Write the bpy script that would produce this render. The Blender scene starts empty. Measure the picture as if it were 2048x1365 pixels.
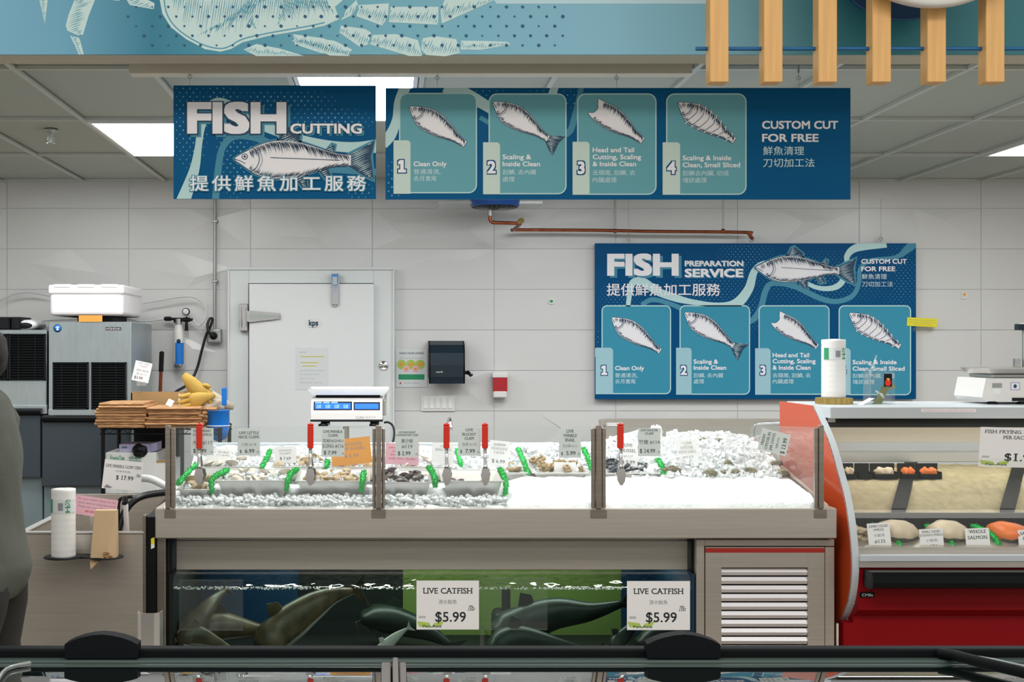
import bpy, bmesh, math, random
from mathutils import Vector, Matrix, noise
from mathutils.geometry import tessellate_polygon
random.seed(7)
SC = bpy.context.scene
COL = SC.collection
# ------------------------------------------------------------------ camera, light, exposure
K = 2450.0          # focal length in pixels of the 2048 px wide frame
VX, VY = 780.0, 697.0   # pixel straight ahead of the lens
CZ = 1.62           # lens height above the floor
cam_d = bpy.data.cameras.new('camera'); cam = bpy.data.objects.new('camera', cam_d); COL.objects.link(cam)
cam.location = (0, 0, CZ); cam.rotation_euler = (math.pi/2, 0, 0)
cam_d.sensor_width = 36; cam_d.lens = K/2048*36
cam_d.shift_x = (1024-VX)/2048; cam_d.shift_y = -(682.5-VY)/2048
cam_d.clip_end = 60
SC.camera = cam
SC.view_settings.view_transform = 'Standard'; SC.view_settings.look = 'None'
SC.view_settings.exposure = 0.5; SC.view_settings.gamma = 1.0
SC.view_settings.use_curve_mapping = False
SC.cycles.use_denoising = True
SC.cycles.max_bounces = 10; SC.cycles.transparent_max_bounces = 24
SC.cycles.caustics_reflective = False; SC.cycles.caustics_refractive = False
wd = bpy.data.worlds.new('world'); SC.world = wd; wd.use_nodes = True
wd.node_tree.nodes['Background'].inputs[0].default_value = (0.84, 0.83, 0.79, 1)
wd.node_tree.nodes['Background'].inputs[1].default_value = 0.5
def area(name, loc, sx, sy, power, color=(1, 1, 1), rot=(0, 0, 0)):
    l = bpy.data.lights.new(name, 'AREA'); l.shape = 'RECTANGLE'; l.size = sx; l.size_y = sy
    l.energy = power; l.color = color
    o = bpy.data.objects.new(name, l); o.location = loc; o.rotation_euler = rot; COL.objects.link(o); return o
# rows of shop-floor lamps high over the aisle, and an added unseen lamp whitening the counter ice
area('aisle_lamp', (-1.5, 1.2, 4.3), 5.0, 1.2, 82, (1, .96, .90))
area('aisle_lamp', (3.5, 1.2, 4.3), 5.0, 1.2, 82, (1, .96, .90))
area('aisle_lamp', (1.0, -3.0, 4.3), 8.0, 1.2, 100, (1, .96, .90))
area('added_counter_lamp', (0.6, 6.0, 2.84), 3.0, 0.25, 29, (1, .99, .97))
area('prep_lamp', (-2.6, 7.3, 2.84), 1.2, 0.6, 15, (.96, .98, 1))
area('prep_lamp', (1.3, 7.3, 2.84), 1.2, 0.6, 21, (.97, .99, 1))
area('prep_lamp', (3.2, 7.0, 2.84), 1.2, 0.6, 17, (.97, .99, 1))

# ------------------------------------------------------------------ helpers
def fx(px, Y): return (px-VX)*Y/K
def fz(py, Y): return CZ-(py-VY)*Y/K
def W(px, py, Y): return Vector((fx(px, Y), Y, fz(py, Y)))
def lin(c):
    c = c.lstrip('#'); r = [int(c[i:i+2], 16)/255 for i in (0, 2, 4)]
    return tuple((x/12.92 if x <= .04045 else ((x+.055)/1.055)**2.4) for x in r)+(1,)
M = {}
def mat(name, hexc, rough=.5, metal=0, bump=0, bscale=60, var=0, vscale=8, stretch=None, trans=0, ior=1.45, spec=.5, emit=0, coat=0):
    m = bpy.data.materials.new(name); m.use_nodes = True; nt = m.node_tree; b = nt.nodes['Principled BSDF']
    c = lin(hexc)
    b.inputs['Base Color'].default_value = c; b.inputs['Roughness'].default_value = rough
    b.inputs['Metallic'].default_value = metal; b.inputs['IOR'].default_value = ior
    b.inputs['Transmission Weight'].default_value = trans
    b.inputs['Specular IOR Level'].default_value = spec; b.inputs['Coat Weight'].default_value = coat
    if emit:
        b.inputs['Emission Color'].default_value = c; b.inputs['Emission Strength'].default_value = emit
    if bump or var:
        tc = nt.nodes.new('ShaderNodeTexCoord'); mp = nt.nodes.new('ShaderNodeMapping')
        nt.links.new(tc.outputs['Object'], mp.inputs[0])
        if stretch: mp.inputs['Scale'].default_value = stretch
    if bump:
        n = nt.nodes.new('ShaderNodeTexNoise'); n.inputs['Scale'].default_value = bscale; n.inputs['Detail'].default_value = 4
        bp = nt.nodes.new('ShaderNodeBump'); bp.inputs['Strength'].default_value = bump; bp.inputs['Distance'].default_value = .01
        nt.links.new(mp.outputs[0], n.inputs[0]); nt.links.new(n.outputs[0], bp.inputs['Height']); nt.links.new(bp.outputs[0], b.inputs['Normal'])
    if var:
        n = nt.nodes.new('ShaderNodeTexNoise'); n.inputs['Scale'].default_value = vscale; n.inputs['Detail'].default_value = 5
        r = nt.nodes.new('ShaderNodeValToRGB')
        lo = [max(0, x*(1-var)) for x in c[:3]]+[1]; hi = [min(1, x*(1+var)) for x in c[:3]]+[1]
        r.color_ramp.elements[0].position = .3; r.color_ramp.elements[1].position = .7
        r.color_ramp.elements[0].color = lo; r.color_ramp.elements[1].color = hi
        nt.links.new(mp.outputs[0], n.inputs[0]); nt.links.new(n.outputs[0], r.inputs[0]); nt.links.new(r.outputs[0], b.inputs['Base Color'])
    M[name] = m; return m
def glass(name, tint, ior=1.45, gloss=1.0, rough=.02, milk=0, milkc=(.8, .85, .84)):
    m = bpy.data.materials.new(name); m.use_nodes = True; nt = m.node_tree
    for n in list(nt.nodes): nt.nodes.remove(n)
    out = nt.nodes.new('ShaderNodeOutputMaterial'); t = nt.nodes.new('ShaderNodeBsdfTransparent'); t.inputs[0].default_value = tint+(1,)
    g = nt.nodes.new('ShaderNodeBsdfGlossy'); g.inputs[0].default_value = (gloss, gloss, gloss, 1); g.inputs['Roughness'].default_value = rough
    fr = nt.nodes.new('ShaderNodeFresnel'); fr.inputs[0].default_value = ior
    ge = nt.nodes.new('ShaderNodeNewGeometry'); om = nt.nodes.new('ShaderNodeMath'); om.operation = 'SUBTRACT'; om.inputs[0].default_value = 1
    mu = nt.nodes.new('ShaderNodeMath'); mu.operation = 'MULTIPLY'   # the far face of a sheet sends nothing back
    nt.links.new(ge.outputs['Backfacing'], om.inputs[1]); nt.links.new(fr.outputs[0], mu.inputs[0]); nt.links.new(om.outputs[0], mu.inputs[1])
    mx = nt.nodes.new('ShaderNodeMixShader'); nt.links.new(mu.outputs[0], mx.inputs[0])
    base = t
    if milk:
        d = nt.nodes.new('ShaderNodeBsdfDiffuse'); d.inputs[0].default_value = milkc+(1,)
        m2 = nt.nodes.new('ShaderNodeMixShader'); m2.inputs[0].default_value = milk
        nt.links.new(t.outputs[0], m2.inputs[1]); nt.links.new(d.outputs[0], m2.inputs[2]); base = m2
    nt.links.new(base.outputs[0], mx.inputs[1]); nt.links.new(g.outputs[0], mx.inputs[2]); nt.links.new(mx.outputs[0], out.inputs[0])
    M[name] = m; return m
def emitter(name, col, s):
    m = bpy.data.materials.new(name); m.use_nodes = True; nt = m.node_tree; b = nt.nodes['Principled BSDF']
    b.inputs['Base Color'].default_value = (.8, .8, .8, 1); b.inputs['Emission Color'].default_value = col+(1,); b.inputs['Emission Strength'].default_value = s
    M[name] = m; return m

WL = {}          # world location of every object that parents others
def put(o, label=None, cat=None, group=None, kind=None):
    if label: o['label'] = label
    if cat: o['category'] = cat
    if group: o['group'] = group
    if kind: o['kind'] = kind
    return o
def thing(name, label, cat, loc, group=None, kind=None):
    o = bpy.data.objects.new(name, None); COL.objects.link(o); o.location = loc; o.empty_display_size = .05
    WL[o.name] = Vector(loc); return put(o, label, cat, group, kind)
def copy_tree(o, parent=None):
    c = o.copy(); COL.objects.link(c)
    if parent is not None: c.parent = parent
    for ch in o.children: copy_tree(ch, c)
    return c
class MB:
    def __init__(s): s.v = []; s.f = []; s.mi = []; s.sm = []; s.mats = []
    def m(s, mt):
        if isinstance(mt, str): mt = M[mt]
        if mt not in s.mats: s.mats.append(mt)
        return s.mats.index(mt)
    def add(s, vs, fs, mt, smooth=False):
        b = len(s.v); k = s.m(mt)
        s.v += [Vector(x) for x in vs]
        for f in fs:
            s.f.append([b+i for i in f]); s.mi.append(k); s.sm.append(smooth)
        return s
    def bm(s, bm, mt, smooth=False):
        bm.verts.ensure_lookup_table(); bm.verts.index_update()
        s.add([v.co.copy() for v in bm.verts], [[v.index for v in f.verts] for f in bm.faces], mt, smooth); bm.free(); return s
    def box(s, x0, x1, y0, y1, z0, z1, mt, bevel=0, seg=2, T=None):
        if not bevel:
            vs = [Vector((x, y, z)) for x in (x0, x1) for y in (y0, y1) for z in (z0, z1)]
            if T: vs = [T @ v for v in vs]
            return s.add(vs, [(0, 1, 3, 2), (4, 6, 7, 5), (0, 4, 5, 1), (2, 3, 7, 6), (0, 2, 6, 4), (1, 5, 7, 3)], mt)
        b = bmesh.new(); bmesh.ops.create_cube(b, size=1)
        for v in b.verts: v.co = Vector(((x0+x1)/2+v.co.x*(x1-x0), (y0+y1)/2+v.co.y*(y1-y0), (z0+z1)/2+v.co.z*(z1-z0)))
        bmesh.ops.bevel(b, geom=b.edges[:], offset=bevel, segments=seg, affect='EDGES', profile=.5)
        if T: bmesh.ops.transform(b, matrix=T, verts=b.verts[:])
        return s.bm(b, mt, False)
    def pbox(s, px0, px1, py0, py1, Y, depth, mt, bevel=0, **k):   # front face at distance Y, going back by depth
        return s.box(fx(px0, Y), fx(px1, Y), Y, Y+depth, fz(py1, Y), fz(py0, Y), mt, bevel, **k)
    def tube(s, pts, r, mt, n=10, caps=True, smooth=True):
        pts = [Vector(p) for p in pts]; rs = r if isinstance(r, (list, tuple)) else [r]*len(pts)
        vs = []; prev = None
        for i, p in enumerate(pts):
            t = (pts[min(i+1, len(pts)-1)]-pts[max(i-1, 0)]).normalized()
            if prev is None:
                a = Vector((0, 0, 1)) if abs(t.z) < .9 else Vector((1, 0, 0)); u = t.cross(a).normalized()
            else: u = (prev-t*prev.dot(t)).normalized()
            prev = u; w = t.cross(u)
            vs += [p+(u*math.cos(2*math.pi*j/n)+w*math.sin(2*math.pi*j/n))*rs[i] for j in range(n)]
        fs = [(i*n+j, i*n+(j+1) % n, (i+1)*n+(j+1) % n, (i+1)*n+j) for i in range(len(pts)-1) for j in range(n)]
        s.add(vs, fs, mt, smooth)
        if caps: s.add(vs[:n], [list(range(n))[::-1]], mt); s.add(vs[-n:], [list(range(n))], mt)
        return s
    def lathe(s, prof, c, mt, axis='Z', n=28, smooth=True):
        c = Vector(c); vs = []
        for r, h in prof:
            for j in range(n):
                a = 2*math.pi*j/n; x, y = r*math.cos(a), r*math.sin(a)
                vs.append(c+(Vector((x, y, h)) if axis == 'Z' else Vector((x, h, y)) if axis == 'Y' else Vector((h, x, y))))
        fs = [(i*n+j, i*n+(j+1) % n, (i+1)*n+(j+1) % n, (i+1)*n+j) for i in range(len(prof)-1) for j in range(n)]
        s.add(vs, fs, mt, smooth)
        if prof[0][0] > 1e-5: s.add(vs[:n], [list(range(n))[::-1]], mt)
        if prof[-1][0] > 1e-5: s.add(vs[-n:], [list(range(n))], mt)
        return s
    def loft(s, pts, ws, hs, mt, up=(0, 0, 1), n=16, smooth=True, wob=0, seed=0):
        pts = [Vector(p) for p in pts]; up = Vector(up); vs = []
        for i, p in enumerate(pts):
            t = (pts[min(i+1, len(pts)-1)]-pts[max(i-1, 0)]).normalized()
            sd = t.cross(up).normalized(); u2 = sd.cross(t)
            for j in range(n):
                a = 2*math.pi*j/n; q = p+sd*ws[i]*math.cos(a)+u2*hs[i]*math.sin(a)
                if wob: q += (sd*math.cos(a)+u2*math.sin(a))*wob*noise.noise(Vector((q.x*9+seed, q.y*9, q.z*9)))
                vs.append(q)
        fs = [(i*n+j, i*n+(j+1) % n, (i+1)*n+(j+1) % n, (i+1)*n+j) for i in range(len(pts)-1) for j in range(n)]
        fs += [list(range(n))[::-1], [len(vs)-n+j for j in range(n)]]
        return s.add(vs, fs, mt, smooth)
    def blob(s, c, r, mt, sub=2, amp=.2, fr=1.5, seed=0, rot=None, smooth=True):
        b = bmesh.new(); bmesh.ops.create_icosphere(b, subdivisions=sub, radius=1)
        R = rot if rot is not None else Matrix.Identity(3); c = Vector(c)
        for v in b.verts:
            d = v.co.copy(); k = 1+amp*noise.noise(d*fr+Vector((seed*3.1, seed*1.7, seed)))
            v.co = c+R @ Vector((d.x*k*r[0], d.y*k*r[1], d.z*k*r[2]))
        return s.bm(b, mt, smooth)
    def chunk(s, c, r, mt):      # one irregular lump of ice
        a = [random.uniform(0, 6.28) for _ in range(3)]
        R = Matrix.Rotation(a[0], 3, 'X') @ Matrix.Rotation(a[1], 3, 'Y') @ Matrix.Rotation(a[2], 3, 'Z')
        vs = [Vector(c)+R @ Vector((x*r*random.uniform(.55, 1), y*r*random.uniform(.55, 1), z*r*random.uniform(.5, .9))) for x in (-1, 1) for y in (-1, 1) for z in (-1, 1)]
        return s.add(vs, [(0, 1, 3, 2), (4, 6, 7, 5), (0, 4, 5, 1), (2, 3, 7, 6), (0, 2, 6, 4), (1, 5, 7, 3)], mt)
    def prism(s, poly, mt, X=None, axis='Y', a=0, b=1, smooth=False):
        """outline poly of 2D points pushed from a to b along axis: X -> (y,z), Y -> (x,z), Z -> (x,y)"""
        def P(p, h): return Vector((h, p[0], p[1])) if axis == 'X' else Vector((p[0], h, p[1])) if axis == 'Y' else Vector((p[0], p[1], h))
        n = len(poly); A = [P(p, a) for p in poly]; B = [P(p, b) for p in poly]
        tri = tessellate_polygon([[Vector((p[0], p[1], 0)) for p in poly]])
        s.add(A, [list(t) for t in tri], mt); s.add(B, [list(t)[::-1] for t in tri], mt)
        s.add(A+B, [(i, (i+1) % n, n+(i+1) % n, n+i) for i in range(n)], mt, smooth); return s
    # ---- flat print on a plane
    def pflat(s, pl, poly, mt, layer=1):
        if len(poly) < 3: return s
        tri = tessellate_polygon([[Vector((p[0], p[1], 0)) for p in poly]]) if len(poly) > 3 else [(0, 1, 2)]
        return s.add([pl(p[0], p[1], layer) for p in poly], [list(t) for t in tri], mt)
    def ptext(s, pl, txt, x, y, h, mt, bold=0, align='L', width=None, font='bf', layer=2, serif=False, sp=1.0, ref=None):
        vs, fs, cap = glyphs(txt, font, bold, serif, sp)
        if not vs: return s
        e = bold-(bold if ref is None else ref); cap -= 2*e
        x0 = min(v[0] for v in vs)+e; x1 = max(v[0] for v in vs)-e; k = h/cap; kx = k
        if width: kx = width/(x1-x0)
        w = (x1-x0)*kx; ox = x-(0 if align == 'L' else w/2 if align == 'C' else w)
        return s.add([pl(ox+(v[0]-x0)*kx, y-(v[1]-e)*k, layer+v[2]) for v in vs], fs, mt)
    def ribbon(s, pl, pts, ws, mt, layer=1, rect=None):
        L, Rr = strip(pts, ws)
        for i in range(len(L)-1):
            q = [L[i], L[i+1], Rr[i+1], Rr[i]]
            if rect: q = clip(q, rect)
            if len(q) >= 3: s.add([pl(p[0], p[1], layer) for p in q], [list(range(len(q)))], mt)
        return s
    def build(s, name, parent=None, label=None, cat=None, group=None, kind=None, origin=None):
        me = bpy.data.meshes.new(name)
        if parent is not None: o0 = WL[parent.name]
        elif origin is not None: o0 = Vector(origin)
        else:
            xs = [v.x for v in s.v]; ys = [v.y for v in s.v]; zs = [v.z for v in s.v]
            o0 = Vector(((min(xs)+max(xs))/2, (min(ys)+max(ys))/2, min(zs)))
        me.from_pydata([v-o0 for v in s.v], [], s.f)
        for mt in s.mats: me.materials.append(mt)
        me.polygons.foreach_set('material_index', s.mi); me.polygons.foreach_set('use_smooth', s.sm)
        b = bmesh.new(); b.from_mesh(me)
        if len(s.v) < 60000 and not getattr(s, 'noweld', False): bmesh.ops.recalc_face_normals(b, faces=b.faces[:])
        b.to_mesh(me); b.free(); me.update()
        o = bpy.data.objects.new(name, me); COL.objects.link(o)
        if parent is not None: o.parent = parent; WL[o.name] = o0
        else: o.location = o0; WL[o.name] = o0
        return put(o, label, cat, group, kind)
_gc = {}
def glyphs(txt, font, bold, serif, sp):
    key = (txt, font, bold, serif, sp)
    if key in _gc: return _gc[key]
    c = bpy.data.curves.new('t', 'FONT'); c.body = txt; c.resolution_u = 3; c.space_character = sp
    o = bpy.data.objects.new('t', c); m = o.to_mesh()
    vs = [(v.co.x, v.co.y) for v in m.vertices]; fs = [list(p.vertices) for p in m.polygons]
    if txt == '1': vs, fs = [(0, 0), (.40, 0), (.40, .11), (0, .11), (.13, .11), (.27, .11), (.27, .682), (.13, .682), (.13, .53), (0, .49), (0, .60)], [[0, 1, 2, 3], [4, 5, 6, 7], [8, 7, 10, 9]]
    fc = .682
    cap = (.86 if font == 'cjk' else fc)+2*bold
    if serif:      # slab serifs at the foot and head of every stem
        ed = {}
        for f in fs:
            for i in range(len(f)):
                a, b = f[i], f[(i+1) % len(f)]; ed[(min(a, b), max(a, b))] = ed.get((min(a, b), max(a, b)), 0)+1
        for (a, b), n in ed.items():
            if n != 1: continue
            A, B = vs[a], vs[b]
            if abs(A[1]-B[1]) < .004:
                w = abs(A[0]-B[0]); y = A[1]
                base = abs(y) < .02; top = abs(y-fc) < .02
                if .05 < w < .2 and (base or top):
                    x0, x1 = min(A[0], B[0])-.075, max(A[0], B[0])+.075; h = .06 if base else -.06
                    k = len(vs); vs += [(x0, y), (x1, y), (x1, y+h), (x0, y+h)]; fs.append([k, k+1, k+2, k+3])
    vs = [(x, y+bold, 0.0) for x, y in vs]
    if bold:
        V0, F0 = vs[:], fs[:]
        for i, (qx, qy) in enumerate(((-1, -1), (0, -1), (1, -1), (-1, 0), (1, 0), (-1, 1), (0, 1), (1, 1))):
            k = len(vs); dx, dy = bold*qx, bold*qy
            vs += [(x+dx, y+dy, -.07*(i+1)) for x, y, _ in V0]; fs += [[k+q for q in f] for f in F0]
    o.to_mesh_clear(); bpy.data.objects.remove(o); bpy.data.curves.remove(c)
    _gc[key] = (vs, fs, cap); return _gc[key]
def catmull(pts, n=8):
    out = []
    for i in range(len(pts)-1):
        p0 = pts[max(i-1, 0)]; p1 = pts[i]; p2 = pts[i+1]; p3 = pts[min(i+2, len(pts)-1)]
        for k in range(n):
            t = k/n
            out.append(tuple(.5*(2*b+(c-a)*t+(2*a-5*b+4*c-d)*t*t+(3*b-a-3*c+d)*t**3) for a, b, c, d in zip(p0, p1, p2, p3)))
    out.append(tuple(pts[-1])); return out
def strip(pts, ws):
    q = catmull([tuple(p)+(w,) for p, w in zip(pts, ws)], 8); L = []; R = []
    for i, p in enumerate(q):
        a = q[max(i-1, 0)]; b = q[min(i+1, len(q)-1)]; dx, dy = b[0]-a[0], b[1]-a[1]; l = math.hypot(dx, dy) or 1
        L.append((p[0]-dy/l*p[2]/2, p[1]+dx/l*p[2]/2)); R.append((p[0]+dy/l*p[2]/2, p[1]-dx/l*p[2]/2))
    return L, R
def clip(poly, rect):
    x0, y0, x1, y1 = rect
    for ax, lim, sg in ((0, x0, 1), (0, x1, -1), (1, y0, 1), (1, y1, -1)):
        out = []
        for i in range(len(poly)):
            a, b = poly[i-1], poly[i]; ia = (a[ax]-lim)*sg >= 0; ib = (b[ax]-lim)*sg >= 0
            if ia != ib:
                t = (lim-a[ax])/(b[ax]-a[ax]); out.append((a[0]+(b[0]-a[0])*t, a[1]+(b[1]-a[1])*t))
            if ib: out.append(b)
        poly = out
        if not poly: return []
    return poly
EPS = .0005
class Plane:
    def __init__(s, o, u, v, n=None):
        s.o = Vector(o); s.u = Vector(u); s.v = Vector(v); s.n = Vector(n) if n is not None else s.u.cross(s.v).normalized()*-1
    def __call__(s, a, b, layer=0): return s.o+s.u*a+s.v*b+s.n*(layer*EPS)
    def sub(s, cx, cy, ang=0, lean=0, scale=1, yaw=0):
        """a plane centred on (cx,cy), turned by ang degrees clockwise, leaning back by lean degrees; same units"""
        u, v = s.u, s.v; r = math.radians(ang)
        U = u*math.cos(r)+v*math.sin(r); V = v*math.cos(r)-u*math.sin(r); n = s.n
        if lean:
            R = Matrix.Rotation(math.radians(-lean), 3, U.normalized()); V = R @ V; n = R @ n
        if yaw:
            R = Matrix.Rotation(math.radians(yaw), 3, V.normalized()); U = R @ U; n = R @ n
        return Plane(s(cx, cy), U*scale, V*scale, n)
def PXP(Y): return Plane(W(0, 0, Y), (Y/K, 0, 0), (0, 0, -Y/K), (0, -1, 0))
def rrect(x0, y0, x1, y1, r, n=6, corners=(1, 1, 1, 1)):
    out = []
    for k, (cx, cy, a0) in enumerate(((x1-r, y0+r, -90), (x1-r, y1-r, 0), (x0+r, y1-r, 90), (x0+r, y0+r, 180))):
        if not corners[k]:
            out.append([(x1, y0), (x1, y1), (x0, y1), (x0, y0)][k]); continue
        for i in range(n+1):
            a = math.radians(a0+90*i/n); out.append((cx+r*math.cos(a), cy+r*math.sin(a)))
    return out
def scan(poly, ang, sp, rnd=None):
    """segments of parallel lines inside a polygon"""
    c, s_ = math.cos(math.radians(ang)), math.sin(math.radians(ang))
    q = [(x*c+y*s_, -x*s_+y*c) for x, y in poly]; lo = min(p[1] for p in q); hi = max(p[1] for p in q)
    y = lo+sp*.5; out = []
    while y < hi:
        xs = []
        for i in range(len(q)):
            a, b = q[i-1], q[i]
            if (a[1] > y) != (b[1] > y): xs.append(a[0]+(y-a[1])/(b[1]-a[1])*(b[0]-a[0]))
        xs.sort()
        for i in range(0, len(xs)-1, 2):
            f = lambda X: (X*c-y*s_, X*s_+y*c)
            out.append((f(xs[i]), f(xs[i+1])))
        y += sp*(random.uniform(.75, 1.25))
    return out
def stroke(mb, pl, a, b, w, mt, layer):
    dx, dy = b[0]-a[0], b[1]-a[1]; l = math.hypot(dx, dy)
    if l < .3: return
    nx, ny = -dy/l*w/2, dx/l*w/2; m = (a[0]+dx*.4, a[1]+dy*.4)
    mb.add([pl(a[0], a[1], layer), pl(m[0]+nx, m[1]+ny, layer), pl(b[0], b[1], layer), pl(m[0]-nx, m[1]-ny, layer)], [(0, 1, 2, 3)], mt)
def hatch(mb, pl, poly, ang, sp, w, mt, layer, f0=(0, 0), f1=(1, 1)):
    for a, b in scan(poly, ang, sp):
        t0 = random.uniform(*f0); t1 = random.uniform(*f1)
        stroke(mb, pl, (a[0]+(b[0]-a[0])*t0, a[1]+(b[1]-a[1])*t0), (a[0]+(b[0]-a[0])*t1, a[1]+(b[1]-a[1])*t1), w, mt, layer)

# ------------------------------------------------------------------ materials
mat('wall_tile', '#dcdcda', .28); mat('grout', '#c3c5c4', .8)
mat('ceiling_tile', '#b3b9af', .9, bump=.15, bscale=220); mat('ceiling_bar', '#c9ccc4', .6); mat('shadow_gap', '#85887f', .9)
mat('soffit_paint', '#cbc4b2', .8); mat('beige_metal', '#d8d2c2', .5)
mat('floor_tile', '#9c948a', .45, var=.15, vscale=3)
mat('steel', '#d0c8bd', .38, .72, bump=.03, bscale=30, stretch=(1, 1, 40), var=.06, vscale=3)
mat('steel_dark', '#a59b90', .4, 1, bump=.03, bscale=30, stretch=(1, 1, 30), var=.1, vscale=3)
mat('steel_bright', '#e4e2de', .36, .85); mat('steel_blue', '#c6d2d6', .36, 1, bump=.05, bscale=14, stretch=(6, 6, 1), var=.05)
mat('louvre', '#efedf0', .22, 1); mat('chrome', '#dadada', .1, 1); mat('zinc', '#a9adaa', .45, 1)
mat('black', '#0d0f11', .5, spec=.25); mat('black_gloss', '#070b0d', .25, spec=.22); mat('charcoal', '#181c20', .6, spec=.25); mat('gloss_shell', '#1b2a33', .25)
mat('bin_grey', '#39434a', .55); mat('bin_light', '#7d8d93', .5)
mat('white', '#eeeeec', .5); mat('white_plastic', '#e6e4e0', .35); mat('paper', '#f3f2f2', .7); mat('foam', '#f4f2f4', .85, bump=.12, bscale=90)
mat('door_white', '#e8eaea', .4); mat('door_frame', '#dde2e1', .4)
mat('sign_navy', '#004f80', .5, spec=.12); mat('sign_blue', '#005a8c', .5, spec=.12); mat('sign_teal', '#6cacb7', .5, spec=.15); mat('sign_teal2', '#3f97b3', .5, spec=.15)
mat('sign_light', '#c0e2e2', .5, spec=.15); mat('sign_tab', '#cfe3da', .5, spec=.15); mat('sign_tab2', '#a6cfda', .5, spec=.15); mat('sign_ribbon2', '#5093ac', .5, spec=.15); mat('sign_dot', '#7db3c6', .5, spec=.15)
mat('print_white', '#f6f4f8', .5); mat('print_navy', '#123f5e', .5); mat('print_pale', '#cde6ea', .5)
mat('mural_light', '#cfe8e6', .5, spec=.2); mat('mural_ink', '#4f9db3', .5); mat('mural_dot', '#14557f', .5); mat('mural_pale', '#bfe0ea', .5)
mat('wood', '#dfae6d', .55, var=.09, vscale=6, stretch=(9, 9, .5), bump=.03, bscale=60)
mat('rod_blue', '#155f93', .4); mat('disc_navy', '#0a4274', .5)
mat('copper', '#8a4a30', .35, .8, var=.3, vscale=14); mat('fan_blue', '#184f9c', .35)
mat('kraft', '#b58a60', .8, var=.1, vscale=20); mat('kraft_light', '#cdb08a', .8); mat('carton', '#b08e60', .85, var=.05); mat('carton_white', '#dfe1de', .7)
mat('orange_card', '#f2a64a', .7); mat('pink_card', '#f3bccb', .7); mat('yellow_card', '#eee233', .7); mat('tag_clear', '#eef2f2', .5)
mat('red_grip', '#e0301c', .35); mat('blue_plastic', '#1c7ad6', .35); mat('glove_yellow', '#bf9d4c', .8, bump=.2, bscale=60); mat('glove_grey', '#b9ad9a', .9)
mat('parsley', '#12c455', .6, bump=.5, bscale=150); mat('red_soap', '#b4272f', .2); mat('lavender', '#b9b3d6', .6)
mat('ink', '#2c2f36', .7); mat('ink_faint', '#8e9296', .7); mat('ink_red', '#c4473f', .7); mat('ink_green', '#2a9a68', .6); mat('leaf_green', '#b7cf62', .6)
mat('ice_snow', '#fafcfc', .55, bump=.5, bscale=70); mat('ice_clear', '#f6f9fa', .15, trans=.25, ior=1.31)
mat('ice_old', '#bcae88', .6, bump=.6, bscale=45, var=.16, vscale=25)
mat('shell_tan', '#b9a07a', .5, var=.3, vscale=60); mat('shell_dark', '#3a2a25', .3, var=.5, vscale=50); mat('shell_black', '#20252e', .3, var=.3, vscale=30)
mat('shell_white', '#cfc5b4', .45, var=.2, vscale=60); mat('oyster', '#7f7a62', .7, var=.4, vscale=45, bump=.6, bscale=50); mat('snail', '#a08862', .6, var=.3, vscale=60)
mat('fish_skin', '#554330', .4, var=.5, vscale=16); mat('fish_belly', '#b7aca6', .35, var=.15, vscale=10); mat('fish_dark', '#1d241e', .4, var=.4, vscale=8); mat('fish_mouth', '#b07068', .4)
mat('flesh_pale', '#d8c7ac', .4, var=.12, vscale=15); mat('flesh_skin', '#55503f', .35, var=.4, vscale=40); mat('salmon', '#ee7a35', .4, var=.1, vscale=20); mat('squid', '#d8c6a6', .35, var=.12, vscale=20)
mat('tank_blue', '#06304e', .6); mat('tank_black', '#0c1211', .6); mat('tank_green', '#65773a', .6); mat('tank_teal', '#1a6a64', .6)
mat('case_orange', '#cc4c20', .35, coat=.3); mat('case_trim', '#c2c9cd', .4); mat('case_red', '#8a0711', .5, spec=.2); mat('case_cream', '#e8ddc6', .4); mat('tray_black', '#141816', .5, spec=.25)
mat('shirt', '#5a5d55', .95, bump=.2, bscale=50); mat('trousers', '#33322f', .9); mat('hair', '#1a1613', .7); mat('skin', '#b58a6c', .6)
mat('freezer_black', '#080c0f', .6, spec=.15); mat('screen_blue', '#1560e8', .3, emit=.55); mat('screen_pale', '#8fb7e8', .3, emit=.5)
mat('brass', '#b29a5a', .4, .7); mat('banknote', '#8a8c55', .8, var=.25, vscale=60); mat('hose_white', '#d3d6d4', .4); mat('hose_black', '#14181a', .4)
mat('divider_grey', '#6f6a66', .4); mat('rail_green', '#3f4d49', .35); mat('rubber_red', '#a3271f', .5); mat('sheet_clear', '#dfe3e3', .3)
glass('pane', (.975, .99, .985), 1.35, milk=.03); glass('acrylic', (.96, .97, .97), 1.45, milk=.025); glass('tank_glass', (.95, .98, .97), 1.25); glass('water_body', (.70, .83, .81), 1.04)
glass('water', (.78, .88, .85), 1.33, rough=.05); glass('lid_glass', (.35, .42, .42), 7.0, 1.0); glass('plastic_film', (.93, .94, .94), 1.4, rough=.15, milk=.18)
emitter('lamp_white', (1, 1, 1), 9.0); emitter('tube_white', (1, .98, .94), 4.0)
M['ice_clear'].node_tree.nodes['Principled BSDF'].inputs['Specular IOR Level'].default_value = .8
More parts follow.
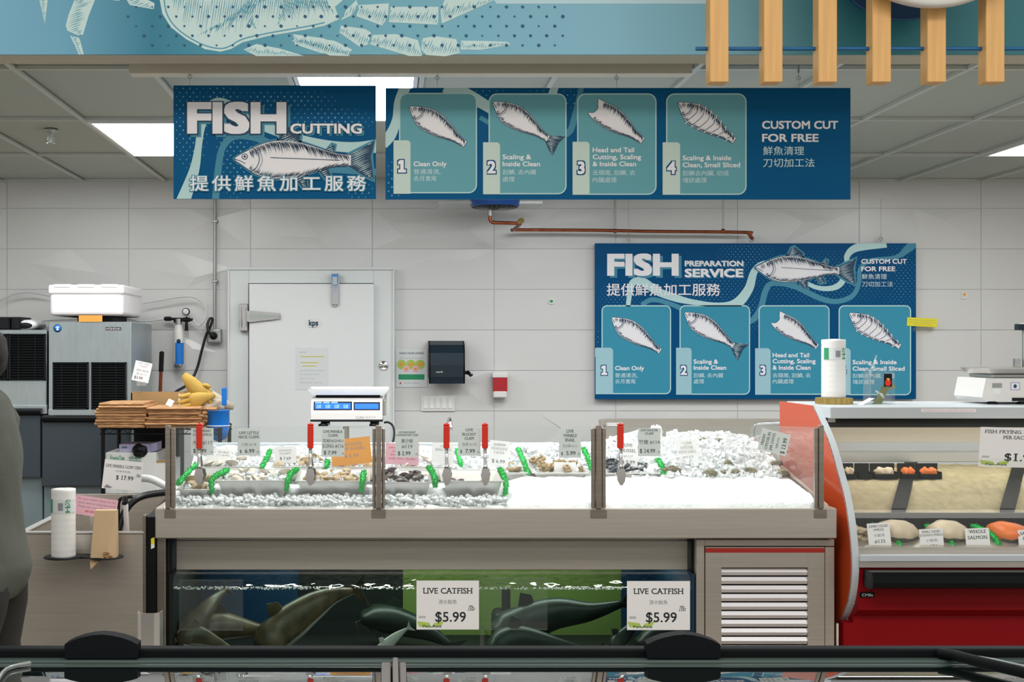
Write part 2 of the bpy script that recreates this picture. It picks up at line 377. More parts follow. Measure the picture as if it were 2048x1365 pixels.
# ------------------------------------------------------------------ the room
CEIL = 2.865; YW = 9.2
MB().box(-7, 9, -6, YW, -.1, 0, 'floor_tile').build('floor', kind='structure')
rnd = random.Random(11)
wb = MB(); TW, TH = .914, .3045
xo = fx(745, YW)-TW*8; zo = fz(660, YW)-TH*10
i = 0
wb.box(-7, 9, YW, YW+.1, 0, 2.95, 'grout')
for r in range(15):
    for c in range(18):
        x0 = xo+c*TW; z0 = zo+r*TH; x1 = x0+TW-.003; z1 = z0+TH-.003
        if z1 < .02 or z0 > CEIL: continue
        A = [(x0, z0, 0), (x0+TW*rnd.uniform(.3, .7), z0, 0), (x1, z0, 0), (x1, z1, 0), (x0+TW*rnd.uniform(.3, .7), z1, 0), (x0, z1, 0)]
        B = [(x0+TW*rnd.uniform(.15, .35), z0+TH*rnd.uniform(.25, .75), rnd.uniform(.001, .005)+(.011 if rnd.random() < (.22 if r > 10 else .08) else 0)), (x0+TW*rnd.uniform(.42, .58), z0+TH*rnd.uniform(.25, .75), rnd.uniform(.001, .005)+(.011 if rnd.random() < (.22 if r > 10 else .08) else 0)), (x0+TW*rnd.uniform(.65, .85), z0+TH*rnd.uniform(.25, .75), rnd.uniform(.001, .005)+(.011 if rnd.random() < (.22 if r > 10 else .08) else 0))]
        P = [Vector((p[0], YW-.004-p[2], p[1])) for p in A+B]
        wb.add(P, [(0, 1, 6), (1, 7, 6), (1, 8, 7), (1, 2, 8), (2, 3, 8), (3, 4, 8), (4, 7, 8), (4, 6, 7), (4, 5, 6), (5, 0, 6)], 'wall_tile')
wb.noweld = True
wb.build('wall_back', kind='structure')
# ceiling of square tiles on bars, lamps sunk into it
GX0 = fx(332, YW); GY = [5.05, 5.476, 6.70, 7.92, 9.15]; GS = .61
cl = MB(); cl.box(-7, 9, 5.02, YW, CEIL+.02, CEIL+.09, 'ceiling_tile')
cl.build('ceiling', kind='structure')
cb = MB()
for k in range(-9, 16):
    x = GX0+k*GS
    cb.box(x-.012, x+.012, 5.07, YW-.01, CEIL, CEIL+.019, 'ceiling_bar')
    cb.box(x+.012, x+.016, 5.07, YW-.01, CEIL+.012, CEIL+.019, 'shadow_gap')
for y in (5.476, 6.70, 7.92, 9.14):
    cb.box(-7, 9, y-.012, y+.012, CEIL+.0005, CEIL+.0185, 'ceiling_bar'); cb.box(-7, 9, y+.012, y+.018, CEIL+.010, CEIL+.0185, 'shadow_gap')
cb.build('trim_1', kind='structure')
def panel_lamp(k, y0, y1, label, dz=0):
    x0 = GX0+k*GS+.02; x1 = x0+GS-.04
    t = thing('ceiling_light', label, 'light', ((x0+x1)/2, (y0+y1)/2, CEIL-.012), 'flat lamps in the ceiling')
    m = MB()
    for a in ((x0, x1, y0+.02, y0+.045), (x0, x1, y1-.045, y1-.02), (x0, x0+.02, y0+.045, y1-.045), (x1-.02, x1, y0+.045, y1-.045)): m.box(a[0], a[1], a[2], a[3], CEIL-.008, CEIL+.019, 'white')
    m.build('frame', t)
    MB().box(x0+.02, x1-.02, y0+.045, y1-.045, CEIL-.002, CEIL+.012, 'lamp_white').build('diffuser', t)
panel_lamp(0, 6.70, 7.92, 'glowing white ceiling lamp left of the FISH CUTTING sign')
panel_lamp(2, 5.476, 6.70, 'glowing white ceiling lamp showing between and above the two hanging signs')
panel_lamp(9, 6.70, 7.92, 'glowing white ceiling lamp at the right edge, over the wall menu')
# bulkhead with the crab mural
SY = 4.95; SZ = fz(109, SY)
MB().box(-7, 9, SY+.012, SY+.16, SZ, 4.4, 'soffit_paint').build('wall_bulkhead', kind='structure')
mm = bpy.data.materials.new('mural_print'); mm.use_nodes = True; nt = mm.node_tree
tc = nt.nodes.new('ShaderNodeTexCoord'); sx = nt.nodes.new('ShaderNodeSeparateXYZ'); mr = nt.nodes.new('ShaderNodeMapRange'); cr = nt.nodes.new('ShaderNodeValToRGB')
nt.links.new(tc.outputs['Object'], sx.inputs[0]); nt.links.new(sx.outputs[0], mr.inputs[0]); nt.links.new(mr.outputs[0], cr.inputs[0]); nt.links.new(cr.outputs[0], nt.nodes['Principled BSDF'].inputs['Base Color'])
mr.inputs[1].default_value = fx(0, SY); mr.inputs[2].default_value = fx(2048, SY)
STOPS = ((0, '#78b3ce'), (.06, '#6aaac6'), (.15, '#1c7b96'), (.22, '#3f93aa'), (.35, '#6db0c2'), (.6, '#86bfd6'), (.72, '#7fb9cc'), (.85, '#2f8f9d'), (1, '#1f7d8a'))
for k, (p, c) in enumerate(STOPS):
    e = cr.color_ramp.elements[0] if k == 0 else cr.color_ramp.elements[-1] if k == len(STOPS)-1 else cr.color_ramp.elements.new(p)
    e.position = p; e.color = lin(c)
M['mural_print'] = mm
t = thing('wall_mural', 'blue mural of a pale crab drawing across the bulkhead above the signs', 'mural', (0, SY, SZ))
MB().box(-7, 9, SY, SY+.011, SZ, 4.35, 'mural_print').build('printed_panel', t)
MP = PXP(SY); cr_ = MB()
S8 = 700/2048
def q7(pts, ox=0): return [(ox+x*S8, y*S8) for x, y in pts]
shell = q7([(935, 0), (950, 80), (1000, 160), (1090, 230), (1200, 288), (1290, 303), (1350, 288), (1420, 248), (1560, 213), (1800, 172), (1900, 150), (1985, 112), (1960, 40), (2080, -60), (2050, -300), (1800, -420), (1300, -420), (1000, -250)])
cr_.pflat(MP, shell, 'mural_light', 1)
inner = q7([(990, -60), (1000, 60), (1050, 150), (1130, 215), (1220, 258), (1290, 268), (1340, 255), (1420, 215), (1560, 180), (1780, 140), (1880, 115), (1930, 60), (1900, -100)])
edge = q7([(958, -30), (973, 70), (1020, 150), (1105, 218), (1205, 268), (1290, 284), (1345, 270), (1418, 230), (1560, 196), (1790, 156), (1900, 132)])
cr_.ribbon(MP, edge, [2.4]*len(edge), 'mural_ink', 2)
random.seed(3)
hatch(cr_, MP, inner, 98, 4.2, 1.5, 'mural_ink', 2, (0, .25), (.55, .95))
hatch(cr_, MP, q7([(1150, 210), (1500, 170), (1480, 60), (1560, 0), (1500, -50), (1300, 120)]), 118, 3.6, 2.4, 'mural_ink', 3, (0, .2), (.5, 1))
hatch(cr_, MP, q7([(1620, 150), (1960, 90), (1900, -40), (1650, -60)]), 70, 3.6, 2.0, 'mural_ink', 3, (0, .3), (.6, 1))
legs = [q7([(230, 0), (245, 60), (262, 142), (272, 60), (280, -10)]),
        q7([(440, -10), (400, 90), (385, 150), (395, 180), (460, 208), (485, 205), (520, 90), (560, -10)]), q7([(410, 210), (440, 270), (460, 320), (490, 318), (470, 240), (462, 222)]),
        q7([(730, -20), (760, 30), (900, 55), (905, 20), (830, -20)]), q7([(585, -8), (700, 6), (700, -10)]),
        q7([(1425, 290), (1500, 258), (1640, 285), (1780, 328), (1500, 328)]), q7([(1705, 240), (1800, 215), (1960, 240), (2060, 290), (2040, 328), (1930, 325), (1800, 270)]),
        q7([(240, 150), (380, 170), (415, 190), (400, 260), (350, 275), (230, 190)], 600), q7([(425, 205), (560, 200), (690, 235), (715, 328), (640, 328), (410, 260)], 600),
        q7([(715, 225), (790, 212), (915, 230), (935, 310), (850, 330), (740, 322), (708, 290)], 600), q7([(942, 238), (1080, 240), (1210, 245), (1235, 260), (1060, 292), (940, 290)], 600),
        q7([(345, 30), (520, 20), (515, 100), (480, 150), (330, 95)], 600), q7([(530, 40), (810, 40), (808, 145), (520, 130)], 600), q7([(850, -10), (1160, -10), (1050, 40), (830, 138), (822, 60)], 600),
        q7([(-40, 200), (140, 225), (290, 300), (290, 328), (120, 310), (-30, 260)], 600), q7([(270, 60), (330, 0), (340, 30), (300, 90), (240, 120)], 600)]
for k, p in enumerate(legs):
    cr_.pflat(MP, p, 'mural_light', 1+k*.04)
    hatch(cr_, MP, p, 112 if k > 4 else 160, 4.0, 1.7, 'mural_ink', 2, (.1, .5), (.85, 1))
top = q7([(1060, -30), (1135, 0), (1150, 22), (2400, 22), (2400, -60)], 600)
cr_.pflat(MP, top, 'mural_pale', 1)
md = cr_
for r in range(6):
    for c in range(34):
        x = 240+c*32.2+(r % 2)*16; y = 14+r*19.2
        if x > 1140-(abs(r-2))*6 or (x < 300 and rnd.random() < .4) or y > 108: continue
        s_ = rnd.uniform(1.8, 4)
        md.pflat(MP, [(x-s_, y), (x-.3*s_, y-s_), (x+s_, y-.4*s_), (x+.8*s_, y+.5*s_), (x, y+s_)], 'mural_dot', 4)
cr_.build('crab_drawing', t)
# beige rail and wood battens in front of the bulkhead
MB().box(fx(262, 5.38), fx(1380, 5.38), 5.34, 5.42, CEIL-.045, CEIL-.001, 'beige_metal').build('ceiling_rail', None, 'long beige rail under the ceiling that the hanging signs hook onto', 'rail')
BY = 4.46
slx = [1420, 1528, 1637, 1745, 1855, 1972, 2082]
nm = ['wooden batten at the left end of the overhead row, over the menu sign', 'second wooden batten of the overhead row from its left end', 'third wooden batten of the overhead row from its left end',
      'fourth wooden batten of the overhead row, at the left side of the round sign', 'wooden batten directly under the lowest point of the round sign', 'wooden batten just right of the round sign', 'wooden batten cut off by the right edge of the picture']
bat = None
for k, px in enumerate(slx):
    w_ = .068; d_ = .062; x = fx(px, BY); zb = fz(164, BY)
    if bat is None:
        bat = MB().box(x, x+w_, BY, BY+d_, zb, 4.2, 'wood', .002, 1).build('wooden_batten'); o = bat
    else:
        o = bat.copy(); COL.objects.link(o); o.location = (x+w_/2, BY+d_/2, zb)
    put(o, nm[k], 'batten', 'wooden battens overhead')
MB().tube([(fx(1392, BY+.03), BY+.035, fz(97, BY+.03)), (3.6, BY+.035, fz(97, BY+.03))], .0075, 'rod_blue').build('metal_rod', None, 'thin blue rod threaded through the overhead wooden battens', 'rod')
rx = fx(1872, 4.38); rz = fz(-222, 4.38); rr = .418
t = thing('round_sign', 'round white rimmed hanging sign cut off by the top edge, before the battens', 'sign', (rx, 4.38, rz))
MB().lathe([(0, 0), (rr-.03, 0), (rr-.012, .0), (rr, .012), (rr, .035), (rr-.012, .045), (0, .045)], (rx, 4.38, rz), 'white_plastic', 'Y', 96).build('disc', t)
MB().lathe([(0, 0), (.305, 0), (.305, .03), (0, .03)], (fx(1809, 4.8), 4.8, fz(-118, 4.8)), 'disc_navy', 'Y', 96).build('backing_disc', t, 'navy blue disc behind the battens')
# sprinkler
sp = W(102, 262, 7.05); sp.z = CEIL
t = thing('fire_sprinkler', 'small metal sprinkler head in the ceiling left of the lit lamp', 'sprinkler', sp)
MB().lathe([(.001, .02), (.035, .019), (.04, .008), (.02, -.004), (.012, -.012)], sp, 'zinc').build('cover_plate', t)
m = MB(); m.lathe([(.009, .0), (.009, -.03), (.006, -.034), (.006, -.06)], sp, 'zinc', n=12)
m.tube([sp+Vector((-.014, 0, -.025)), sp+Vector((-.017, 0, -.045)), sp+Vector((0, 0, -.064))], .003, 'zinc', 6); m.tube([sp+Vector((.014, 0, -.025)), sp+Vector((.017, 0, -.045)), sp+Vector((0, 0, -.064))], .003, 'zinc', 6)
m.lathe([(0, -.062), (.024, -.064), (.024, -.067), (0, -.067)], sp, 'zinc', n=16); m.build('nozzle', t)

# ------------------------------------------------------------------ printed signs
def fish_print(mb, pl, h, tl, thick, kind, L0=3, halo=None):
    """engraved fish from head h to tail root tl"""
    dx, dy = tl[0]-h[0], tl[1]-h[1]; L = math.hypot(dx, dy); tx, ty = dx/L, dy/L; ux, uy = ty, -tx
    def P(a, s_): return (h[0]+tx*a*L+ux*s_*thick, h[1]+ty*a*L+uy*s_*thick)
    up = [(0, .02), (.04, .10), (.1, .20), (.18, .33), (.3, .46), (.42, .49), (.55, .45), (.7, .33), (.82, .21), (.92, .15), (1, .13)]
    dn = [(1, -.13), (.92, -.15), (.82, -.19), (.7, -.30), (.58, -.41), (.42, -.49), (.3, -.50), (.2, -.42), (.12, -.28), (.05, -.13), (.01, -.06)]
    if kind == 'headless':
        up = [(.10, .36), (.2, .40), (.3, .46), (.42, .49), (.55, .45), (.7, .33), (.82, .21), (.92, .15), (1, .13)]
        dn = [(1, -.13), (.92, -.15), (.82, -.19), (.7, -.30), (.58, -.41), (.42, -.49), (.3, -.50), (.2, -.47), (.10, -.38), (.16, -.25), (.18, .0), (.14, .16)]
    out = catmull([P(*p) for p in up], 4)+catmull([P(*p) for p in dn], 4)
    fins = []
    if kind == 'whole':
        fins = [[P(.36, .44), P(.42, .80), P(.46, .86), P(.56, .62), P(.55, .42)], [P(.78, .24), P(.83, .40), P(.86, .38), (P(.85, .2))],
                [P(.20, -.22), P(.30, -.30), P(.36, -.22), P(.35, -.38), P(.25, -.42)], [P(.50, -.42), P(.58, -.72), P(.63, -.78), P(.62, -.38)], [P(.72, -.28), P(.78, -.50), P(.84, -.46), P(.80, -.22)]]
    if kind in ('whole', 'tail'):
        fins.append([P(.97, .14), P(1.08, .30), P(1.20, .52), P(1.17, .1), P(1.2, -.52), P(1.10, -.38), P(.97, -.14)])
    if halo:
        c = P(.5, 0)
        for poly in [out]+fins:
            cx = sum(p[0] for p in poly)/len(poly); cy = sum(p[1] for p in poly)/len(poly)
            g = [(p[0]+(p[0]-cx)/max(1, math.hypot(p[0]-cx, p[1]-cy))*halo, p[1]+(p[1]-cy)/max(1, math.hypot(p[0]-cx, p[1]-cy))*halo) for p in poly]
            mb.pflat(pl, g, 'sign_ribbon2', L0-1)
    ang = math.degrees(math.atan2(ty, tx))
    for f in fins:
        mb.pflat(pl, f, 'print_navy', L0); hatch(mb, pl, f, ang-25, thick*.05, thick*.022, 'print_pale', L0+3, (0, .2), (.6, 1))
    # dark rim slightly larger than the pale body
    cx, cy = P(.5, 0); e = max(.8, thick*.02)
    rim = []
    for i, p in enumerate(out):
        a = out[i-1]; b = out[(i+1) % len(out)]; nx, ny = b[1]-a[1], -(b[0]-a[0]); l = math.hypot(nx, ny) or 1
        rim.append((p[0]+nx/l*e, p[1]+ny/l*e))
    mb.pflat(pl, rim, 'print_navy', L0+1); mb.pflat(pl, out, 'print_white', L0+2)
    # engraving strokes on back, belly
    rr_ = random.Random(5)
    def env(tab, a):
        for (a0, s0), (a1, s1) in zip(tab, tab[1:]):
            if a0 <= a <= a1: return s0+(s1-s0)*(a-a0)/(a1-a0)
        return tab[-1][1]
    dnr = dn[::-1] if kind != 'headless' else dn[:9][::-1]
    n = int(L/1.15); a0 = .2 if kind == 'headless' else .12
    for i in range(n):
        a = a0+(.97-a0)*i/n; s1 = env(up, a); d = rr_.uniform(.12, .36)
        stroke(mb, pl, P(a, s1), P(a+.03, s1-d*(.5+s1)), 1.25, 'print_navy', L0+4)
        s2 = env(dnr, a); d = rr_.uniform(.05, .2)
        stroke(mb, pl, P(a, s2), P(a+.025, s2+d*(.4-s2)), 1.0, 'print_navy', L0+4)
    if kind in ('whole',):
        for i in range(n//2):
            a = .3+.6*i/(n/2); stroke(mb, pl, P(a, .08-.08*a), P(a+.02, .05-.08*a), .7, 'print_navy', L0+4)
    if kind != 'headless':
        ex, ey = P(.085, .06); R = thick*.055
        for rad, mt_, ly in ((R*1.5, 'print_navy', 4), (R*1.1, 'print_white', 5), (R*.6, 'print_navy', 6)):
            mb.pflat(pl, [(ex+rad*math.cos(a*.5236), ey+rad*math.sin(a*.5236)) for a in range(12)], mt_, L0+ly)
        g = [P(.15, .30), P(.20, .12), P(.21, -.05), P(.18, -.25), P(.13, -.33)]; mb.ribbon(pl, g, [1.4]*5, 'print_navy', L0+5)
        g = [P(.17, .28), P(.225, .1), P(.235, -.08), P(.2, -.3)]; mb.ribbon(pl, g, [.8]*4, 'print_navy', L0+5)
        g = [P(.0, -.01), P(.05, -.06), P(.09, -.13)]; mb.ribbon(pl, g, [1.2]*3, 'print_navy', L0+5)
    if kind == 'sliced':
        for a in (.27, .37, .47, .57, .67, .77, .9):
            s1 = env(up, a)+.05; s2 = env(dnr, min(1, a+.05))-.08
            mb.ribbon(pl, [P(a-.0, s1), P(a+.035, .1), P(a-.01, s2)], [1.6]*3, 'print_white', L0+5); mb.ribbon(pl, [P(a-.0, s1-.12), P(a+.035, .1), P(a-.01, s2+.14)], [1.1]*3, 'print_navy', L0+6)
def dots(mb, pl, areas, rect, sp, r, seed):
    g = random.Random(seed); y = rect[1]+6; k = 0
    while y < rect[3]-3:
        x = rect[0]+6+(k % 2)*sp/2
        while x < rect[2]-3:
            for cx, cy, rx_, ry_ in areas:
                d = ((x-cx)/rx_)**2+((y-cy)/ry_)**2
                if d < 1:
                    q = r*(1.1-.6*d)*g.uniform(.8, 1.1); mb.pflat(pl, [(x-q, y), (x, y-q), (x+q, y-.2*q), (x+.2*q, y+q)], 'sign_dot', 1); break
            x += sp
        y += sp*.62; k += 1
def card(t, pl, rect, tab, kind, fish, num, l1, l2, nt, n1, h1, teal, tabm, T):
    """one teal option card with numbered tab, fish picture and captions"""
    m = MB(); x0, y0, x1, y1 = rect; e = T['edge']
    m.pflat(pl, rrect(x0, y0, x1, y1, T['r']), 'sign_light', 3); m.pflat(pl, rrect(x0+e, y0+e, x1-e, y1-e, T['r']-e), teal, 4)
    o = m.build('option_card', t)
    f = MB(); fish_print(f, pl, fish[0], fish[1], fish[2], kind, 6); f.build('fish_picture', t)
    b = MB(); b.pflat(pl, rrect(*tab, 7, corners=(1, 0, 0, 0)), tabm, 5)
    cx = (tab[0]+tab[2])/2; cy = nt; hh = T['nh']
    b.ptext(pl, num, cx, cy+hh/2, hh, 'sign_navy', .10, 'C', layer=6, ref=.035); b.ptext(pl, num, cx, cy+hh/2, hh, 'print_white', .035, 'C', layer=7)
    b.build('number_tab', t)
    w = MB()
    for (s_, x, y, wd) in l1: w.ptext(pl, s_, x, y, T['h1'], 'print_white', .020, width=wd, layer=6)
    for (s_, x, y, wd) in l2: w.ptext(pl, s_, x, y, T['h2'], 'print_pale', 0.004, width=wd, font='cjk', layer=6)
    w.build('caption', t)
HY = 5.35; HP = PXP(HY)
def hook(t, px, py0, py1):
    m = MB(); Y = HY+.006
    m.tube([W(px, py0, Y), W(px, py0+16, Y)], .0045, 'zinc', 8); m.tube([W(px, py0+14, Y), W(px, py1+4, Y)], .0016, 'zinc', 6)
    c = W(px, py0+26, Y); m.tube([c+Vector((.009*math.cos(a*.5236), 0, .009*math.sin(a*.5236))) for a in range(13)], .0018, 'zinc', 6, False)
    m.build('hook', t)
# hanging sign: FISH CUTTING
R = (347, 171, 752, 398)
t = thing('hanging_sign', 'hanging navy FISH CUTTING sign with a large printed fish', 'sign', W(550, 398, HY))
b = MB(); b.pbox(*(R[0], R[2], R[1], R[3]), HY, .012, 'sign_blue')
def c1(p): return [(320+x/2.926, 150+y/2.926) for x, y in p]
dots(b, HP, [(380, 240, 40, 110), (430, 190, 60, 25), (470, 310, 40, 90), (660, 240, 90, 30), (560, 200, 120, 22), (720, 380, 30, 20)], R, 13.5, 2.0, 1)
b.ribbon(HP, c1([(325, 730), (340, 560), (365, 430), (430, 360), (530, 360), (640, 400), (760, 470), (900, 540), (1100, 560), (1290, 570)]), [14, 14, 13, 15, 15, 14, 13, 13, 13, 14], 'sign_ribbon2', 2, R)
b.ribbon(HP, c1([(135, 740), (200, 560), (225, 420), (240, 310), (270, 220), (330, 165), (400, 175), (480, 225), (580, 290), (700, 335), (830, 385), (1000, 415), (1150, 425), (1290, 415)]), [28, 20, 14, 16, 22, 20, 18, 18, 18, 20, 22, 20, 22, 28], 'sign_light', 3, R)
b.build('board', t)
b = MB(); fish_print(b, HP, (470, 318), (702, 321), 76, 'whole', 6, 5); b.build('fish_picture', t)
b = MB()
for dx, dy, bo, mt_, ly in ((7, 6, .05, 'sign_ribbon2', 5), (0, 0, .068, 'print_navy', 14), (0, 0, .042, 'print_white', 15)):
    b.ptext(HP, 'FISH', 375+dx, 268+dy, 63, mt_, bo, width=198, layer=ly, ref=.042); b.ptext(HP, 'CUTTING', 581+dx*.6, 268+dy*.6, 20, mt_, bo*.7, width=143, layer=ly, ref=.042*.7)
b.ptext(HP, '提供鮮魚加工服務', 380, 380, 29, 'sign_ribbon2', .05, width=352, ref=.008, font='cjk', layer=14, sp=1.3); b.ptext(HP, '提供鮮魚加工服務', 380, 380, 29, 'print_white', .008, width=352, font='cjk', layer=15, sp=1.3)
b.build('lettering', t)
hook(t, 380, 128, 175); hook(t, 718, 130, 180)
# hanging sign: the four ways of cutting
R = (771, 176, 1701, 399)
t = thing('hanging_sign', 'long hanging menu sign of four fish cuts ending in CUSTOM CUT FOR FREE', 'sign', W(1236, 399, HY))
b = MB(); b.pbox(R[0], R[2], R[1], R[3], HY, .012, 'sign_blue')
dots(b, HP, [(960, 190, 60, 14), (1100, 190, 60, 14), (1150, 200, 30, 20), (785, 380, 18, 60)], R, 13.5, 1.8, 2)
b.ribbon(HP, c1([(1440, 60), (1400, 160), (1385, 260), (1350, 350), (1300, 400)]), [22, 20, 18, 22, 26], 'sign_light', 2, R)
b.ribbon(HP, c1([(1670, 60), (1800, 120), (1900, 175), (2000, 235), (2080, 260)]), [30, 26, 22, 20, 18], 'sign_light', 2, R)
b.ribbon(HP, [(960, 235), (985, 250), (1030, 275), (1080, 300)], [9, 9, 9, 9], 'sign_ribbon2', 1, R)
b.ribbon(HP, [(1112, 165), (1100, 200), (1080, 230)], [16, 16, 12], 'sign_light', 2, R); b.ribbon(HP, [(1165, 165), (1150, 230), (1140, 262), (1120, 275)], [10, 12, 13, 11], 'sign_ribbon2', 2, R)
b.build('board', t)
CT = dict(edge=2.6, r=17, nh=25, h1=9.6, h2=9.8)
card(t, HP, (798, 186, 954, 387), (787, 281, 821, 388), 'bare', ((819, 214), (930, 289), 46), '1', [('Clean Only', 827, 333, 66)], [('普通清洗,', 827, 348, 54), ('去月耆尾', 827, 361.5, 46)], 333, 0, 0, 'sign_teal', 'sign_tab', CT)
card(t, HP, (977, 187, 1133, 389), (966, 285, 1000, 389), 'tail', ((986, 205), (1096, 278), 46), '2', [('Scaling &', 1005, 319, 57), ('Inside Clean', 1005, 333, 75)], [('刮鱗, 去內臟', 1005, 349, 67), ('處理', 1005, 363, 24)], 335, 0, 0, 'sign_teal', 'sign_tab', CT)
card(t, HP, (1154, 187, 1313, 390), (1145, 284, 1179, 390), 'headless', ((1176, 204), (1285, 282), 47), '3', [('Head and Tail', 1185, 305, 83), ('Cutting, Scaling', 1185, 319, 97), ('& Inside Clean', 1185, 333, 87)], [('去頭尾, 刮鱗, 去', 1185, 350, 85), ('內臟處理', 1185, 364.5, 48)], 336, 0, 0, 'sign_teal', 'sign_tab', CT)
card(t, HP, (1332, 187, 1493, 390), (1325, 285, 1360, 390), 'sliced', ((1356, 206), (1468, 282), 47), '4', [('Scaling & Inside', 1365, 321, 97), ('Clean, Small Sliced', 1365, 335, 115)], [('刮鱗去內臟, 切成', 1365, 351, 92), ('塊狀處理', 1365, 365, 48)], 336, 0, 0, 'sign_teal', 'sign_tab', CT)
b = MB()
b.ptext(HP, 'CUSTOM CUT', 1524, 258, 16, 'print_white', .026, width=152); b.ptext(HP, 'FOR FREE', 1524, 284, 16, 'print_white', .026, width=113)
b.ptext(HP, '鮮魚清理', 1526, 309, 16.5, 'print_pale', .004, width=82, font='cjk'); b.ptext(HP, '刀切加工法', 1526, 333, 16.5, 'print_pale', .004, width=103, font='cjk')
b.build('lettering', t)
for px in (874, 1233, 1597): hook(t, px, 130, 182)
# wall menu sign
SYW = YW-.06; WP = PXP(SYW); R = (1190, 487, 1832, 799)
t = thing('wall_sign', 'large navy FISH PREPARATION SERVICE menu board hung on the white tiled wall', 'sign', W(1511, 799, SYW))
def c3(p): return [(1160+x/2.926, 470+y/2.926) for x, y in p]
b = MB(); b.pbox(R[0], R[2], R[1], R[3], SYW, .012, 'sign_navy')
dots(b, WP, [(1490, 510, 60, 40), (1240, 600, 45, 40), (1420, 580, 90, 40), (1640, 560, 150, 60), (1500, 620, 25, 50), (1800, 560, 40, 80), (1193, 680, 8, 30)], R, 8.6, 1.05, 3)
b.ribbon(WP, c3([(360, 410), (420, 380), (500, 395), (590, 430), (620, 450)]), [9, 10, 9, 10, 10], 'sign_ribbon2', 2, R)
b.ribbon(WP, c3([(960, 520), (1020, 490), (1060, 420), (1085, 330), (1125, 285), (1250, 300), (1400, 370), (1500, 390), (1590, 360), (1630, 290), (1640, 200), (1700, 150), (1850, 130), (1920, 80), (1990, 20)]), [9, 12, 12, 12, 10, 11, 11, 10, 10, 9, 9, 8, 8, 16, 18], 'sign_ribbon2', 2, R)
b.ribbon(WP, c3([(280, 430), (290, 350), (310, 280), (370, 275), (450, 330), (560, 370), (650, 392), (800, 412), (910, 405), (985, 320), (1020, 215), (1080, 165), (1200, 180), (1340, 290), (1450, 315), (1530, 280), (1560, 170), (1565, 120), (1620, 75), (1790, 40)]), [9, 10, 14, 16, 16, 15, 11, 10, 20, 18, 14, 9, 8, 8, 10, 12, 10, 12, 16, 24], 'sign_light', 3, R)
b.ribbon(WP, c3([(80, 690), (140, 690)]), [17, 17], 'sign_light', 3, R)
b.build('board', t)
b = MB(); fish_print(b, WP, (1511, 536), (1678, 542), 52, 'whole', 6, 4); b.build('fish_picture', t)
CT = dict(edge=2.2, r=11, nh=19, h1=8.6, h2=8.6)
card(t, WP, (1203, 611, 1342, 789), (1191, 696, 1226, 789), 'bare', ((1223, 636), (1320, 703), 40), '1', [('Clean Only', 1230, 741, 58)], [('普通清洗,', 1230, 755, 45), ('去月耆尾', 1230, 767, 41)], 741, 0, 0, 'sign_teal2', 'sign_tab2', CT)
card(t, WP, (1359, 611, 1500, 790), (1352, 696, 1383, 790), 'tail', ((1369, 626), (1467, 692), 40), '2', [('Scaling &', 1387, 728, 49), ('Inside Clean', 1387, 740, 65)], [('刮鱗, 去內臟', 1387, 755, 59), ('處理', 1387, 767, 21)], 741, 0, 0, 'sign_teal2', 'sign_tab2', CT)
card(t, WP, (1517, 611, 1659, 790), (1510, 697, 1541, 790), 'headless', ((1542, 628), (1634, 694), 40), '3', [('Head and Tail', 1545, 715, 73), ('Cutting, Scaling', 1545, 727, 86), ('& Inside Clean', 1545, 740, 76)], [('去頭尾, 刮鱗, 去', 1545, 755, 76), ('內臟處理', 1545, 767, 42)], 741, 0, 0, 'sign_teal2', 'sign_tab2', CT)
card(t, WP, (1677, 611, 1822, 791), (1670, 697, 1701, 791), 'sliced', ((1698, 627), (1799, 694), 40), '4', [('Scaling & Inside', 1705, 729, 88), ('Clean, Small Sliced', 1705, 742, 104)], [('刮鱗去內臟, 切成', 1705, 756, 84), ('塊狀處理', 1705, 768, 44)], 742, 0, 0, 'sign_teal2', 'sign_tab2', CT)
b = MB()
for dx, dy, bo, mt_, ly in ((6, 4, .042, 'sign_ribbon2', 4), (0, 0, .042, 'print_white', 12)):
    b.ptext(WP, 'FISH', 1214+dx, 552+dy, 44, mt_, bo, width=143, layer=ly)
    b.ptext(WP, 'PREPARATION', 1369+dx*.4, 533+dy*.4, 11, mt_, bo*.75, width=117, layer=ly); b.ptext(WP, 'SERVICE', 1369+dx*.4, 555+dy*.4, 17, mt_, bo*.85, width=117, layer=ly)
b.ptext(WP, '提供鮮魚加工服務', 1213, 590, 23, 'print_white', .008, width=227, font='cjk', layer=12)
b.ptext(WP, 'CUSTOM CUT', 1722, 528, 9.5, 'print_white', .026, width=91, layer=12); b.ptext(WP, 'FOR FREE', 1722, 543, 9.5, 'print_white', .026, width=68, layer=12)
b.ptext(WP, '鮮魚清理', 1723, 558, 10, 'print_pale', .004, width=50, font='cjk', layer=12); b.ptext(WP, '刀切加工法', 1723, 573, 10, 'print_pale', .004, width=62, font='cjk', layer=12)
b.build('lettering', t)
for px in (1257, 1762):
    m = MB(); m.tube([W(px, 466, SYW+.01), W(px, 490, SYW+.01)], .002, 'zinc', 6); c = W(px, 478, SYW+.01); m.tube([c+Vector((.012*math.cos(a*.5236), 0, .012*math.sin(a*.5236))) for a in range(13)], .003, 'zinc', 6, False); m.tube([W(px, 398, SYW+.02), W(px, 468, SYW+.01)], .0012, 'zinc', 5); m.build('hook', t)
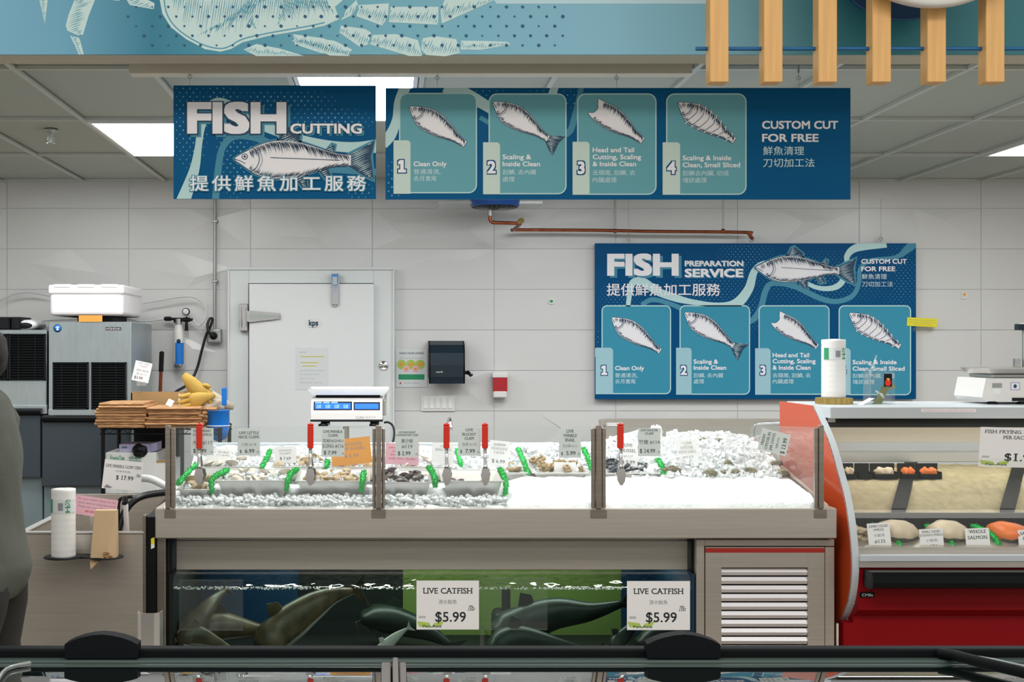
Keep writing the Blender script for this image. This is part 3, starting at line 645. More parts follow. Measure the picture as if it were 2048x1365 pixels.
# ------------------------------------------------------------------ tags and cards
def price_card(name, label, pl, w, h, body, lines, group=None, extra=None, cat='price card', thick=2):
    """a card centred on the plane's origin; lines: (text, y from top 0-1, cap height 0-1 of h, width 0-1 of w or None, ink, bold, font, x 0-1)"""
    m = MB()
    q = [(-w/2, -h/2), (w/2, -h/2), (w/2, h/2), (-w/2, h/2)]
    A = [pl(*p, 0) for p in q]; B = [pl(*p, -thick) for p in q]
    m.add(A+B, [(0, 1, 2, 3), (7, 6, 5, 4), (0, 4, 5, 1), (1, 5, 6, 2), (2, 6, 7, 3), (3, 7, 4, 0)], body)
    for (s, y, ch, wd, ink, bold, font, x) in lines:
        al = 'C' if x == .5 else 'L'
        m.ptext(pl, s, -w/2+x*w, -h/2+y*h, ch*h, ink, bold, al, wd*w if wd else None, font, 1, font == 'serif')
    if extra: extra(m, pl, w, h)
    return m.build(name, None, label, cat, group)
def L(s, y, ch, wd=None, ink='ink', bold=0, font='serif', x=.5): return (s, y, ch, wd, ink, bold, font, x)

# ------------------------------------------------------------------ sloping steel fish table
TY = 5.40
def zd(Y): return .912+.13*(Y-5.42)
XL, XR = fx(310, TY), fx(1674, TY); T0x = fx(340, 5.47)
t = thing('display_table', 'long sloping stainless steel table filled with ice, trays and shellfish', 'table', ((XL+XR)/2, 5.9, 0))
m = MB(); zt, zb = fz(1018, TY), fz(1078, TY)
m.box(XL, XR, TY, TY+.02, zb, zt, 'steel', .004, 1)
m.box(XL, XL+.03, TY+.02, 6.55, zb, zt, 'steel'); m.box(XR-.03, XR, TY+.02, 6.55, zb, zt, 'steel')
m.build('apron', t)
m = MB()
m.prism([(TY+.021, zt-.012), (6.5, zd(6.5)-.012), (6.5, zb+.01), (TY+.021, zb+.01)], 'steel_bright', axis='X', a=XL+.03, b=XR-.03); m.build('deck', t)
m = MB(); m.box(XL+.01, XR-.01, 6.5, 6.53, zb, fz(886, 6.5), 'steel_blue', .004, 1); m.build('back_panel', t)
m = MB(); m.prism([(TY+.08, zt-.005), (6.5, zd(6.5)-.01), (6.5, zd(6.5)+.05), (TY+.08, zt+.008)], 'steel', axis='X', a=XR-.03, b=XR-.01); m.build('side_ledge', t)
m = MB(); m.box(XL+.042, T0x-.007, 5.46, 6.5, .02, zb-.002, 'black'); m.build('side_skirt', t)
for px in (313,):
    m = MB(); m.box(fx(px, 5.44), fx(px+18, 5.44), 5.44, 5.49, 0, zb, 'steel_dark', .003, 1); m.build('leg', t)
for x in (XL+.02, XR-.06):
    m = MB(); m.box(x, x+.05, 6.45, 6.5, 0, zb, 'steel_dark', .003, 1); m.build('leg', t)
# glass guard standing on the table's front rim
GYY = 5.412
t = thing('glass_guard', 'clear glass guard in steel posts along the front rim of the ice table', 'glass guard', ((XL+XR)/2, GYY, zt))
posts = [(332, 351), (745, 770), (1182, 1211), (1628, 1645)]
for k, (a, b) in enumerate(posts):
    m = MB(); zt2 = fz(851, GYY); x0, x1 = fx(a, GYY), fx(b, GYY)
    if k in (1, 2):
        c = (x0+x1)/2; m.box(c-.012, c+.012, GYY-.02, GYY+.006, zt+.001, zt2, 'steel_dark', .002, 1)
        m.box(x0, c-.0135, GYY-.012, GYY+.008, zt+.001, zt2-.012, 'steel_dark', .004, 1); m.box(c+.0135, x1, GYY-.012, GYY+.008, zt+.001, zt2-.012, 'steel_dark', .004, 1)
    else:
        c = x0+(x1-x0)*(.5 if k == 0 else .4); s = (x0, c, c+.0015, x1)
        m.box(s[0], s[1], GYY-.02 if k == 0 else GYY-.012, GYY+.006, zt+.001, zt2-(0 if k == 0 else .012), 'steel_dark', .002, 1); m.box(s[2], s[3], GYY-.012 if k == 0 else GYY-.02, GYY+.008, zt+.001, zt2-(.012 if k == 0 else 0), 'steel_dark', .003, 1)
    m.build('post', t)
    b_ = MB(); b_.box(x0-.004, x1+.003 if k < 3 else x1+.014, TY-.004, TY-.0005, fz(1037, TY), zt-.004, 'steel_dark', .001, 1); b_.build('bracket', t, 'brown steel clip under the post')
for a, b in ((351, 746), (769, 1183), (1210, 1629)):
    m = MB(); m.box(fx(a, GYY), fx(b, GYY), GYY, GYY+.006, zt+.004, fz(853, GYY), 'pane', .001, 1); m.build('pane', t)
m = MB(); x = XR-.075
m.add([(x, GYY+.02, zt+.01), (x, 6.45, zd(6.45)+.03), (x, 6.45, zd(6.45)+.17), (x, GYY+.02, fz(856, GYY))], [(0, 1, 2, 3)], 'pane')
m.add([(x+.006, GYY+.02, zt+.01), (x+.006, 6.45, zd(6.45)+.03), (x+.006, 6.45, zd(6.45)+.17), (x+.006, GYY+.02, fz(856, GYY))], [(3, 2, 1, 0)], 'pane'); m.build('side_pane', t)

# ------------------------------------------------------------------ ice
rnd = random.Random(21)
def hgt(x, Y):
    px = VX+x*K/Y
    h = zd(Y)+.004
    if px > 1000: h += .036*min(1, (px-1000)/40)*max(0, min(1, (Y-5.43)/.1+.3))*(.35 if (Y > 5.84 and px < 1335) else 1)
    # heap on the right with the oysters
    d = ((x-1.58)/.42)**2
    u = max(0, min(1, (Y-5.80)/.28)); g = math.exp(-d*d*1.3)
    h += .085*g*(u*u*(3-2*u))
    if Y > 6.14 and px < 1320: h += .05*min(1, (Y-6.14)/.12)
    return h+.008*noise.noise(Vector((x*17, Y*17, 1)))+.004*noise.noise(Vector((x*55, Y*55, 3)))
m = MB(); nx, ny = 300, 90; vs = []
for j in range(ny+1):
    for i in range(nx+1):
        x = XL+.035+(XR-XL-.115)*i/nx; Y = 5.424+(6.49-5.424)*j/ny
        vs.append((x, Y, hgt(x, Y) if j else zt-.006))
        if j == 0: vs[-1] = (x, 5.4235, zt-.006)
m.add(vs, [(j*(nx+1)+i, j*(nx+1)+i+1, (j+1)*(nx+1)+i+1, (j+1)*(nx+1)+i) for j in range(ny) for i in range(nx)], 'ice_snow', True)
m.build('crushed_ice', None, 'smooth white bed of crushed ice spread over the steel table', 'ice', None, 'stuff')
m = MB()
for k in range(900):     # cubes in front of the trays
    x = rnd.uniform(fx(352, 5.47), fx(1012, 5.47)); Y = rnd.uniform(5.435, 5.535)
    r = rnd.uniform(.009, .015); m.blob((x, Y, zd(Y)+rnd.uniform(.004, .032)), (r, r*rnd.uniform(.8, 1.1), r*rnd.uniform(.7, 1)), 'ice_clear', 1, .35, 1.6, k)
m.noweld = True
m.build('ice_cubes', None, 'row of clear rounded ice cubes along the glass in front of the steel trays', 'ice', None, 'stuff')
m = MB()
for k in range(1500):
    x = rnd.gauss(1.60, .26); Y = rnd.uniform(5.82, 6.42)
    if x > XR-.10 or x < 1.12+(6-Y)*.1: continue
    m.chunk((x, Y, hgt(x, Y)+rnd.uniform(-.002, .012)), rnd.uniform(.008, .018), 'ice_clear')
for k in range(1100):
    x = rnd.uniform(XL+.05, 1.25); Y = rnd.uniform(6.14, 6.36)
    m.chunk((x, Y, hgt(x, Y)+rnd.uniform(0, .016)), rnd.uniform(.007, .016), 'ice_clear')
m.noweld = True
m.build('ice_cubes', None, 'sparkling heap of loose ice cubes around the oysters and behind the rear trays', 'ice', None, 'stuff')

# ------------------------------------------------------------------ steel pans with shellfish
def pan(label, px0, px1, Y0, dep, zf, slope, h, taper=.025):
    x0, x1 = fx(px0, Y0), fx(px1, Y0); Y1 = Y0+dep; zr = lambda Y: zf+slope*(Y-Y0)
    def ring(ins, dz): return [Vector((x0+ins, Y0+ins, zr(Y0+ins)-dz)), Vector((x1-ins, Y0+ins, zr(Y0+ins)-dz)), Vector((x1-ins, Y1-ins, zr(Y1-ins)-dz)), Vector((x0+ins, Y1-ins, zr(Y1-ins)-dz))]
    m = MB(); rings = [ring(0, .004), ring(0, 0), ring(.011, 0), ring(.014, .004), ring(.014+taper, h-.002), ]
    o = [ring(0, .004), ring(.012, .005), ring(.012+taper, h)]
    for R in (rings, o):
        for a, b in zip(R, R[1:]):
            m.add(a+b, [(i, (i+1) % 4, 4+(i+1) % 4, 4+i) for i in range(4)], 'steel_bright')
    m.add(rings[-1], [(0, 1, 2, 3)], 'steel_bright'); m.add(o[-1], [(3, 2, 1, 0)], 'steel_bright')
    m.build('steel_pan', None, label, 'tray', 'steel pans of shellfish')
    return (x0+.03, x1-.03, Y0+.03, Y1-.03, zr)
def shell(name, mats, L_, W_, H_, ridges=7):
    m = MB(); n = 14; k = 6
    for sg in (1, -1):
        vs = [Vector((0, 0, sg*H_))]; 
        for j in range(1, k+1):
            for i in range(n):
                a = 2*math.pi*i/n; r = j/k; rr_ = 1-.14*math.cos(a)+.05*math.cos(2*a)
                z = sg*H_*(1-r**2.2)+sg*(.03*H_*math.sin(r*ridges*3.1))
                vs.append(Vector((L_*rr_*r*math.cos(a)-.06*L_*(1-r), W_*rr_*r*math.sin(a), z if j < k else sg*.0004)))
        fs = [(0, 1+i, 1+(i+1) % n) for i in range(n)]
        for j in range(k-1): fs += [(1+j*n+i, 1+(j+1)*n+i, 1+(j+1)*n+(i+1) % n, 1+j*n+(i+1) % n) for i in range(n)]
        m.add(vs, fs, mats, True)
    return m.build(name)
protos = {}
def shells(kind, name, label, cat, group, area_, n, mats, size, zoff=-.012, spread=1, seed=0):
    g = random.Random(seed); x0, x1, Y0, Y1, zr = area_
    p = protos.get((name, mats))
    for k in range(n):
        if p is None:
            p = kind(name, mats); protos[(name, mats)] = p; o = p
        else: o = p.copy(); COL.objects.link(o)
        x = g.uniform(x0, x1); Y = Y0+(Y1-Y0)*g.random()**1.1
        o.location = (x, Y, zr(Y)+zoff+g.uniform(-.006, .006)); o.rotation_euler = (g.uniform(-.7, .7), g.uniform(-.6, .6), g.uniform(0, 6.28))
        s = size*g.uniform(.8, 1.2); o.scale = (s, s, s)
        put(o, label, cat, group)
def clamk(n, mt): return shell(n, mt, .027, .022, .011)
def musselk(n, mt): return shell(n, mt, .036, .016, .011, 4)
def razork(n, mt):
    m = MB(); m.loft([(-.06, 0, 0), (-.058, 0, 0), (-.02, 0, .001), (.03, 0, 0), (.058, 0, -.001), (.06, 0, -.001)], [.006, .010, .011, .011, .010, .005], [.004, .006, .007, .007, .006, .003], mt); return m.build(n)
def snailk(n, mt):
    m = MB(); pts = [(.022*(1-i/26)*math.cos(i*.55), .022*(1-i/26)*math.sin(i*.55), .0016*i-.018) for i in range(25)]
    m.tube(pts, [.016*(1-i/27) for i in range(25)], mt, 8); return m.build(n)
def icebed(label, A, n, zoff, seed, r=(.006, .013), mt='ice_clear'):
    g = random.Random(seed); m = MB(); x0, x1, Y0, Y1, zr = A
    vs = []; q = 10
    for j in range(q+1):
        for i in range(q+1):
            x = x0-.012+(x1-x0+.024)*i/q; Y = Y0-.012+(Y1-Y0+.024)*j/q; vs.append((x, Y, zr(Y)+zoff+.008*noise.noise(Vector((x*40, Y*40, seed)))))
    m.add(vs, [(j*(q+1)+i, j*(q+1)+i+1, (j+1)*(q+1)+i+1, (j+1)*(q+1)+i) for j in range(q) for i in range(q)], 'ice_snow', True)
    for k in range(n):
        x = g.uniform(x0, x1); Y = g.uniform(Y0, Y1); m.chunk((x, Y, zr(Y)+zoff+g.uniform(0, .018)), g.uniform(*r), mt)
    m.noweld = True
    m.build('crushed_ice', None, label, 'ice', None, 'stuff')
FR = [('steel pan of cherry clams at the left end of the front row', 352, 420, 5.49, .30, 980, ('cherry_clam', 'large pale cherry clam in the leftmost front pan', 'cherry clams in the pan', 'shell_tan', 1.35, 7)),
      ('steel pan of pale clams and ice, second pan of the front row', 430, 580, 5.53, .27, 962, ('little_neck_clam', 'small beige clam half under ice in the second front pan', 'little neck clams in the pan', 'shell_white', 1.0, 14)),
      ('steel pan of manila clams behind the second pair of tongs', 590, 740, 5.53, .27, 963, ('manila_clam', 'small brown clam in the front pan under the orange card', 'manila clams in the pan', 'shell_tan', .85, 26)),
      ('steel pan of dark mahogany clams just right of the second post', 746, 866, 5.53, .27, 966, ('mahogany_clam', 'dark brown mahogany clam in the front pan below the 黃沙蜆 tag', 'mahogany clams in the pan', 'shell_dark', 1.15, 15)),
      ('nearly empty steel pan of bloody clams between two pairs of tongs', 882, 1010, 5.53, .27, 963, ('bloody_clam', 'ridged grey clam at the bottom of the nearly empty front pan', 'bloody clams in the pan', 'shell_dark', 1.0, 8))]
for k, (lab, a, b, Y0, dep, py, (nm_, cl_, gr, mt_, sz, n)) in enumerate(FR):
    A = pan(lab, a, b, Y0, dep, fz(py, Y0), .10, .088)
    zo_ = -.050 if k == 4 else -.012
    q_ = .025 if k == 4 else -.004; A = (A[0]+q_, A[1]-q_, A[2]+max(0, q_), A[3]-max(0, q_), A[4])
    icebed('crushed ice under the clams in the '+('leftmost front pan', 'second front pan', 'third front pan', 'front pan right of the second post', 'nearly empty front pan')[k], A, (50, 150, 60, 90, 14)[k], zo_-.012, k+50)
    shells(clamk, nm_, cl_, 'clam', gr, A, n, mt_, sz, zo_, seed=k+3)
RR = [('steel pan in the rear row behind the leftmost front pan', 398, 520, 1.052, ('surf_clam', 'pale clam in the rear pan behind the leftmost white card', 'shell_white', 1.0, 9)),
      ('steel pan in the rear row behind the second front pan', 542, 648, 1.052, ('surf_clam', 'pale clam in the rear pan behind the tilted white card', 'shell_tan', 1.0, 9)),
      ('steel pan in the rear row behind the orange card', 664, 772, 1.052, ('grey_clam', 'greyish clam in the rear pan under the orange card', 'shell_tan', 1.1, 12)),
      ('steel pan in the rear row behind the pink card', 790, 905, 1.052, ('grey_clam', 'tan clam in the rear pan behind the pink card', 'shell_white', 1.1, 10))]
for k, (lab, a, b, z, (nm_, cl_, mt_, sz, n)) in enumerate(RR):
    A = pan(lab, a, b, 5.86, .27, z, .10, .07)
    icebed('crushed ice in the '+lab[len('steel pan in the '):].replace('rear row', 'rear pan'), A, 110, -.018, k+70)
    shells(clamk, nm_, cl_, 'clam', 'clams in the rear pans', A, n, mt_, sz, -.004, seed=k+30)
A = pan('shallow rear pan of brown shells left of the winkle snails', 1008, 1056, 5.86, .27, fz(946, 5.86), .10, .045); icebed('crushed ice in the narrow shallow rear pan', A, 30, -.018, 81); shells(clamk, 'brown_clam', 'tan shell in the narrow shallow rear pan', 'clam', 'brown shells', A, 5, 'snail', 1.0, -.006, seed=41)
A = pan('shallow rear pan of winkle snails left of the third post', 1064, 1178, 5.86, .27, fz(946, 5.86), .10, .045); icebed('crushed ice in the winkle snail pan', A, 50, -.02, 82); shells(snailk, 'winkle_snail', 'brown winkle snail in the shallow rear pan below its tag', 'snail', 'winkle snails in the pan', A, 26, 'snail', .7, -.004, seed=42)
A = pan('shallow rear pan of mussels and razor clams right of the third post', 1190, 1322, 5.86, .27, fz(947, 5.86), .10, .045); icebed('crushed ice in the mussel pan', A, 60, -.02, 83)
A1 = (A[0], A[0]+.15, A[2], A[3], A[4]); shells(musselk, 'mussel', 'blue black mussel in the pan right of the third post', 'mussel', 'mussels in the pan', A1, 16, 'shell_black', 1, .0, seed=43)
A2 = (A[0]+.15, A[1], A[2], A[3], A[4]); shells(razork, 'razor_clam', 'dark razor clam in the pan below the #114 tag', 'clam', 'razor clams in the pan', A2, 9, 'shell_black', .75, .0, seed=44)
# oysters in the heap
g = random.Random(9); op = None
for k, (px, py, Y) in enumerate([(1420, 960, 5.84), (1449, 957, 5.85), (1474, 958, 5.85), (1492, 953, 5.87), (1507, 955, 5.86), (1550, 944, 5.93), (1568, 958, 5.84), (1457, 947, 5.93), (1334, 950, 5.9), (1411, 903, 6.18), (1438, 898, 6.2), (1349, 952, 5.87)]):
    if op is None:
        m = MB(); m.blob((0, 0, 0), (.034, .026, .013), 'oyster', 3, .55, 2.6, 4); m.blob((.006, .0, .009), (.024, .018, .007), 'oyster', 3, .6, 3.2, 8); op = m.build('oyster', origin=(0, 0, 0)); o = op
    else: o = op.copy(); COL.objects.link(o)
    x = fx(px, Y); o.location = (x, Y, hgt(x, Y)+.012); o.rotation_euler = (g.uniform(-.5, 1), g.uniform(-.5, .5), g.uniform(0, 6)); s = g.uniform(.75, 1.15); o.scale = (s, s, s)
    put(o, 'rough grey green oyster half buried in the ice heap at the table\'s end', 'oyster', 'oysters in the ice heap')
# green plastic grass strips between the pans
def grass(label, pts, seed):
    g = random.Random(seed); q = catmull([tuple(p) for p in pts], 6); q = [Vector(p) for p in q]; m = MB()
    m.tube(q, .010, 'parsley', 8)
    for k in range(len(q)-1):
        for j in range(26):
            c = q[k].lerp(q[k+1], g.random()); a = g.uniform(0, 6.28); t_ = (q[k+1]-q[k]).normalized(); u = t_.orthogonal().normalized(); w = t_.cross(u)
            d = (u*math.cos(a)+w*math.sin(a)+t_*g.uniform(-.5, .5)).normalized(); s_ = d.cross(t_).normalized()*.0028
            b = c+d*.008; e = c+d*g.uniform(.014, .021)
            m.add([b-s_, b+s_, e], [(0, 1, 2)], 'parsley')
    m.noweld = True
    m.build('grass_divider', None, label, 'divider', 'green plastic grass dividers')
for k, (lab, P) in enumerate([
    ('green grass strip at the far left beside the leftmost front pan', [(356, 968, 5.5), (372, 950, 5.65), (392, 930, 5.8)]),
    ('green grass strip between the first and second front pans', [(424, 986, 5.5), (423, 964, 5.53), (434, 951, 5.6), (455, 941, 5.72)]),
    ('green grass strip behind the second front pan, left of the tilted white card', [(522, 938, 5.88), (532, 920, 5.98), (540, 902, 6.1)]),
    ('green grass strip between the second and third front pans', [(573, 982, 5.5), (576, 962, 5.52), (582, 948, 5.6), (594, 940, 5.7)]),
    ('short green grass strip peeking out left of the orange card', [(651, 936, 5.9), (656, 922, 6.0)]),
    ('green grass strip between the third front pan and the second post', [(722, 984, 5.5), (725, 962, 5.52), (728, 944, 5.62)]),
    ('green grass strip left of the third pair of tongs', [(870, 974, 5.5), (870, 958, 5.53), (864, 944, 5.62), (857, 936, 5.7)]),
    ('thin green grass strip behind the LIVE BLOODY CLAM tag', [(922, 930, 5.95), (914, 900, 6.15)]),
    ('green grass strip at the right end of the front row of pans', [(1010, 990, 5.5), (1012, 968, 5.53), (1006, 950, 5.62), (1000, 940, 5.72)]),
    ('green grass strip leaning in the shallow rear pans', [(1055, 946, 5.88), (1048, 925, 5.98), (1036, 898, 6.12)]),
    ('green grass strip behind the third post', [(1184, 940, 5.9), (1176, 918, 6.0), (1167, 898, 6.12)]),
    ('green grass strip at the right end of the mussel pan', [(1327, 950, 5.87), (1324, 935, 5.92), (1316, 920, 6.0)])]):
    grass(lab, [W(*p) for p in P], k+5)
# cards standing in the pans
def stem(o, pl, h, depth=.09):
    m = MB(); a = pl(0, h/2, -1); m.tube([a, a+Vector((0, .0, -depth))], .004, 'acrylic', 6)
    m.box(a.x-.012, a.x+.012, a.y-.004, a.y+.006, a.z-.012, a.z+.008, 'acrylic'); m.build('clip', o)
def pick(label, px0, py0, px1, py1, Y, ang, body, lines, lean=12, name='price_card', dep=.05):
    pl = PXP(Y).sub((px0+px1)/2, (py0+py1)/2, ang, lean)
    o = price_card(name, label, pl, px1-px0, py1-py0, body, lines, 'cards standing in the pans'); WL[o.name] = o.location.copy()
    stem(o, pl, py1-py0, dep); return o
F = 'ink_faint'
pick('small white card at the left end of the pans, behind the #117 tag', 430, 899, 462, 932, 6.02, 4, 'paper', [L('SURF', .25, .12, .7, F), L('CLAMS', .45, .12, .8, F)])
pick('blank white card low in the pans, below the #117 tag', 412, 912, 455, 938, 5.95, 3, 'paper', [])
pick('tilted white card priced $7.69 left of the second tongs', 549, 893, 592, 927, 5.92, -2, 'paper', [L('LIVE RAZOR', .3, .1, .6, F), L('CLAM', .48, .1, .5, F), L('$ 7.69', .8, .16, .5, 'ink')])
pick('large orange card stuck in the pan beside the #116 tag', 662, 877, 742, 930, 5.86, -6, 'orange_card', [L('HEADLESS', .28, .11, .55, 'ink_faint'), L('SHRIMP IN SHELL', .45, .11, .75, 'ink_faint'), L('$ 5.99', .72, .12, .35, 'ink_faint')], 6)
pick('pink card of red text behind the #119 tag', 771, 887, 838, 930, 5.9, 2, 'pink_card', [L('please do not', .25, .08, .8, 'ink_red'), L('touch the', .42, .08, .6, 'ink_red'), L('live clams', .58, .08, .7, 'ink_red'), L('ask for help', .75, .08, .8, 'ink_red')], 6)
pick('white card right behind the third pair of tongs', 864, 886, 908, 931, 5.92, 3, 'paper', [L('LIVE', .2, .1, .3, F), L('BEAN CLAM', .36, .1, .7, F)])
pick('tilted white card priced $6.99 right of the fourth tongs', 978, 882, 1018, 934, 5.9, 6, 'paper', [L('SHRIMP', .2, .09, .6, F), L('HEADLESS', .35, .09, .8, F), L('16/20', .5, .09, .5, F), L('$ 6.99', .86, .13, .65, 'ink')])
pick('small white card low among the winkle snails', 1108, 925, 1152, 945, 5.9, 1, 'paper', [])
pick('white LIVE MUSSEL card priced 5.99 behind the fifth tongs', 1238, 884, 1275, 934, 5.95, 2, 'paper', [L('LIVE', .2, .12, .45), L('MUSSEL', .42, .12, .85), L('#1137', .62, .08, .5, F), L('$ 5.99', .88, .13, .7)])
pick('white LIVE OYSTER WITH SHELL card on the ice heap', 1354, 880, 1396, 934, 5.95, -4, 'paper', [L('* LIVE', .18, .1, .5, F), L('OYSTER', .34, .1, .62, F), L('WITH SHELL', .5, .1, .88, F), L('#112', .68, .08, .5, F), L('$ 2.99', .9, .12, .6)], dep=.08)
# tags taped behind the glass
GP = PXP(GYY+.0085)
def gtag(label, x0, y0, x1, y1, lines, ang=0):
    price_card('price_tag', label, GP.sub((x0+x1)/2, (y0+y1)/2, ang), x1-x0, y1-y0, 'tag_clear', lines, 'shellfish tags behind the glass', None, 'price tag', 1.5)
gtag('tag #117 for LIVE CHERRY CLAMS on the glass, partly behind the first tongs', 382, 857, 427, 911, [L('LIVE CHERRY', .14, .085, .82, 'ink', .01), L('CLAMS (WILD)', .28, .085, .85, 'ink', .01), L('大蛤 #117', .60, .16, .88, font='cjk'), L('$ 3.99', .91, .14, .58, 'ink', .012, x=.1), L('/lb', .91, .07, .1, F, x=.86)])
gtag('tag #118 for LIVE LITTLE NECK CLAMS on the glass', 475, 857, 520, 912, [L('LIVE LITTLE', .22, .10, .88, 'ink', .01), L('NECK CLAMS', .37, .10, .92, 'ink', .01), L('小蛤 #118', .64, .12, .66, 'ink_faint', font='cjk'), L('$', .90, .11, .08, 'ink', .012, x=.1), L('6.99', .90, .14, .42, 'ink', .012, x=.33), L('/lb', .90, .07, .13, F, x=.84)])
gtag('tag #116 for LIVE MANILA CLAMS on the glass, beside the orange card', 643, 859, 689, 914, [L('LIVE MANILA', .13, .09, .84, 'ink', .01), L('CLAMS', .27, .09, .42, 'ink', .01), L('花蛤NGHEU', .47, .12, .9, font='cjk'), L('SONG #116', .67, .12, .92), L('$ 7.99', .92, .13, .55, 'ink', .012, x=.1), L('/lb', .92, .07, .12, F, x=.86)])
gtag('tag #119 for LIVE MAHOGANY CLAMS on the glass, in front of the pink card', 791, 860, 837, 915, [L('LIVE MAHOGANY', .13, .07, .76, 'ink', .01), L('CLAMS/SAVORY CLAM', .23, .07, .98, 'ink', .01), L('黃沙蜆', .47, .14, .5, font='cjk'), L('#119', .67, .12, .46), L('$ 2.99', .93, .14, .55, 'ink', .012, x=.1), L('/lb', .93, .07, .12, F, x=.86)])
gtag('tag #120 for LIVE BLOODY CLAM on the glass between two tongs', 916, 857, 961, 912, [L('LIVE', .11, .10, .34, 'ink', .01), L('BLOODY', .27, .10, .62, 'ink', .01), L('CLAM', .42, .10, .42, 'ink', .01), L('血蚶 #120', .63, .11, .64, F, font='cjk'), L('$', .90, .11, .08, 'ink', .012, x=.1), L('7.99', .90, .14, .42, 'ink', .012, x=.33), L('/lb', .90, .07, .13, F, x=.84)])
gtag('tag #113 for LIVE WINKLE SNAIL on the glass left of the third post', 1118, 857, 1162, 916, [L('LIVE', .15, .10, .34, 'ink', .01), L('WINKLE', .30, .10, .62, 'ink', .01), L('SNAIL', .45, .10, .46, 'ink', .01), L('花石螺 #113', .64, .09, .66, F, font='cjk'), L('$', .91, .10, .08, 'ink', .012, x=.1), L('5.99', .91, .13, .42, 'ink', .012, x=.33), L('/lb', .91, .07, .13, F, x=.84)])
gtag('tag #114 for LIVE RAZOR CLAM on the glass right of the fifth tongs', 1276, 857, 1321, 913, [L('LIVE RAZOR', .11, .08, .78, 'ink', .01), L('CLAM', .23, .08, .38, 'ink', .01), L('竹蟶 #114', .56, .15, .92, font='cjk'), L('$ 14.99', .88, .14, .68, 'ink', .012, x=.08), L('/lb', .88, .07, .12, F, x=.86)])
gtag('sideways tag for FRESH OYSTER IN JAR at the right end of the glass', 1526, 856, 1570, 914, [L('FRESH', .16, .09, .5, 'ink', .01), L('OYSTER IN', .32, .09, .8, 'ink', .01), L('JAR (16OZ)', .48, .09, .8, 'ink', .01), L('蠔肉', .66, .08, .5, F, font='cjk'), L('$ 13.99', .93, .14, .72, 'ink', .012, x=.08)], -76)
# tongs hooked over the glass edge
def tongs(label, px, proto=None):
    x = fx(px, GYY); zt2 = fz(853, GYY)
    t = thing('serving_tongs', label, 'tongs', (x, GYY+.003, zt2), 'red handled tongs on the glass')
    for sg, off in ((-1, 0), (1, .006)):
        yy = GYY+.003+sg*.010
        m = MB(); m.box(x-.013, x+.013, yy-.004, yy+.004, zt2-.098, zt2+.002, 'red_grip', .0035, 2)
        m.build('grip', t)
        m = MB(); pts = [(x, yy, zt2-.096), (x+off*.3, yy+sg*.004, zt2-.14), (x+off*.6, yy+sg*.010, zt2-.175), (x+off, yy+sg*.014, zt2-.19)]
        m.loft(pts, [.0075, .0072, .0085, .012], [.0035, .003, .0025, .0025], 'chrome', up=(0, 1, 0), n=12)
        out = []
        for i in range(28):
            a = 2*math.pi*i/28; r = 1+.07*math.cos(9*a); out.append((x+off+.0235*r*math.sin(a)*(.82+.18*math.cos(a)), zt2-.222+.038*r*math.cos(a)))
        m.prism(out, 'chrome', axis='Y', a=yy+sg*.012, b=yy+sg*.016)
        m.build('arm', t)
    m = MB(); m.box(x-.014, x+.014, GYY-.012, GYY+.018, zt2+.003, zt2+.011, 'red_grip', .003, 2); m.tube([(x, GYY-.008, zt2+.008), (x, GYY+.014, zt2+.008)], .006, 'rubber_red', 8); m.build('hinge', t)
for px, lab in ((399, 'red handled steel tongs in front of the #117 tag, leftmost of five'), (621, 'red handled steel tongs left of the #116 tag'), (893, 'red handled steel tongs left of the #120 tag'), (970, 'red handled steel tongs right of the #120 tag'), (1241, 'red handled steel tongs right of the third post')):
    tongs(lab, px)

# ------------------------------------------------------------------ live fish tank under the table
T0, T1, TF, TB = fx(340, 5.47), fx(1389, 5.47), 5.47, 6.32
WZ = fz(1179, TF); GZ = fz(1149, TF); BZ = .14
t = thing('fish_tank', 'long glass fronted tank of live catfish built in under the ice table', 'fish tank', ((T0+T1)/2, 5.9, 0))
m = MB(); m.box(T0+.012, T1-.012, TF, TF+.012, BZ, GZ, 'tank_glass', .001, 1); m.build('front_glass', t)
m = MB(); m.box(T0, T1, TF+.02, TB, BZ-.03, BZ, 'tank_black'); m.build('tank_floor', t)
m = MB(); z1 = zb-.003
m.box(T0, fx(596, TB), TB, TB+.02, BZ, z1, 'tank_blue'); m.build('back_wall', t)
m = MB(); m.box(fx(596, TB), fx(806, TB), TB, TB+.02, BZ, z1, 'tank_black'); m.build('back_wall', t)
m = MB(); m.box(fx(806, TB), fx(1242, TB), TB, TB+.02, BZ, z1, 'tank_green'); m.build('back_wall', t)
m = MB(); m.box(fx(1242, TB), T1, TB, TB+.02, BZ, z1, 'tank_blue'); m.build('back_wall', t)
m = MB(); m.box(T0-.006, T0+.012, TF, TB, BZ, GZ, 'tank_black'); m.box(T1-.012, T1, TF, TB, BZ, GZ, 'tank_blue'); m.build('side_wall', t)
m = MB(); m.box(T0, T1, TB+.03, TB+.05, 0, z1, 'black'); m.box(T0, T1, TF+.02, TB+.02, 0, BZ-.031, 'black'); m.build('base', t)
HD = 5.56
m = MB(); m.pbox(352, 1376, 1082, 1141, HD, .02, 'steel', .003, seg=1); m.box(fx(352, HD), fx(1376, HD), HD+.02, HD+.2, fz(1083, HD), fz(1083, HD)+.01, 'steel'); m.build('hood', t)
m = MB(); m.box(T0+.03, T1-.03, TF+.002, TF+.010, GZ, GZ+.006, 'acrylic'); m.box(fx(960, TF), fx(968, TF), TF-.004, TF, BZ, GZ, 'acrylic'); m.build('glass_edge', t)
m = MB(); nx, ny = 200, 40; vs = []
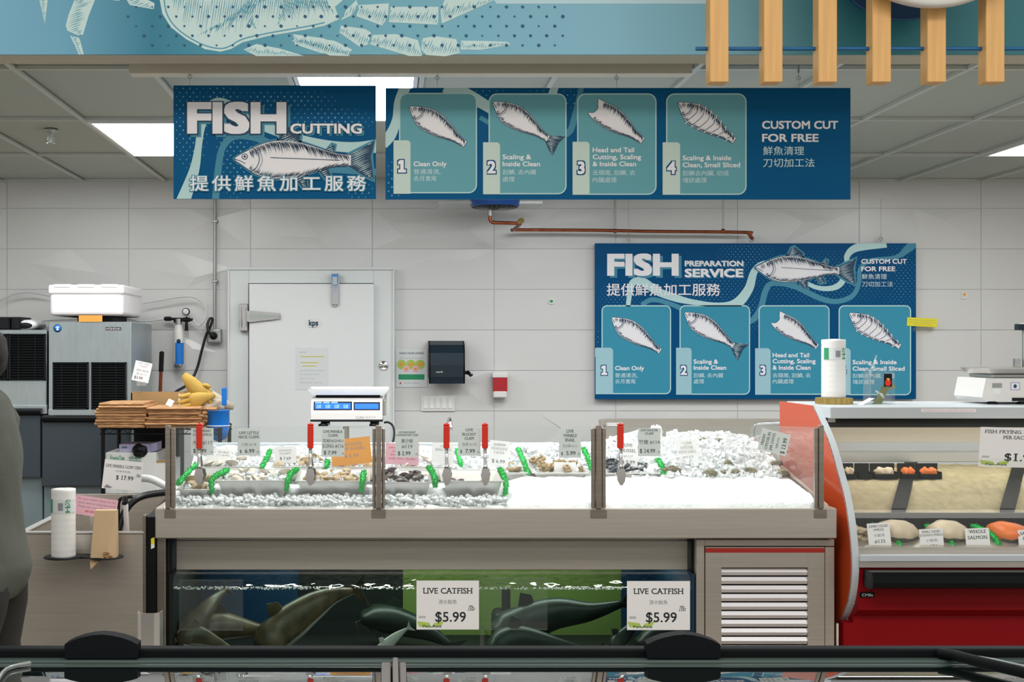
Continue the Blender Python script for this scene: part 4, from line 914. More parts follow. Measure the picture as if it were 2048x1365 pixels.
for j in range(ny+1):
    for i in range(nx+1):
        x = T0+.013+(T1-T0-.026)*i/nx; Y = TF+.0125+(TB-TF-.014)*j/ny
        vs.append((x, Y, WZ+.010*noise.noise(Vector((x*13, Y*22, 2)))+.006*noise.noise(Vector((x*37, Y*50, 5)))))
m.add(vs, [(j*(nx+1)+i, j*(nx+1)+i+1, (j+1)*(nx+1)+i+1, (j+1)*(nx+1)+i) for j in range(ny) for i in range(nx)], 'water', True)
m.add([(T0+.013, TF+.0126, BZ), (T1-.013, TF+.0126, BZ), (T1-.013, TF+.0126, WZ-.005), (T0+.013, TF+.0126, WZ-.005)], [(0, 1, 2, 3)], 'water_body')
m.noweld = True
m.build('water', t, 'greenish rippling water')
m = MB(); g = random.Random(4)
for a, b, n in ((345, 640, 260), (1090, 1250, 200), (640, 1090, 120)):
    for k in range(n):
        x = fx(g.uniform(a, b), TF); m.blob((x, TF+.018+g.random()*.02, WZ+g.uniform(-.006, .004)), [g.uniform(.002, .005)]*3, 'white', 1)
m.noweld = True
m.build('foam', t, 'white line of foam', kind='stuff')
m = MB(); m.tube([W(1012, 1178, 6.1), W(1012, 1225, 6.1)], .022, 'tank_black', 10); m.box(fx(985, 6.1), fx(1055, 6.1), 6.05, 6.2, BZ, fz(1222, 6.1), 'tank_black', .03, 3); m.build('filter_box', t)
l = area('tank_lamp', (.2, 5.93, .74), 2.0, .06, 10.0, (1, .97, .88)); l.parent = None
def catfish(label, P, r, seed, top='fish_skin', belly='fish_belly', mouth=False):
    q = [Vector(p) for p in catmull([tuple(W(*p)) for p in P], 6)]; n = len(q); m = MB()
    prof = [(0, .45), (.04, .7), (.12, .92), (.25, 1), (.4, 1), (.6, .78), (.8, .45), (.93, .26), (1, .2)]
    def pr(u):
        for (a, x), (b, y) in zip(prof, prof[1:]):
            if a <= u <= b: return x+(y-x)*(u-a)/(b-a)
        return .2
    ws = [r*pr(i/(n-1))*(1.05 if i/(n-1) < .25 else .78) for i in range(n)]; hs = [r*pr(i/(n-1))*(.72 if i/(n-1) < .12 else 1) for i in range(n)]
    m.loft(q, ws, hs, top, up=(0, 0, 1), n=18)
    k = len(m.f); bi = m.m(belly)
    for f in range(k-2):
        j = f % 18
        if 11 <= j <= 15: m.mi[f] = bi
    if mouth: m.blob(q[0], (r*.5, r*.5, r*.26), 'fish_mouth', 2, .1)
    o = m.build('catfish', None, label, 'fish', 'live catfish in the tank'); WL[o.name] = o.location.copy()
    up = Vector((0, 0, 1)); t_ = (q[-1]-q[-4]).normalized(); s_ = t_.cross(Vector((0, 1, 0))).normalized()
    f = MB(); e = q[-1]; f.prism([(e.x, e.z)] if False else [((e-s_*r*.2).x, (e-s_*r*.2).z), ((e+t_*r*.9-s_*r*.95).x, (e+t_*r*.9-s_*r*.95).z), ((e+t_*r*.55).x, (e+t_*r*.55).z), ((e+t_*r*.9+s_*r*.95).x, (e+t_*r*.9+s_*r*.95).z), ((e+s_*r*.2).x, (e+s_*r*.2).z)], top, axis='Y', a=e.y-.003, b=e.y+.003); f.build('tail_fin', o)
    f = MB(); i = n//3; c = q[i]; t2 = (q[i+1]-q[i-1]).normalized(); u2 = Vector((-t2.z, 0, t2.x)); u2 = u2 if u2.z > 0 else -u2
    b = c+u2*hs[i]*.9; pts = [b-t2*r*.5, b-t2*r*.1+u2*r*.8, b+t2*r*.45+u2*r*.5, b+t2*r*.5]
    f.prism([(p.x, p.z) for p in pts], top, axis='Y', a=b.y-.003, b=b.y+.003); f.build('dorsal_fin', o)
    f = MB(); i = n//6; c = q[i]; b = c-u2*hs[i]*.5+Vector((0, -ws[i]*.8, 0)); t2 = (q[i+1]-q[i-1]).normalized()
    f.prism([(p.x, p.z) for p in (b, b+t2*r*.9-u2*r*.5, b+t2*r*.5-u2*r*.8)], belly, axis='Y', a=b.y-.003, b=b.y+.003); f.build('pectoral_fin', o)
    f = MB(); h = q[1]; d = (q[0]-q[3]).normalized()
    for sg in (-1, 1): f.tube([h+Vector((0, sg*ws[1]*.7, 0)), h+d*r*.5+Vector((0, sg*r, -.01)), h+d*r*.2+Vector((0, sg*r*1.3, -r*.9))], [.002, .0015, .0006], top, 5)
    f.build('barbels', o)
    ey = MB(); ey.blob(q[2]+Vector((0, -ws[2]*.86, hs[2]*.35)), [.005]*3, 'black', 1, 0); ey.build('eye', o)
catfish('catfish with a pink mouth lying pale side up at the tank\'s left corner', [(354, 1280, 5.545), (390, 1272, 5.55), (425, 1282, 5.56), (470, 1304, 5.58)], .045, 1, 'fish_skin', 'fish_belly', True)
catfish('catfish rising out of the left corner above the pale one, mouth open', [(360, 1266, 5.60), (392, 1245, 5.66), (425, 1205, 5.76), (450, 1182, 5.84)], .052, 2, 'fish_skin', 'fish_belly', True)
catfish('brownish catfish behind the empty sign holder at the tank\'s left', [(400, 1262, 5.85), (440, 1255, 5.86), (490, 1258, 5.88), (560, 1268, 5.92)], .07, 3)
catfish('big brown catfish slanting tail up left of the first LIVE CATFISH sign', [(515, 1298, 5.66), (555, 1268, 5.70), (610, 1225, 5.74), (660, 1195, 5.78), (705, 1183, 5.82)], .085, 4)
catfish('dark catfish behind the big brown slanting one', [(720, 1235, 6.05), (780, 1240, 6.05), (850, 1262, 6.05), (900, 1290, 6.05)], .07, 5, 'fish_dark', 'fish_dark')
catfish('pale bluish catfish tail rising below the first LIVE CATFISH sign', [(752, 1310, 5.62), (772, 1292, 5.62), (795, 1272, 5.63), (815, 1258, 5.64)], .028, 6, 'fish_belly', 'fish_belly')
catfish('large dark catfish swimming before the green wall', [(985, 1262, 5.80), (1040, 1250, 5.80), (1110, 1228, 5.82), (1180, 1224, 5.84), (1245, 1208, 5.86)], .085, 7, 'fish_dark', 'fish_dark')
catfish('dark catfish resting low under the clear holder in the tank\'s middle', [(975, 1300, 5.7), (1030, 1282, 5.7), (1100, 1290, 5.72), (1180, 1305, 5.75)], .07, 8, 'fish_dark', 'fish_dark')
catfish('catfish with a pale flank below the right LIVE CATFISH sign', [(1222, 1298, 5.64), (1242, 1280, 5.65), (1262, 1258, 5.68), (1290, 1225, 5.75)], .04, 9, 'fish_dark', 'fish_belly')
catfish('dark catfish in the right corner of the tank', [(1270, 1290, 5.8), (1320, 1278, 5.8), (1360, 1270, 5.82), (1375, 1268, 5.83)], .06, 10, 'fish_dark', 'fish_dark')
# clear sign holders on the tank glass
def holder(label, x0, y0, x1, y1):
    Y = TF-.008; m = MB(); m.pbox(x0, x1, y0, y1, Y, .0015, 'acrylic'); 
    m.pbox(x0, x1, y1-2, y1, Y-.004, .0055, 'acrylic'); m.pbox(x0, x1, y0, y0+3, Y-.002, .0035, 'acrylic')
    return m.build('sign_holder', None, label, 'sign holder', 'clear holders on the tank glass')
holder('empty clear sign holder at the left end of the tank glass', 358, 1160, 486, 1262)
holder('empty clear sign holder in the middle of the tank glass', 968, 1156, 1095, 1261)
def leaf(m, pl, w, h):
    for q, mt_ in (([(-.46, .44), (-.49, .33), (-.30, .36), (-.26, .46)], 'leaf_green'), ([(-.27, .46), (-.22, .37), (-.06, .32), (-.10, .42)], 'leaf_green')): m.pflat(pl, [(a*w, b*h) for a, b in q], mt_, 1)
    m.ptext(pl, 'Pan-Asia', -.40*w, .455*h, .05*h, 'print_navy', .01, width=.3*w, font='bf', layer=2)
    g = random.Random(1)
    for k in range(12):
        x = -.46+k*.009; m.pflat(pl, [(x*w, .22*h), ((x+.004)*w, .22*h), ((x+.004)*w, .27*h), (x*w, .27*h)], 'ink_faint', 1)
for lab, x0, x1, y0, y1 in (('LIVE CATFISH $5.99 sign left of the tank\'s middle seam', 833, 958, 1162, 1260), ('LIVE CATFISH $5.99 sign at the right end of the tank', 1254, 1380, 1163, 1261)):
    pl = PXP(TF-.006).sub((x0+x1)/2, (y0+y1)/2)
    price_card('price_sign', lab, pl, x1-x0, y1-y0, 'paper', [L('LIVE CATFISH', .265, .115, .8, 'ink', .012), L('游水鯰魚', .47, .085, .29, F, font='cjk'), L('/lb', .61, .10, .11, x=.82), L('$5.99', .84, .20, .49, 'ink', .012, x=.30)], 'live catfish signs', leaf, 'sign')
# louvred machine cabinet at the right end under the table
CY = 5.46
t = thing('machine_cabinet', 'stainless cabinet with a louvred door at the right end under the table', 'cabinet', (fx(1525, CY), CY+.3, 0))
m = MB(); m.pbox(1393, 1409, 1080, 1420, CY, .04, 'steel', .002, seg=1); m.pbox(1650, 1669, 1095, 1420, CY, .04, 'steel', .002, seg=1); m.pbox(1409, 1669, 1080, 1093, CY, .04, 'steel', .002, seg=1)
m.box(fx(1393, CY), fx(1669, CY), CY+.042, 6.4, 0, zb-.004, 'black'); m.build('body', t)
d = MB()
for r_ in ((1411, 1443, 1095, 1420), (1616, 1649, 1095, 1420), (1443, 1616, 1095, 1136)): d.pbox(*r_, CY-.004, .02, 'steel', .001, seg=1)
d = d.build('door', t)
m = MB(); m.pbox(1411, 1649, 1097, 1106, CY-.0055, .0015, 'rubber_red'); m.build('tape', d, 'red tape strip along the door\'s top')  # red mirrored in the door's bevelled top edge, laid on as a coloured strip
m = MB()
for k in range(11):
    y0 = 1139+k*17.2; z = fz(y0, CY); h = 17.2*CY/K; x0, x1 = fx(1443, CY), fx(1615, CY)
    m.prism([(CY+.010, z+.06*h), (CY-.001, z-.36*h), (CY+.003, z-.74*h), (CY+.006, z-.74*h), (CY+.003, z-.36*h), (CY+.013, z+.04*h)], 'louvre', axis='X', a=x0, b=x1)
m.build('louvres', d)
# ------------------------------------------------------------------ back wall fittings
# cold-room door
DY = YW-.02
t = thing('door_1', None, None, (fx(622, DY), DY, 0), kind='structure')
m = MB(); m.pbox(458, 497, 538, 1200, DY-.06, .06, 'door_frame', .004, seg=1); m.pbox(747, 786, 538, 1200, DY-.06, .06, 'door_frame', .004, seg=1); m.pbox(497, 747, 538, 567, DY-.06, .06, 'door_frame', .004, seg=1); m.pbox(455, 788, 535, 540, DY-.075, .05, 'door_frame', .002, seg=1); m.pbox(455, 459, 538, 1200, DY-.075, .05, 'door_frame', .002, seg=1); m.pbox(785, 789, 538, 1200, DY-.075, .05, 'door_frame', .002, seg=1)
m.build('door_frame', t)
m = MB(); m.pbox(498, 748, 568, 1200, DY-.11, .05, 'door_white', .006); lf = m.build('door_leaf', t)
LY = DY-.11
m = MB(); m.pbox(479, 495, 608, 662, LY-.004, .05, 'chrome', .004); m.pbox(483, 493, 618, 652, LY-.03, .03, 'zinc', .006); m.tube([W(487, 615, LY-.02), W(487, 655, LY-.02)], .018, 'chrome', 12)
m.prism([(fx(487, LY), fz(625, LY)), (fx(500, LY), fz(622, LY)), (fx(560, LY), fz(627, LY)), (fx(560, LY), fz(638, LY)), (fx(500, LY), fz(645, LY)), (fx(487, LY), fz(641, LY))], 'chrome', axis='Y', a=LY-.022, b=LY-.002)
m.prism([(fx(500, LY), fz(628, LY)), (fx(560, LY), fz(631, LY)), (fx(560, LY), fz(636, LY)), (fx(500, LY), fz(640, LY))], 'zinc', axis='Y', a=LY-.026, b=LY-.022)
m.build('hinge', t)
m = MB(); m.pbox(662, 678, 548, 575, LY-.012, .05, 'chrome', .004); m.pbox(665, 674, 553, 571, LY-.035, .025, 'zinc', .004); m.pbox(664, 676, 570, 610, LY-.028, .028, 'chrome', .004); m.pbox(667, 672, 609, 614, LY-.02, .02, 'zinc', .002); m.build('closer', t)
m = MB(); c = W(627, 647, LY-.002); m.prism([(c.x+.068*math.cos(a*.2618), c.z+.034*math.sin(a*.2618)) for a in range(24)], 'white_plastic', axis='Y', a=LY-.003, b=LY)
LP = PXP(LY-.004); m.ptext(LP, 'kps', 627, 652, 12, 'print_navy', .03, 'C', width=19, layer=1); m.ptext(LP, 'SYSTEMS', 627, 656, 2.2, 'ink_faint', 0, 'C', width=14, layer=1); m.build('badge', t)
m = MB(); c = W(767, 732, DY-.06); m.lathe([(0, -.014), (.022, -.013), (.028, -.008), (.034, -.008), (.037, 0)], c, 'chrome', 'Y', 24); m.box(c.x-.003, c.x+.003, c.y-.018, c.y-.012, c.z-.014, c.z+.014, 'zinc'); m.build('lock', t)
# notice in a plastic sleeve on the door, hand washing poster
pl = PXP(LY-.003).sub(624, 738, 0)
price_card('notice', 'notice in a clear plastic sleeve taped on the white cold room door', pl, 66, 84, 'sheet_clear', [L('NOTICE', .12, .025, .2, F, x=.12), L('please keep this door closed at all times', .22, .02, .72, 'ink_faint', x=.15), L('cold room temperature log', .36, .02, .5, F, x=.15), L('do not leave carts in front of the door', .44, .02, .45, F, x=.2), L('check the fan before opening', .55, .018, .75, F, x=.12), L('wash hands and wear gloves', .64, .018, .6, F, x=.12), L('report any leak', .74, .018, .45, F, x=.12), L('thank you', .84, .018, .7, F, x=.12)], None,
    lambda m, p, w, h: [m.pflat(p, [(a*w, b*h), (c*w, b*h), (c*w, (b+.022)*h), (a*w, (b+.022)*h)], 'yellow_card', .5) for a, b, c in ((-.34, -.30, .38), (-.35, -.155, .2), (-.28, -.075, .1))], 'notice')
def poster(m, p, w, h):
    for k, (x, y) in enumerate(((-.32, -.10), (-.02, -.10), (.28, -.10), (-.17, .02), (.13, .02))):
        r = .155*w if k < 3 else .11*w; q = [(x*w+r*math.cos(a*.3927), y*h+r*math.sin(a*.3927)) for a in range(16)]
        m.pflat(p, q, 'leaf_green' if k < 3 else 'pink_card', 1+k*.2); r *= .55; m.pflat(p, [(x*w+r*math.cos(a*.7854), y*h+r*.7*math.sin(a*.7854)) for a in range(8)], 'orange_card', 2.4)
    m.pflat(p, [(-.42*w, .16*h), (.42*w, .16*h), (.42*w, .30*h), (-.42*w, .30*h)], 'ink_green', 1)
    m.pflat(p, [(-.38*w, .37*h), (-.33*w, .37*h), (-.33*w, .42*h), (-.38*w, .42*h)], 'ink_red', 1)
price_card('poster', 'WASH YOUR HANDS poster with green pictures beside the paper towel dispenser', PXP(YW-.012).sub(823, 737, 0), 62, 76, 'sheet_clear', [L('WASH YOUR HANDS!', .13, .05, .8, 'ink', .01, 'bf'), L('before handling food and after every break', .24, .02, .8, F, font='bf'), L('keep clean', .90, .03, .5, F, font='bf')], None, poster, 'poster')
# towel dispenser
PY = YW-.012
t = thing('towel_dispenser', 'glossy dark paper towel dispenser with side crank on the tiled wall', 'dispenser', W(895, 768, PY))
m = MB(); x0, x1, z0, z1 = fx(860, PY-.2), fx(928, PY-.2), fz(768, PY-.2), fz(682, PY-.2)
prof = [(PY, z1), (PY-.08, z1), (PY-.15, z1-.03), (PY-.19, z1-.09), (PY-.2, z1-.18), (PY-.2, z0+.05), (PY-.19, z0), (PY-.17, z0+.005), (PY-.165, z0+.035), (PY, z0+.04)]
m.prism(prof, 'gloss_shell', axis='X', a=x0, b=x1)
for sgx in (x0-.008, x1-.004): m.prism([(p[0], p[1]) for p in prof], 'black', axis='X', a=sgx, b=sgx+.012)
m.build('cover', t)
m = MB(); m.ptext(PXP(PY-.2015), 'tork', 872, 746, 3.5, 'white', .005, width=14, layer=1); m.build('badge', t)
m = MB(); c = W(930, 746, PY-.12); m.tube([c, c+Vector((.02, 0, 0))], .013, 'black', 12); m.loft([c+Vector((.018, -.01, .01)), c+Vector((.03, -.02, -.006)), c+Vector((.04, -.03, -.02)), c+Vector((.056, -.03, -.012))], [.012, .013, .012, .006], [.01, .012, .014, .006], 'black', up=(0, 1, 0), n=10); m.build('crank', t)
# soap dispenser
t = thing('soap_dispenser', 'white wall soap dispenser with a red soap window', 'dispenser', W(1000, 796, PY))
m = MB(); m.pbox(985, 1016, 746, 756, PY-.09, .09, 'white_plastic', .006); m.pbox(987, 1014, 782, 796, PY-.085, .085, 'white_plastic', .008); m.pbox(988, 1013, 752, 788, PY-.04, .04, 'white_plastic'); m.build('body', t)
m = MB(); m.pbox(986, 1015, 753, 784, PY-.085, .06, 'red_soap', .006); m.build('reservoir', t)
# light switches
t = thing('switch_plate', 'white plate of five rocker switches under the towel dispenser', 'switch', W(876, 823, PY))
m = MB(); m.pbox(842, 910, 792, 823, PY-.006, .008, 'white_plastic', .002, seg=1); m.build('plate', t)
for k in range(5):
    m = MB(); m.pbox(847+k*12.4, 856+k*12.4, 797, 818, PY-.012, .006, 'white', .002, seg=1); m.build('switch', t)
# stickers
m = MB(); c = W(1103, 603, PY); m.prism([(c.x+.026*math.cos(a*.5236), c.z+.024*math.sin(a*.5236)) for a in range(12)], 'white_plastic', axis='Y', a=PY-.004, b=PY+.006); m.pflat(PXP(PY-.005), [(1099, 601), (1103, 600), (1107, 602), (1104, 606), (1100, 605)], 'ink_green', 1); m.build('sticker', None, 'tiny round pale sticker with a green mark on the tiles', 'sticker')
m = MB(); m.pbox(1923, 1935, 584, 598, PY-.003, .008, 'white_plastic'); m.pflat(PXP(PY-.004), [(1926, 587), (1932, 586), (1931, 592), (1927, 594)], 'orange_card', 1); m.build('sticker', None, 'tiny sticker with an orange mark high on the wall right of the menu board', 'sticker')
pl = PXP(SYW-.006).sub(1844, 645, 3)
price_card('note', 'bright yellow note taped over the right edge of the wall menu board', pl, 60, 17, 'yellow_card', [L('please ask our staff for help with your fish', .3, .10, .9, F, font='bf'), L('we cut and clean it for free today only here', .55, .10, .92, F, font='bf'), L('thank you very much', .8, .10, .6, F, font='bf')], None, None, 'note')
m = MB(); m.pbox(1826, 1862, 655, 663, SYW-.012, .01, 'acrylic'); m.build('clear_bracket', None, 'small clear plastic bracket under the yellow note', 'bracket')
# copper pipe with the blue heater fan
pts = [W(980, 433, 8.7), W(980, 439, 8.7), W(985, 445, 8.7), W(1000, 446, 8.7), W(1034, 447, 8.7), W(1040, 449, 8.78), W(1028, 460, 9.0), W(1040, 460, 9.06), W(1200, 461, 9.06), W(1300, 463, 9.06), W(1488, 465, 9.06), W(1498, 469, 9.06), W(1505, 478, 9.08)]
t = thing('copper_pipe', 'long copper drain pipe running along the wall above the menu board', 'pipe', pts[7])
m = MB(); m.tube(catmull([tuple(p) for p in pts], 5), .0125, 'copper', 12); c = W(1042, 443, 8.7); m.tube([c+Vector((-.02, 0, -.01)), c+Vector((.0, -.01, .004)), c+Vector((.008, -.02, .006))], [.014, .019, .019], 'brass', 12)
for px in (1230, 1446): m.tube([W(px-3, 462, 9.06), W(px+3, 462, 9.06)], .016, 'copper', 12)
m.build('pipe', t)
m = MB(); c = W(1502, 479, 9.1); m.tube([c+Vector((.018*math.cos(a*.6283), -.01, .018*math.sin(a*.6283))) for a in range(11)], .005, 'zinc', 8, False); m.build('ring_clip', t)
for px in (1230, 1446):
    m = MB(); m.tube([W(px, 461, 9.06), Vector((fx(px, 9.06), 9.06, CEIL))], .006, 'zinc', 8); m.build('hanger_rod', t)
c = W(990, 418, 8.7)
t = thing('drain_unit', 'round blue unit with a mesh underside hanging just below the menu sign', 'ceiling unit', c)
m = MB(); m.lathe([(.0, .0), (.165, .012), (.172, .02), (.185, .10), (.185, .30), (0, .30)], c, 'fan_blue', n=40); m.build('housing', t)
m = MB(); m.lathe([(0, -.004), (.158, .008), (.165, .014)], c, 'charcoal', n=40); m.tube([c+Vector((-.035, 0, -.01)), c+Vector((-.035, 0, -.05))], .018, 'zinc', 12)
for k in range(24):
    a = k*math.pi/12; m.tube([c+Vector((.03*math.cos(a), .03*math.sin(a), -.004)), c+Vector((.155*math.cos(a), .155*math.sin(a), .005))], .0015, 'zinc', 4)
m.build('mesh_base', t)
m = MB(); m.tube([c+Vector((0, 0, .3)), Vector((c.x, c.y, CEIL))], .03, 'zinc', 12); m.box(c.x-.40, c.x+.33, c.y-.05, c.y+.3, c.z+.03, c.z+.05, 'plastic_film'); m.build('bracket', t)
# electrical conduit, box, cord
t = thing('conduit', 'grey metal conduit coming down the wall to the socket box', 'conduit', W(429, 660, YW-.04))
m = MB(); m.tube([Vector((fx(430, YW-.04), YW-.045, CEIL)), W(429, 660, YW-.045)], .011, 'zinc', 12); m.build('tube', t)
for py in (440, 560):
    m = MB(); m.pbox(424, 435, py, py+5, YW-.06, .055, 'zinc', .003, seg=1); m.build('strap', t)
t = thing('socket_box', 'grey cast socket box at the foot of the wall conduit', 'socket', W(427, 687, YW-.06))
m = MB(); m.pbox(413, 442, 658, 687, YW-.075, .07, 'zinc', .012); m.build('box', t)
m = MB(); c = W(427, 672, YW-.08); m.lathe([(0, -.03), (.02, -.03), (.024, -.01), (.03, .006)], c, 'black', 'Y', 20); m.build('plug', t)
for px, py in ((417, 662), (438, 662), (417, 683), (438, 683)):
    m = MB(); c = W(px, py, YW-.077); m.lathe([(0, -.004), (.006, -.003), (.007, .004)], c, 'chrome', 'Y', 10); m.build('screw', t)
pts = [W(427, 672, 9.08), W(418, 665, 9.05), W(415, 650, 9.05), W(420, 638, 9.06), W(425, 640, 9.08), W(420, 655, 9.08), W(412, 672, 9.1), W(404, 700, 9.1), W(395, 735, 9.1), W(385, 757, 9.08), W(372, 772, 9.05), W(355, 782, 9.0), W(345, 790, 8.9)]
m = MB(); m.tube(catmull([tuple(p) for p in pts], 6), .0105, 'hose_black', 10); m.build('power_cord', None, 'thick black power cord looping down from the socket box', 'cord')
# water filter
t = thing('water_filter', 'white and blue water filter cartridge with a gauge on the wall', 'filter', W(357, 737, YW-.1))
FY = YW-.09
m = MB(); c = W(357, 735, FY); H = (735-650)*FY/K; m.lathe([(.0, 0), (.036, 0), (.038, .01), (.038, H-.05), (.03, H-.02), (.03, H)], c, 'white_plastic', n=28)
m.lathe([(.0, -.001), (.0385, -.001), (.039, .03), (.0385, .031)], c, 'chrome', n=28); m.build('cartridge', t)
m = MB(); vs = []; 
for j in range(13):
    a = -2.05+j*.17
    for z in (fz(729, FY), fz(686, FY)): vs.append((c.x+.0395*math.cos(a), c.y+.0395*math.sin(a), z))
m.add(vs, [(2*i, 2*i+2, 2*i+3, 2*i+1) for i in range(12)], 'blue_plastic'); m.lathe([(0, -.004), (.016, -.003), (.016, .0)], (c.x+.008, c.y-.0385, fz(683, FY)), 'print_navy', 'Y', 20); m.build('label', t, 'blue label')
m = MB(); m.tube([W(328, 638, FY), W(386, 640, FY)], .011, 'black', 10); m.tube([W(330, 638, FY), W(342, 638, FY)], .017, 'black', 10); m.tube([W(348, 641, FY), W(364, 641, FY)], .02, 'black', 12); m.tube([W(366, 640, FY), W(380, 640, FY)], .016, 'black', 12); m.tube([W(373, 634, FY), W(373, 662, FY)], [.008, .014, ], 'black', 10); m.tube([W(357, 638, FY), W(357, 652, FY)], .026, 'zinc', 14); m.build('manifold', t)
m = MB(); c = W(372, 624, FY); m.lathe([(0, -.016), (.026, -.016), (.028, -.012), (.028, .012), (0, .012)], c, 'black', 'Y', 28); m.lathe([(0, -.0175), (.022, -.0175), (.022, -.0165)], c, 'white', 'Y', 24); m.tube([c+Vector((0, -.019, 0)), c+Vector((.008, -.019, .012))], .0012, 'black', 5); m.build('gauge', t)
for lab, P in (('thin white water hose looping from behind the foam box to the wall filter', [(285, 607), (320, 601), (355, 595), (385, 594), (405, 606), (413, 624), (408, 642), (396, 652), (386, 640)]), ('thin white water hose on the wall left of the foam box', [(-8, 606), (8, 597), (30, 588), (60, 585), (100, 592)]), ('thin white water hose along the top of the ice machine', [(72, 643), (110, 640), (150, 639), (240, 636), (280, 643), (325, 639)])):
    m = MB(); m.tube(catmull([tuple(W(a, b, 9.1 if k_ else 9.1)) for k_, (a, b) in enumerate(P)], 6), .007, 'hose_white', 8); m.build('water_hose', None, lab, 'hose')
# ------------------------------------------------------------------ prep counter behind the table
SKY = 8.6
t = thing('prep_counter', 'low stainless prep counter behind the ice table', 'counter', W(870, 1000, SKY)-Vector((0, 0, W(870, 1000, SKY).z)))
m = MB(); m.box(fx(535, SKY), fx(1200, SKY), SKY-.6, SKY, .80, .84, 'steel', .004, 1); m.build('worktop', t)
m = MB(); m.pbox(535, 1200, 886, 925, SKY, .02, 'steel_blue', .003, seg=1); m.build('splashback', t)
for a in (540, 1190):
    for y in (SKY-.55, SKY-.05):
        m = MB(); m.tube([(fx(a, SKY), y, 0), (fx(a, SKY), y, .8)], .02, 'steel', 10); m.build('leg', t)
t = thing('sink_unit', 'tall stainless sink with a splashback behind the right half of the ice table', 'sink', (fx(1400, SKY), SKY, 0))
m = MB(); m.pbox(1207, 1592, 838, 960, SKY, .02, 'steel', .004, seg=1); m.pbox(1200, 1212, 840, 852, SKY-.04, .06, 'steel', .004, seg=1); m.pbox(1212, 1245, 846, 853, SKY-.004, .003, 'white'); m.build('splashback', t)
m = MB(); m.box(fx(1207, SKY), fx(1592, SKY), SKY-.62, SKY, .62, .86, 'steel_blue', .004, 1); m.build('basin', t)
for a in (1215, 1580):
    m = MB(); m.tube([(fx(a, SKY), SKY-.5, 0), (fx(a, SKY), SKY-.5, .62)], .02, 'steel', 10); m.build('leg', t)
m = MB(); m.tube(catmull([tuple(W(a, b, 8.3)) for a, b in ((1508, 862), (1510, 852), (1518, 848), (1560, 846), (1600, 844))], 5), .009, 'chrome', 10); m.tube([W(1508, 862, 8.3), W(1508, 862, 8.3)+Vector((0, 0, -.14))], .009, 'chrome', 10); m.build('towel_rail', t)
t = thing('faucet', 'small chrome tap rising behind the glass below the switch plate', 'faucet', (fx(897, 8.5), 8.5, .84))
m = MB(); c = W(897, 838, 8.5); m.tube([(c.x, 8.5, .84), (c.x, 8.5, c.z-.03), (c.x+.002, 8.48, c.z), (c.x+.006, 8.44, c.z+.004), (c.x+.010, 8.41, c.z-.02), (c.x+.011, 8.40, c.z-.08)], .011, 'chrome', 10); m.build('spout', t)
m = MB(); m.lathe([(.024, 0), (.024, .03), (.014, .04), (.014, .06)], (c.x, 8.5, .84), 'chrome', n=16); m.build('base', t)
# ------------------------------------------------------------------ scale on its stand behind the ice table
SY_ = 6.62
t = thing('digital_scale', 'white shop scale with blue displays and a steel tray, behind the glass', 'scale', W(698, 850, SY_))
m = MB(); x0, x1 = fx(622, SY_), fx(765, SY_); z0, z1 = fz(844, SY_), fz(797, SY_)
m.prism([(SY_, z0+.012), (SY_-.004, z0+.05), (SY_+.03, z1), (SY_+.30, z1), (SY_+.30, z0+.012)], 'white_plastic', axis='X', a=x0, b=x1)
m.box(x0-.004, x1+.002, SY_-.004, SY_+.3, z0, z0+.012, 'charcoal', .003, 1); m.build('body', t)
def sp_(px, py): # point on the tilted front
    z = fz(py, SY_); u = max(0, (z-z0-.05)/(z1-z0-.05)); return Vector((fx(px, SY_), SY_-.004+.034*u-.0015, z))
for a, b, c0, c1, nm in ((627, 704, 804, 821, 'price display'), (707, 760, 805, 821, 'total display')):
    m = MB(); m.add([sp_(a, c0), sp_(b, c0), sp_(b, c1), sp_(a, c1)], [(0, 1, 2, 3)], 'charcoal')
    o_ = Vector((0, -.001, 0)); m.add([sp_(a+2.5, c0+(3 if a < 700 else 3))+o_, sp_(b-3, c0+3)+o_, sp_(b-3, c1-2.5)+o_, sp_(a+2.5, c1-2.5)+o_], [(0, 1, 2, 3)], 'screen_blue')
    if a < 700:
        o2 = o_*2
        for k in range(3): m.add([sp_(a+3+k*16, c0+1)+o2, sp_(a+16+k*16, c0+1)+o2, sp_(a+16+k*16, c0+3)+o2, sp_(a+3+k*16, c0+3)+o2], [(0, 1, 2, 3)], 'screen_pale')
        for k, s_ in enumerate(('0.00', '0.00', '0.00', '0.00')):
            p0 = sp_(a+6+k*18, c1-4); sc = Plane(p0+o2, (SY_/K, 0, 0), (0, (-.034/(z1-z0-.05))*SY_/K, -SY_/K)); m.ptext(sc, s_, 0, 0, 7, 'screen_pale', .01, width=9, font='bf', layer=0)
    m.build('display', t)
m = MB(); m.ptext(PXP(SY_-.0045), 'CAS', 712, 838, 5, 'ink_faint', 0, width=16, layer=1); m.ptext(PXP(SY_-.0045), 'Legal for Trade', 731, 836, 3, 'ink_faint', 0, width=20, layer=1); m.build('badge', t)
m = MB(); zt_, zb_ = fz(778, SY_), fz(791, SY_); X0, X1 = fx(615, SY_), fx(778, SY_)
r1 = [Vector((X0, SY_+.0, zt_)), Vector((X1, SY_, zt_)), Vector((X1, SY_+.32, zt_)), Vector((X0, SY_+.32, zt_))]; r2 = [Vector((X0+.022, SY_+.022, zb_)), Vector((X1-.022, SY_+.022, zb_)), Vector((X1-.022, SY_+.298, zb_)), Vector((X0+.022, SY_+.298, zb_))]
r0 = [v+Vector((0, 0, -.004)) for v in r1]; r3 = [v+Vector((0, 0, .003)) for v in r2]
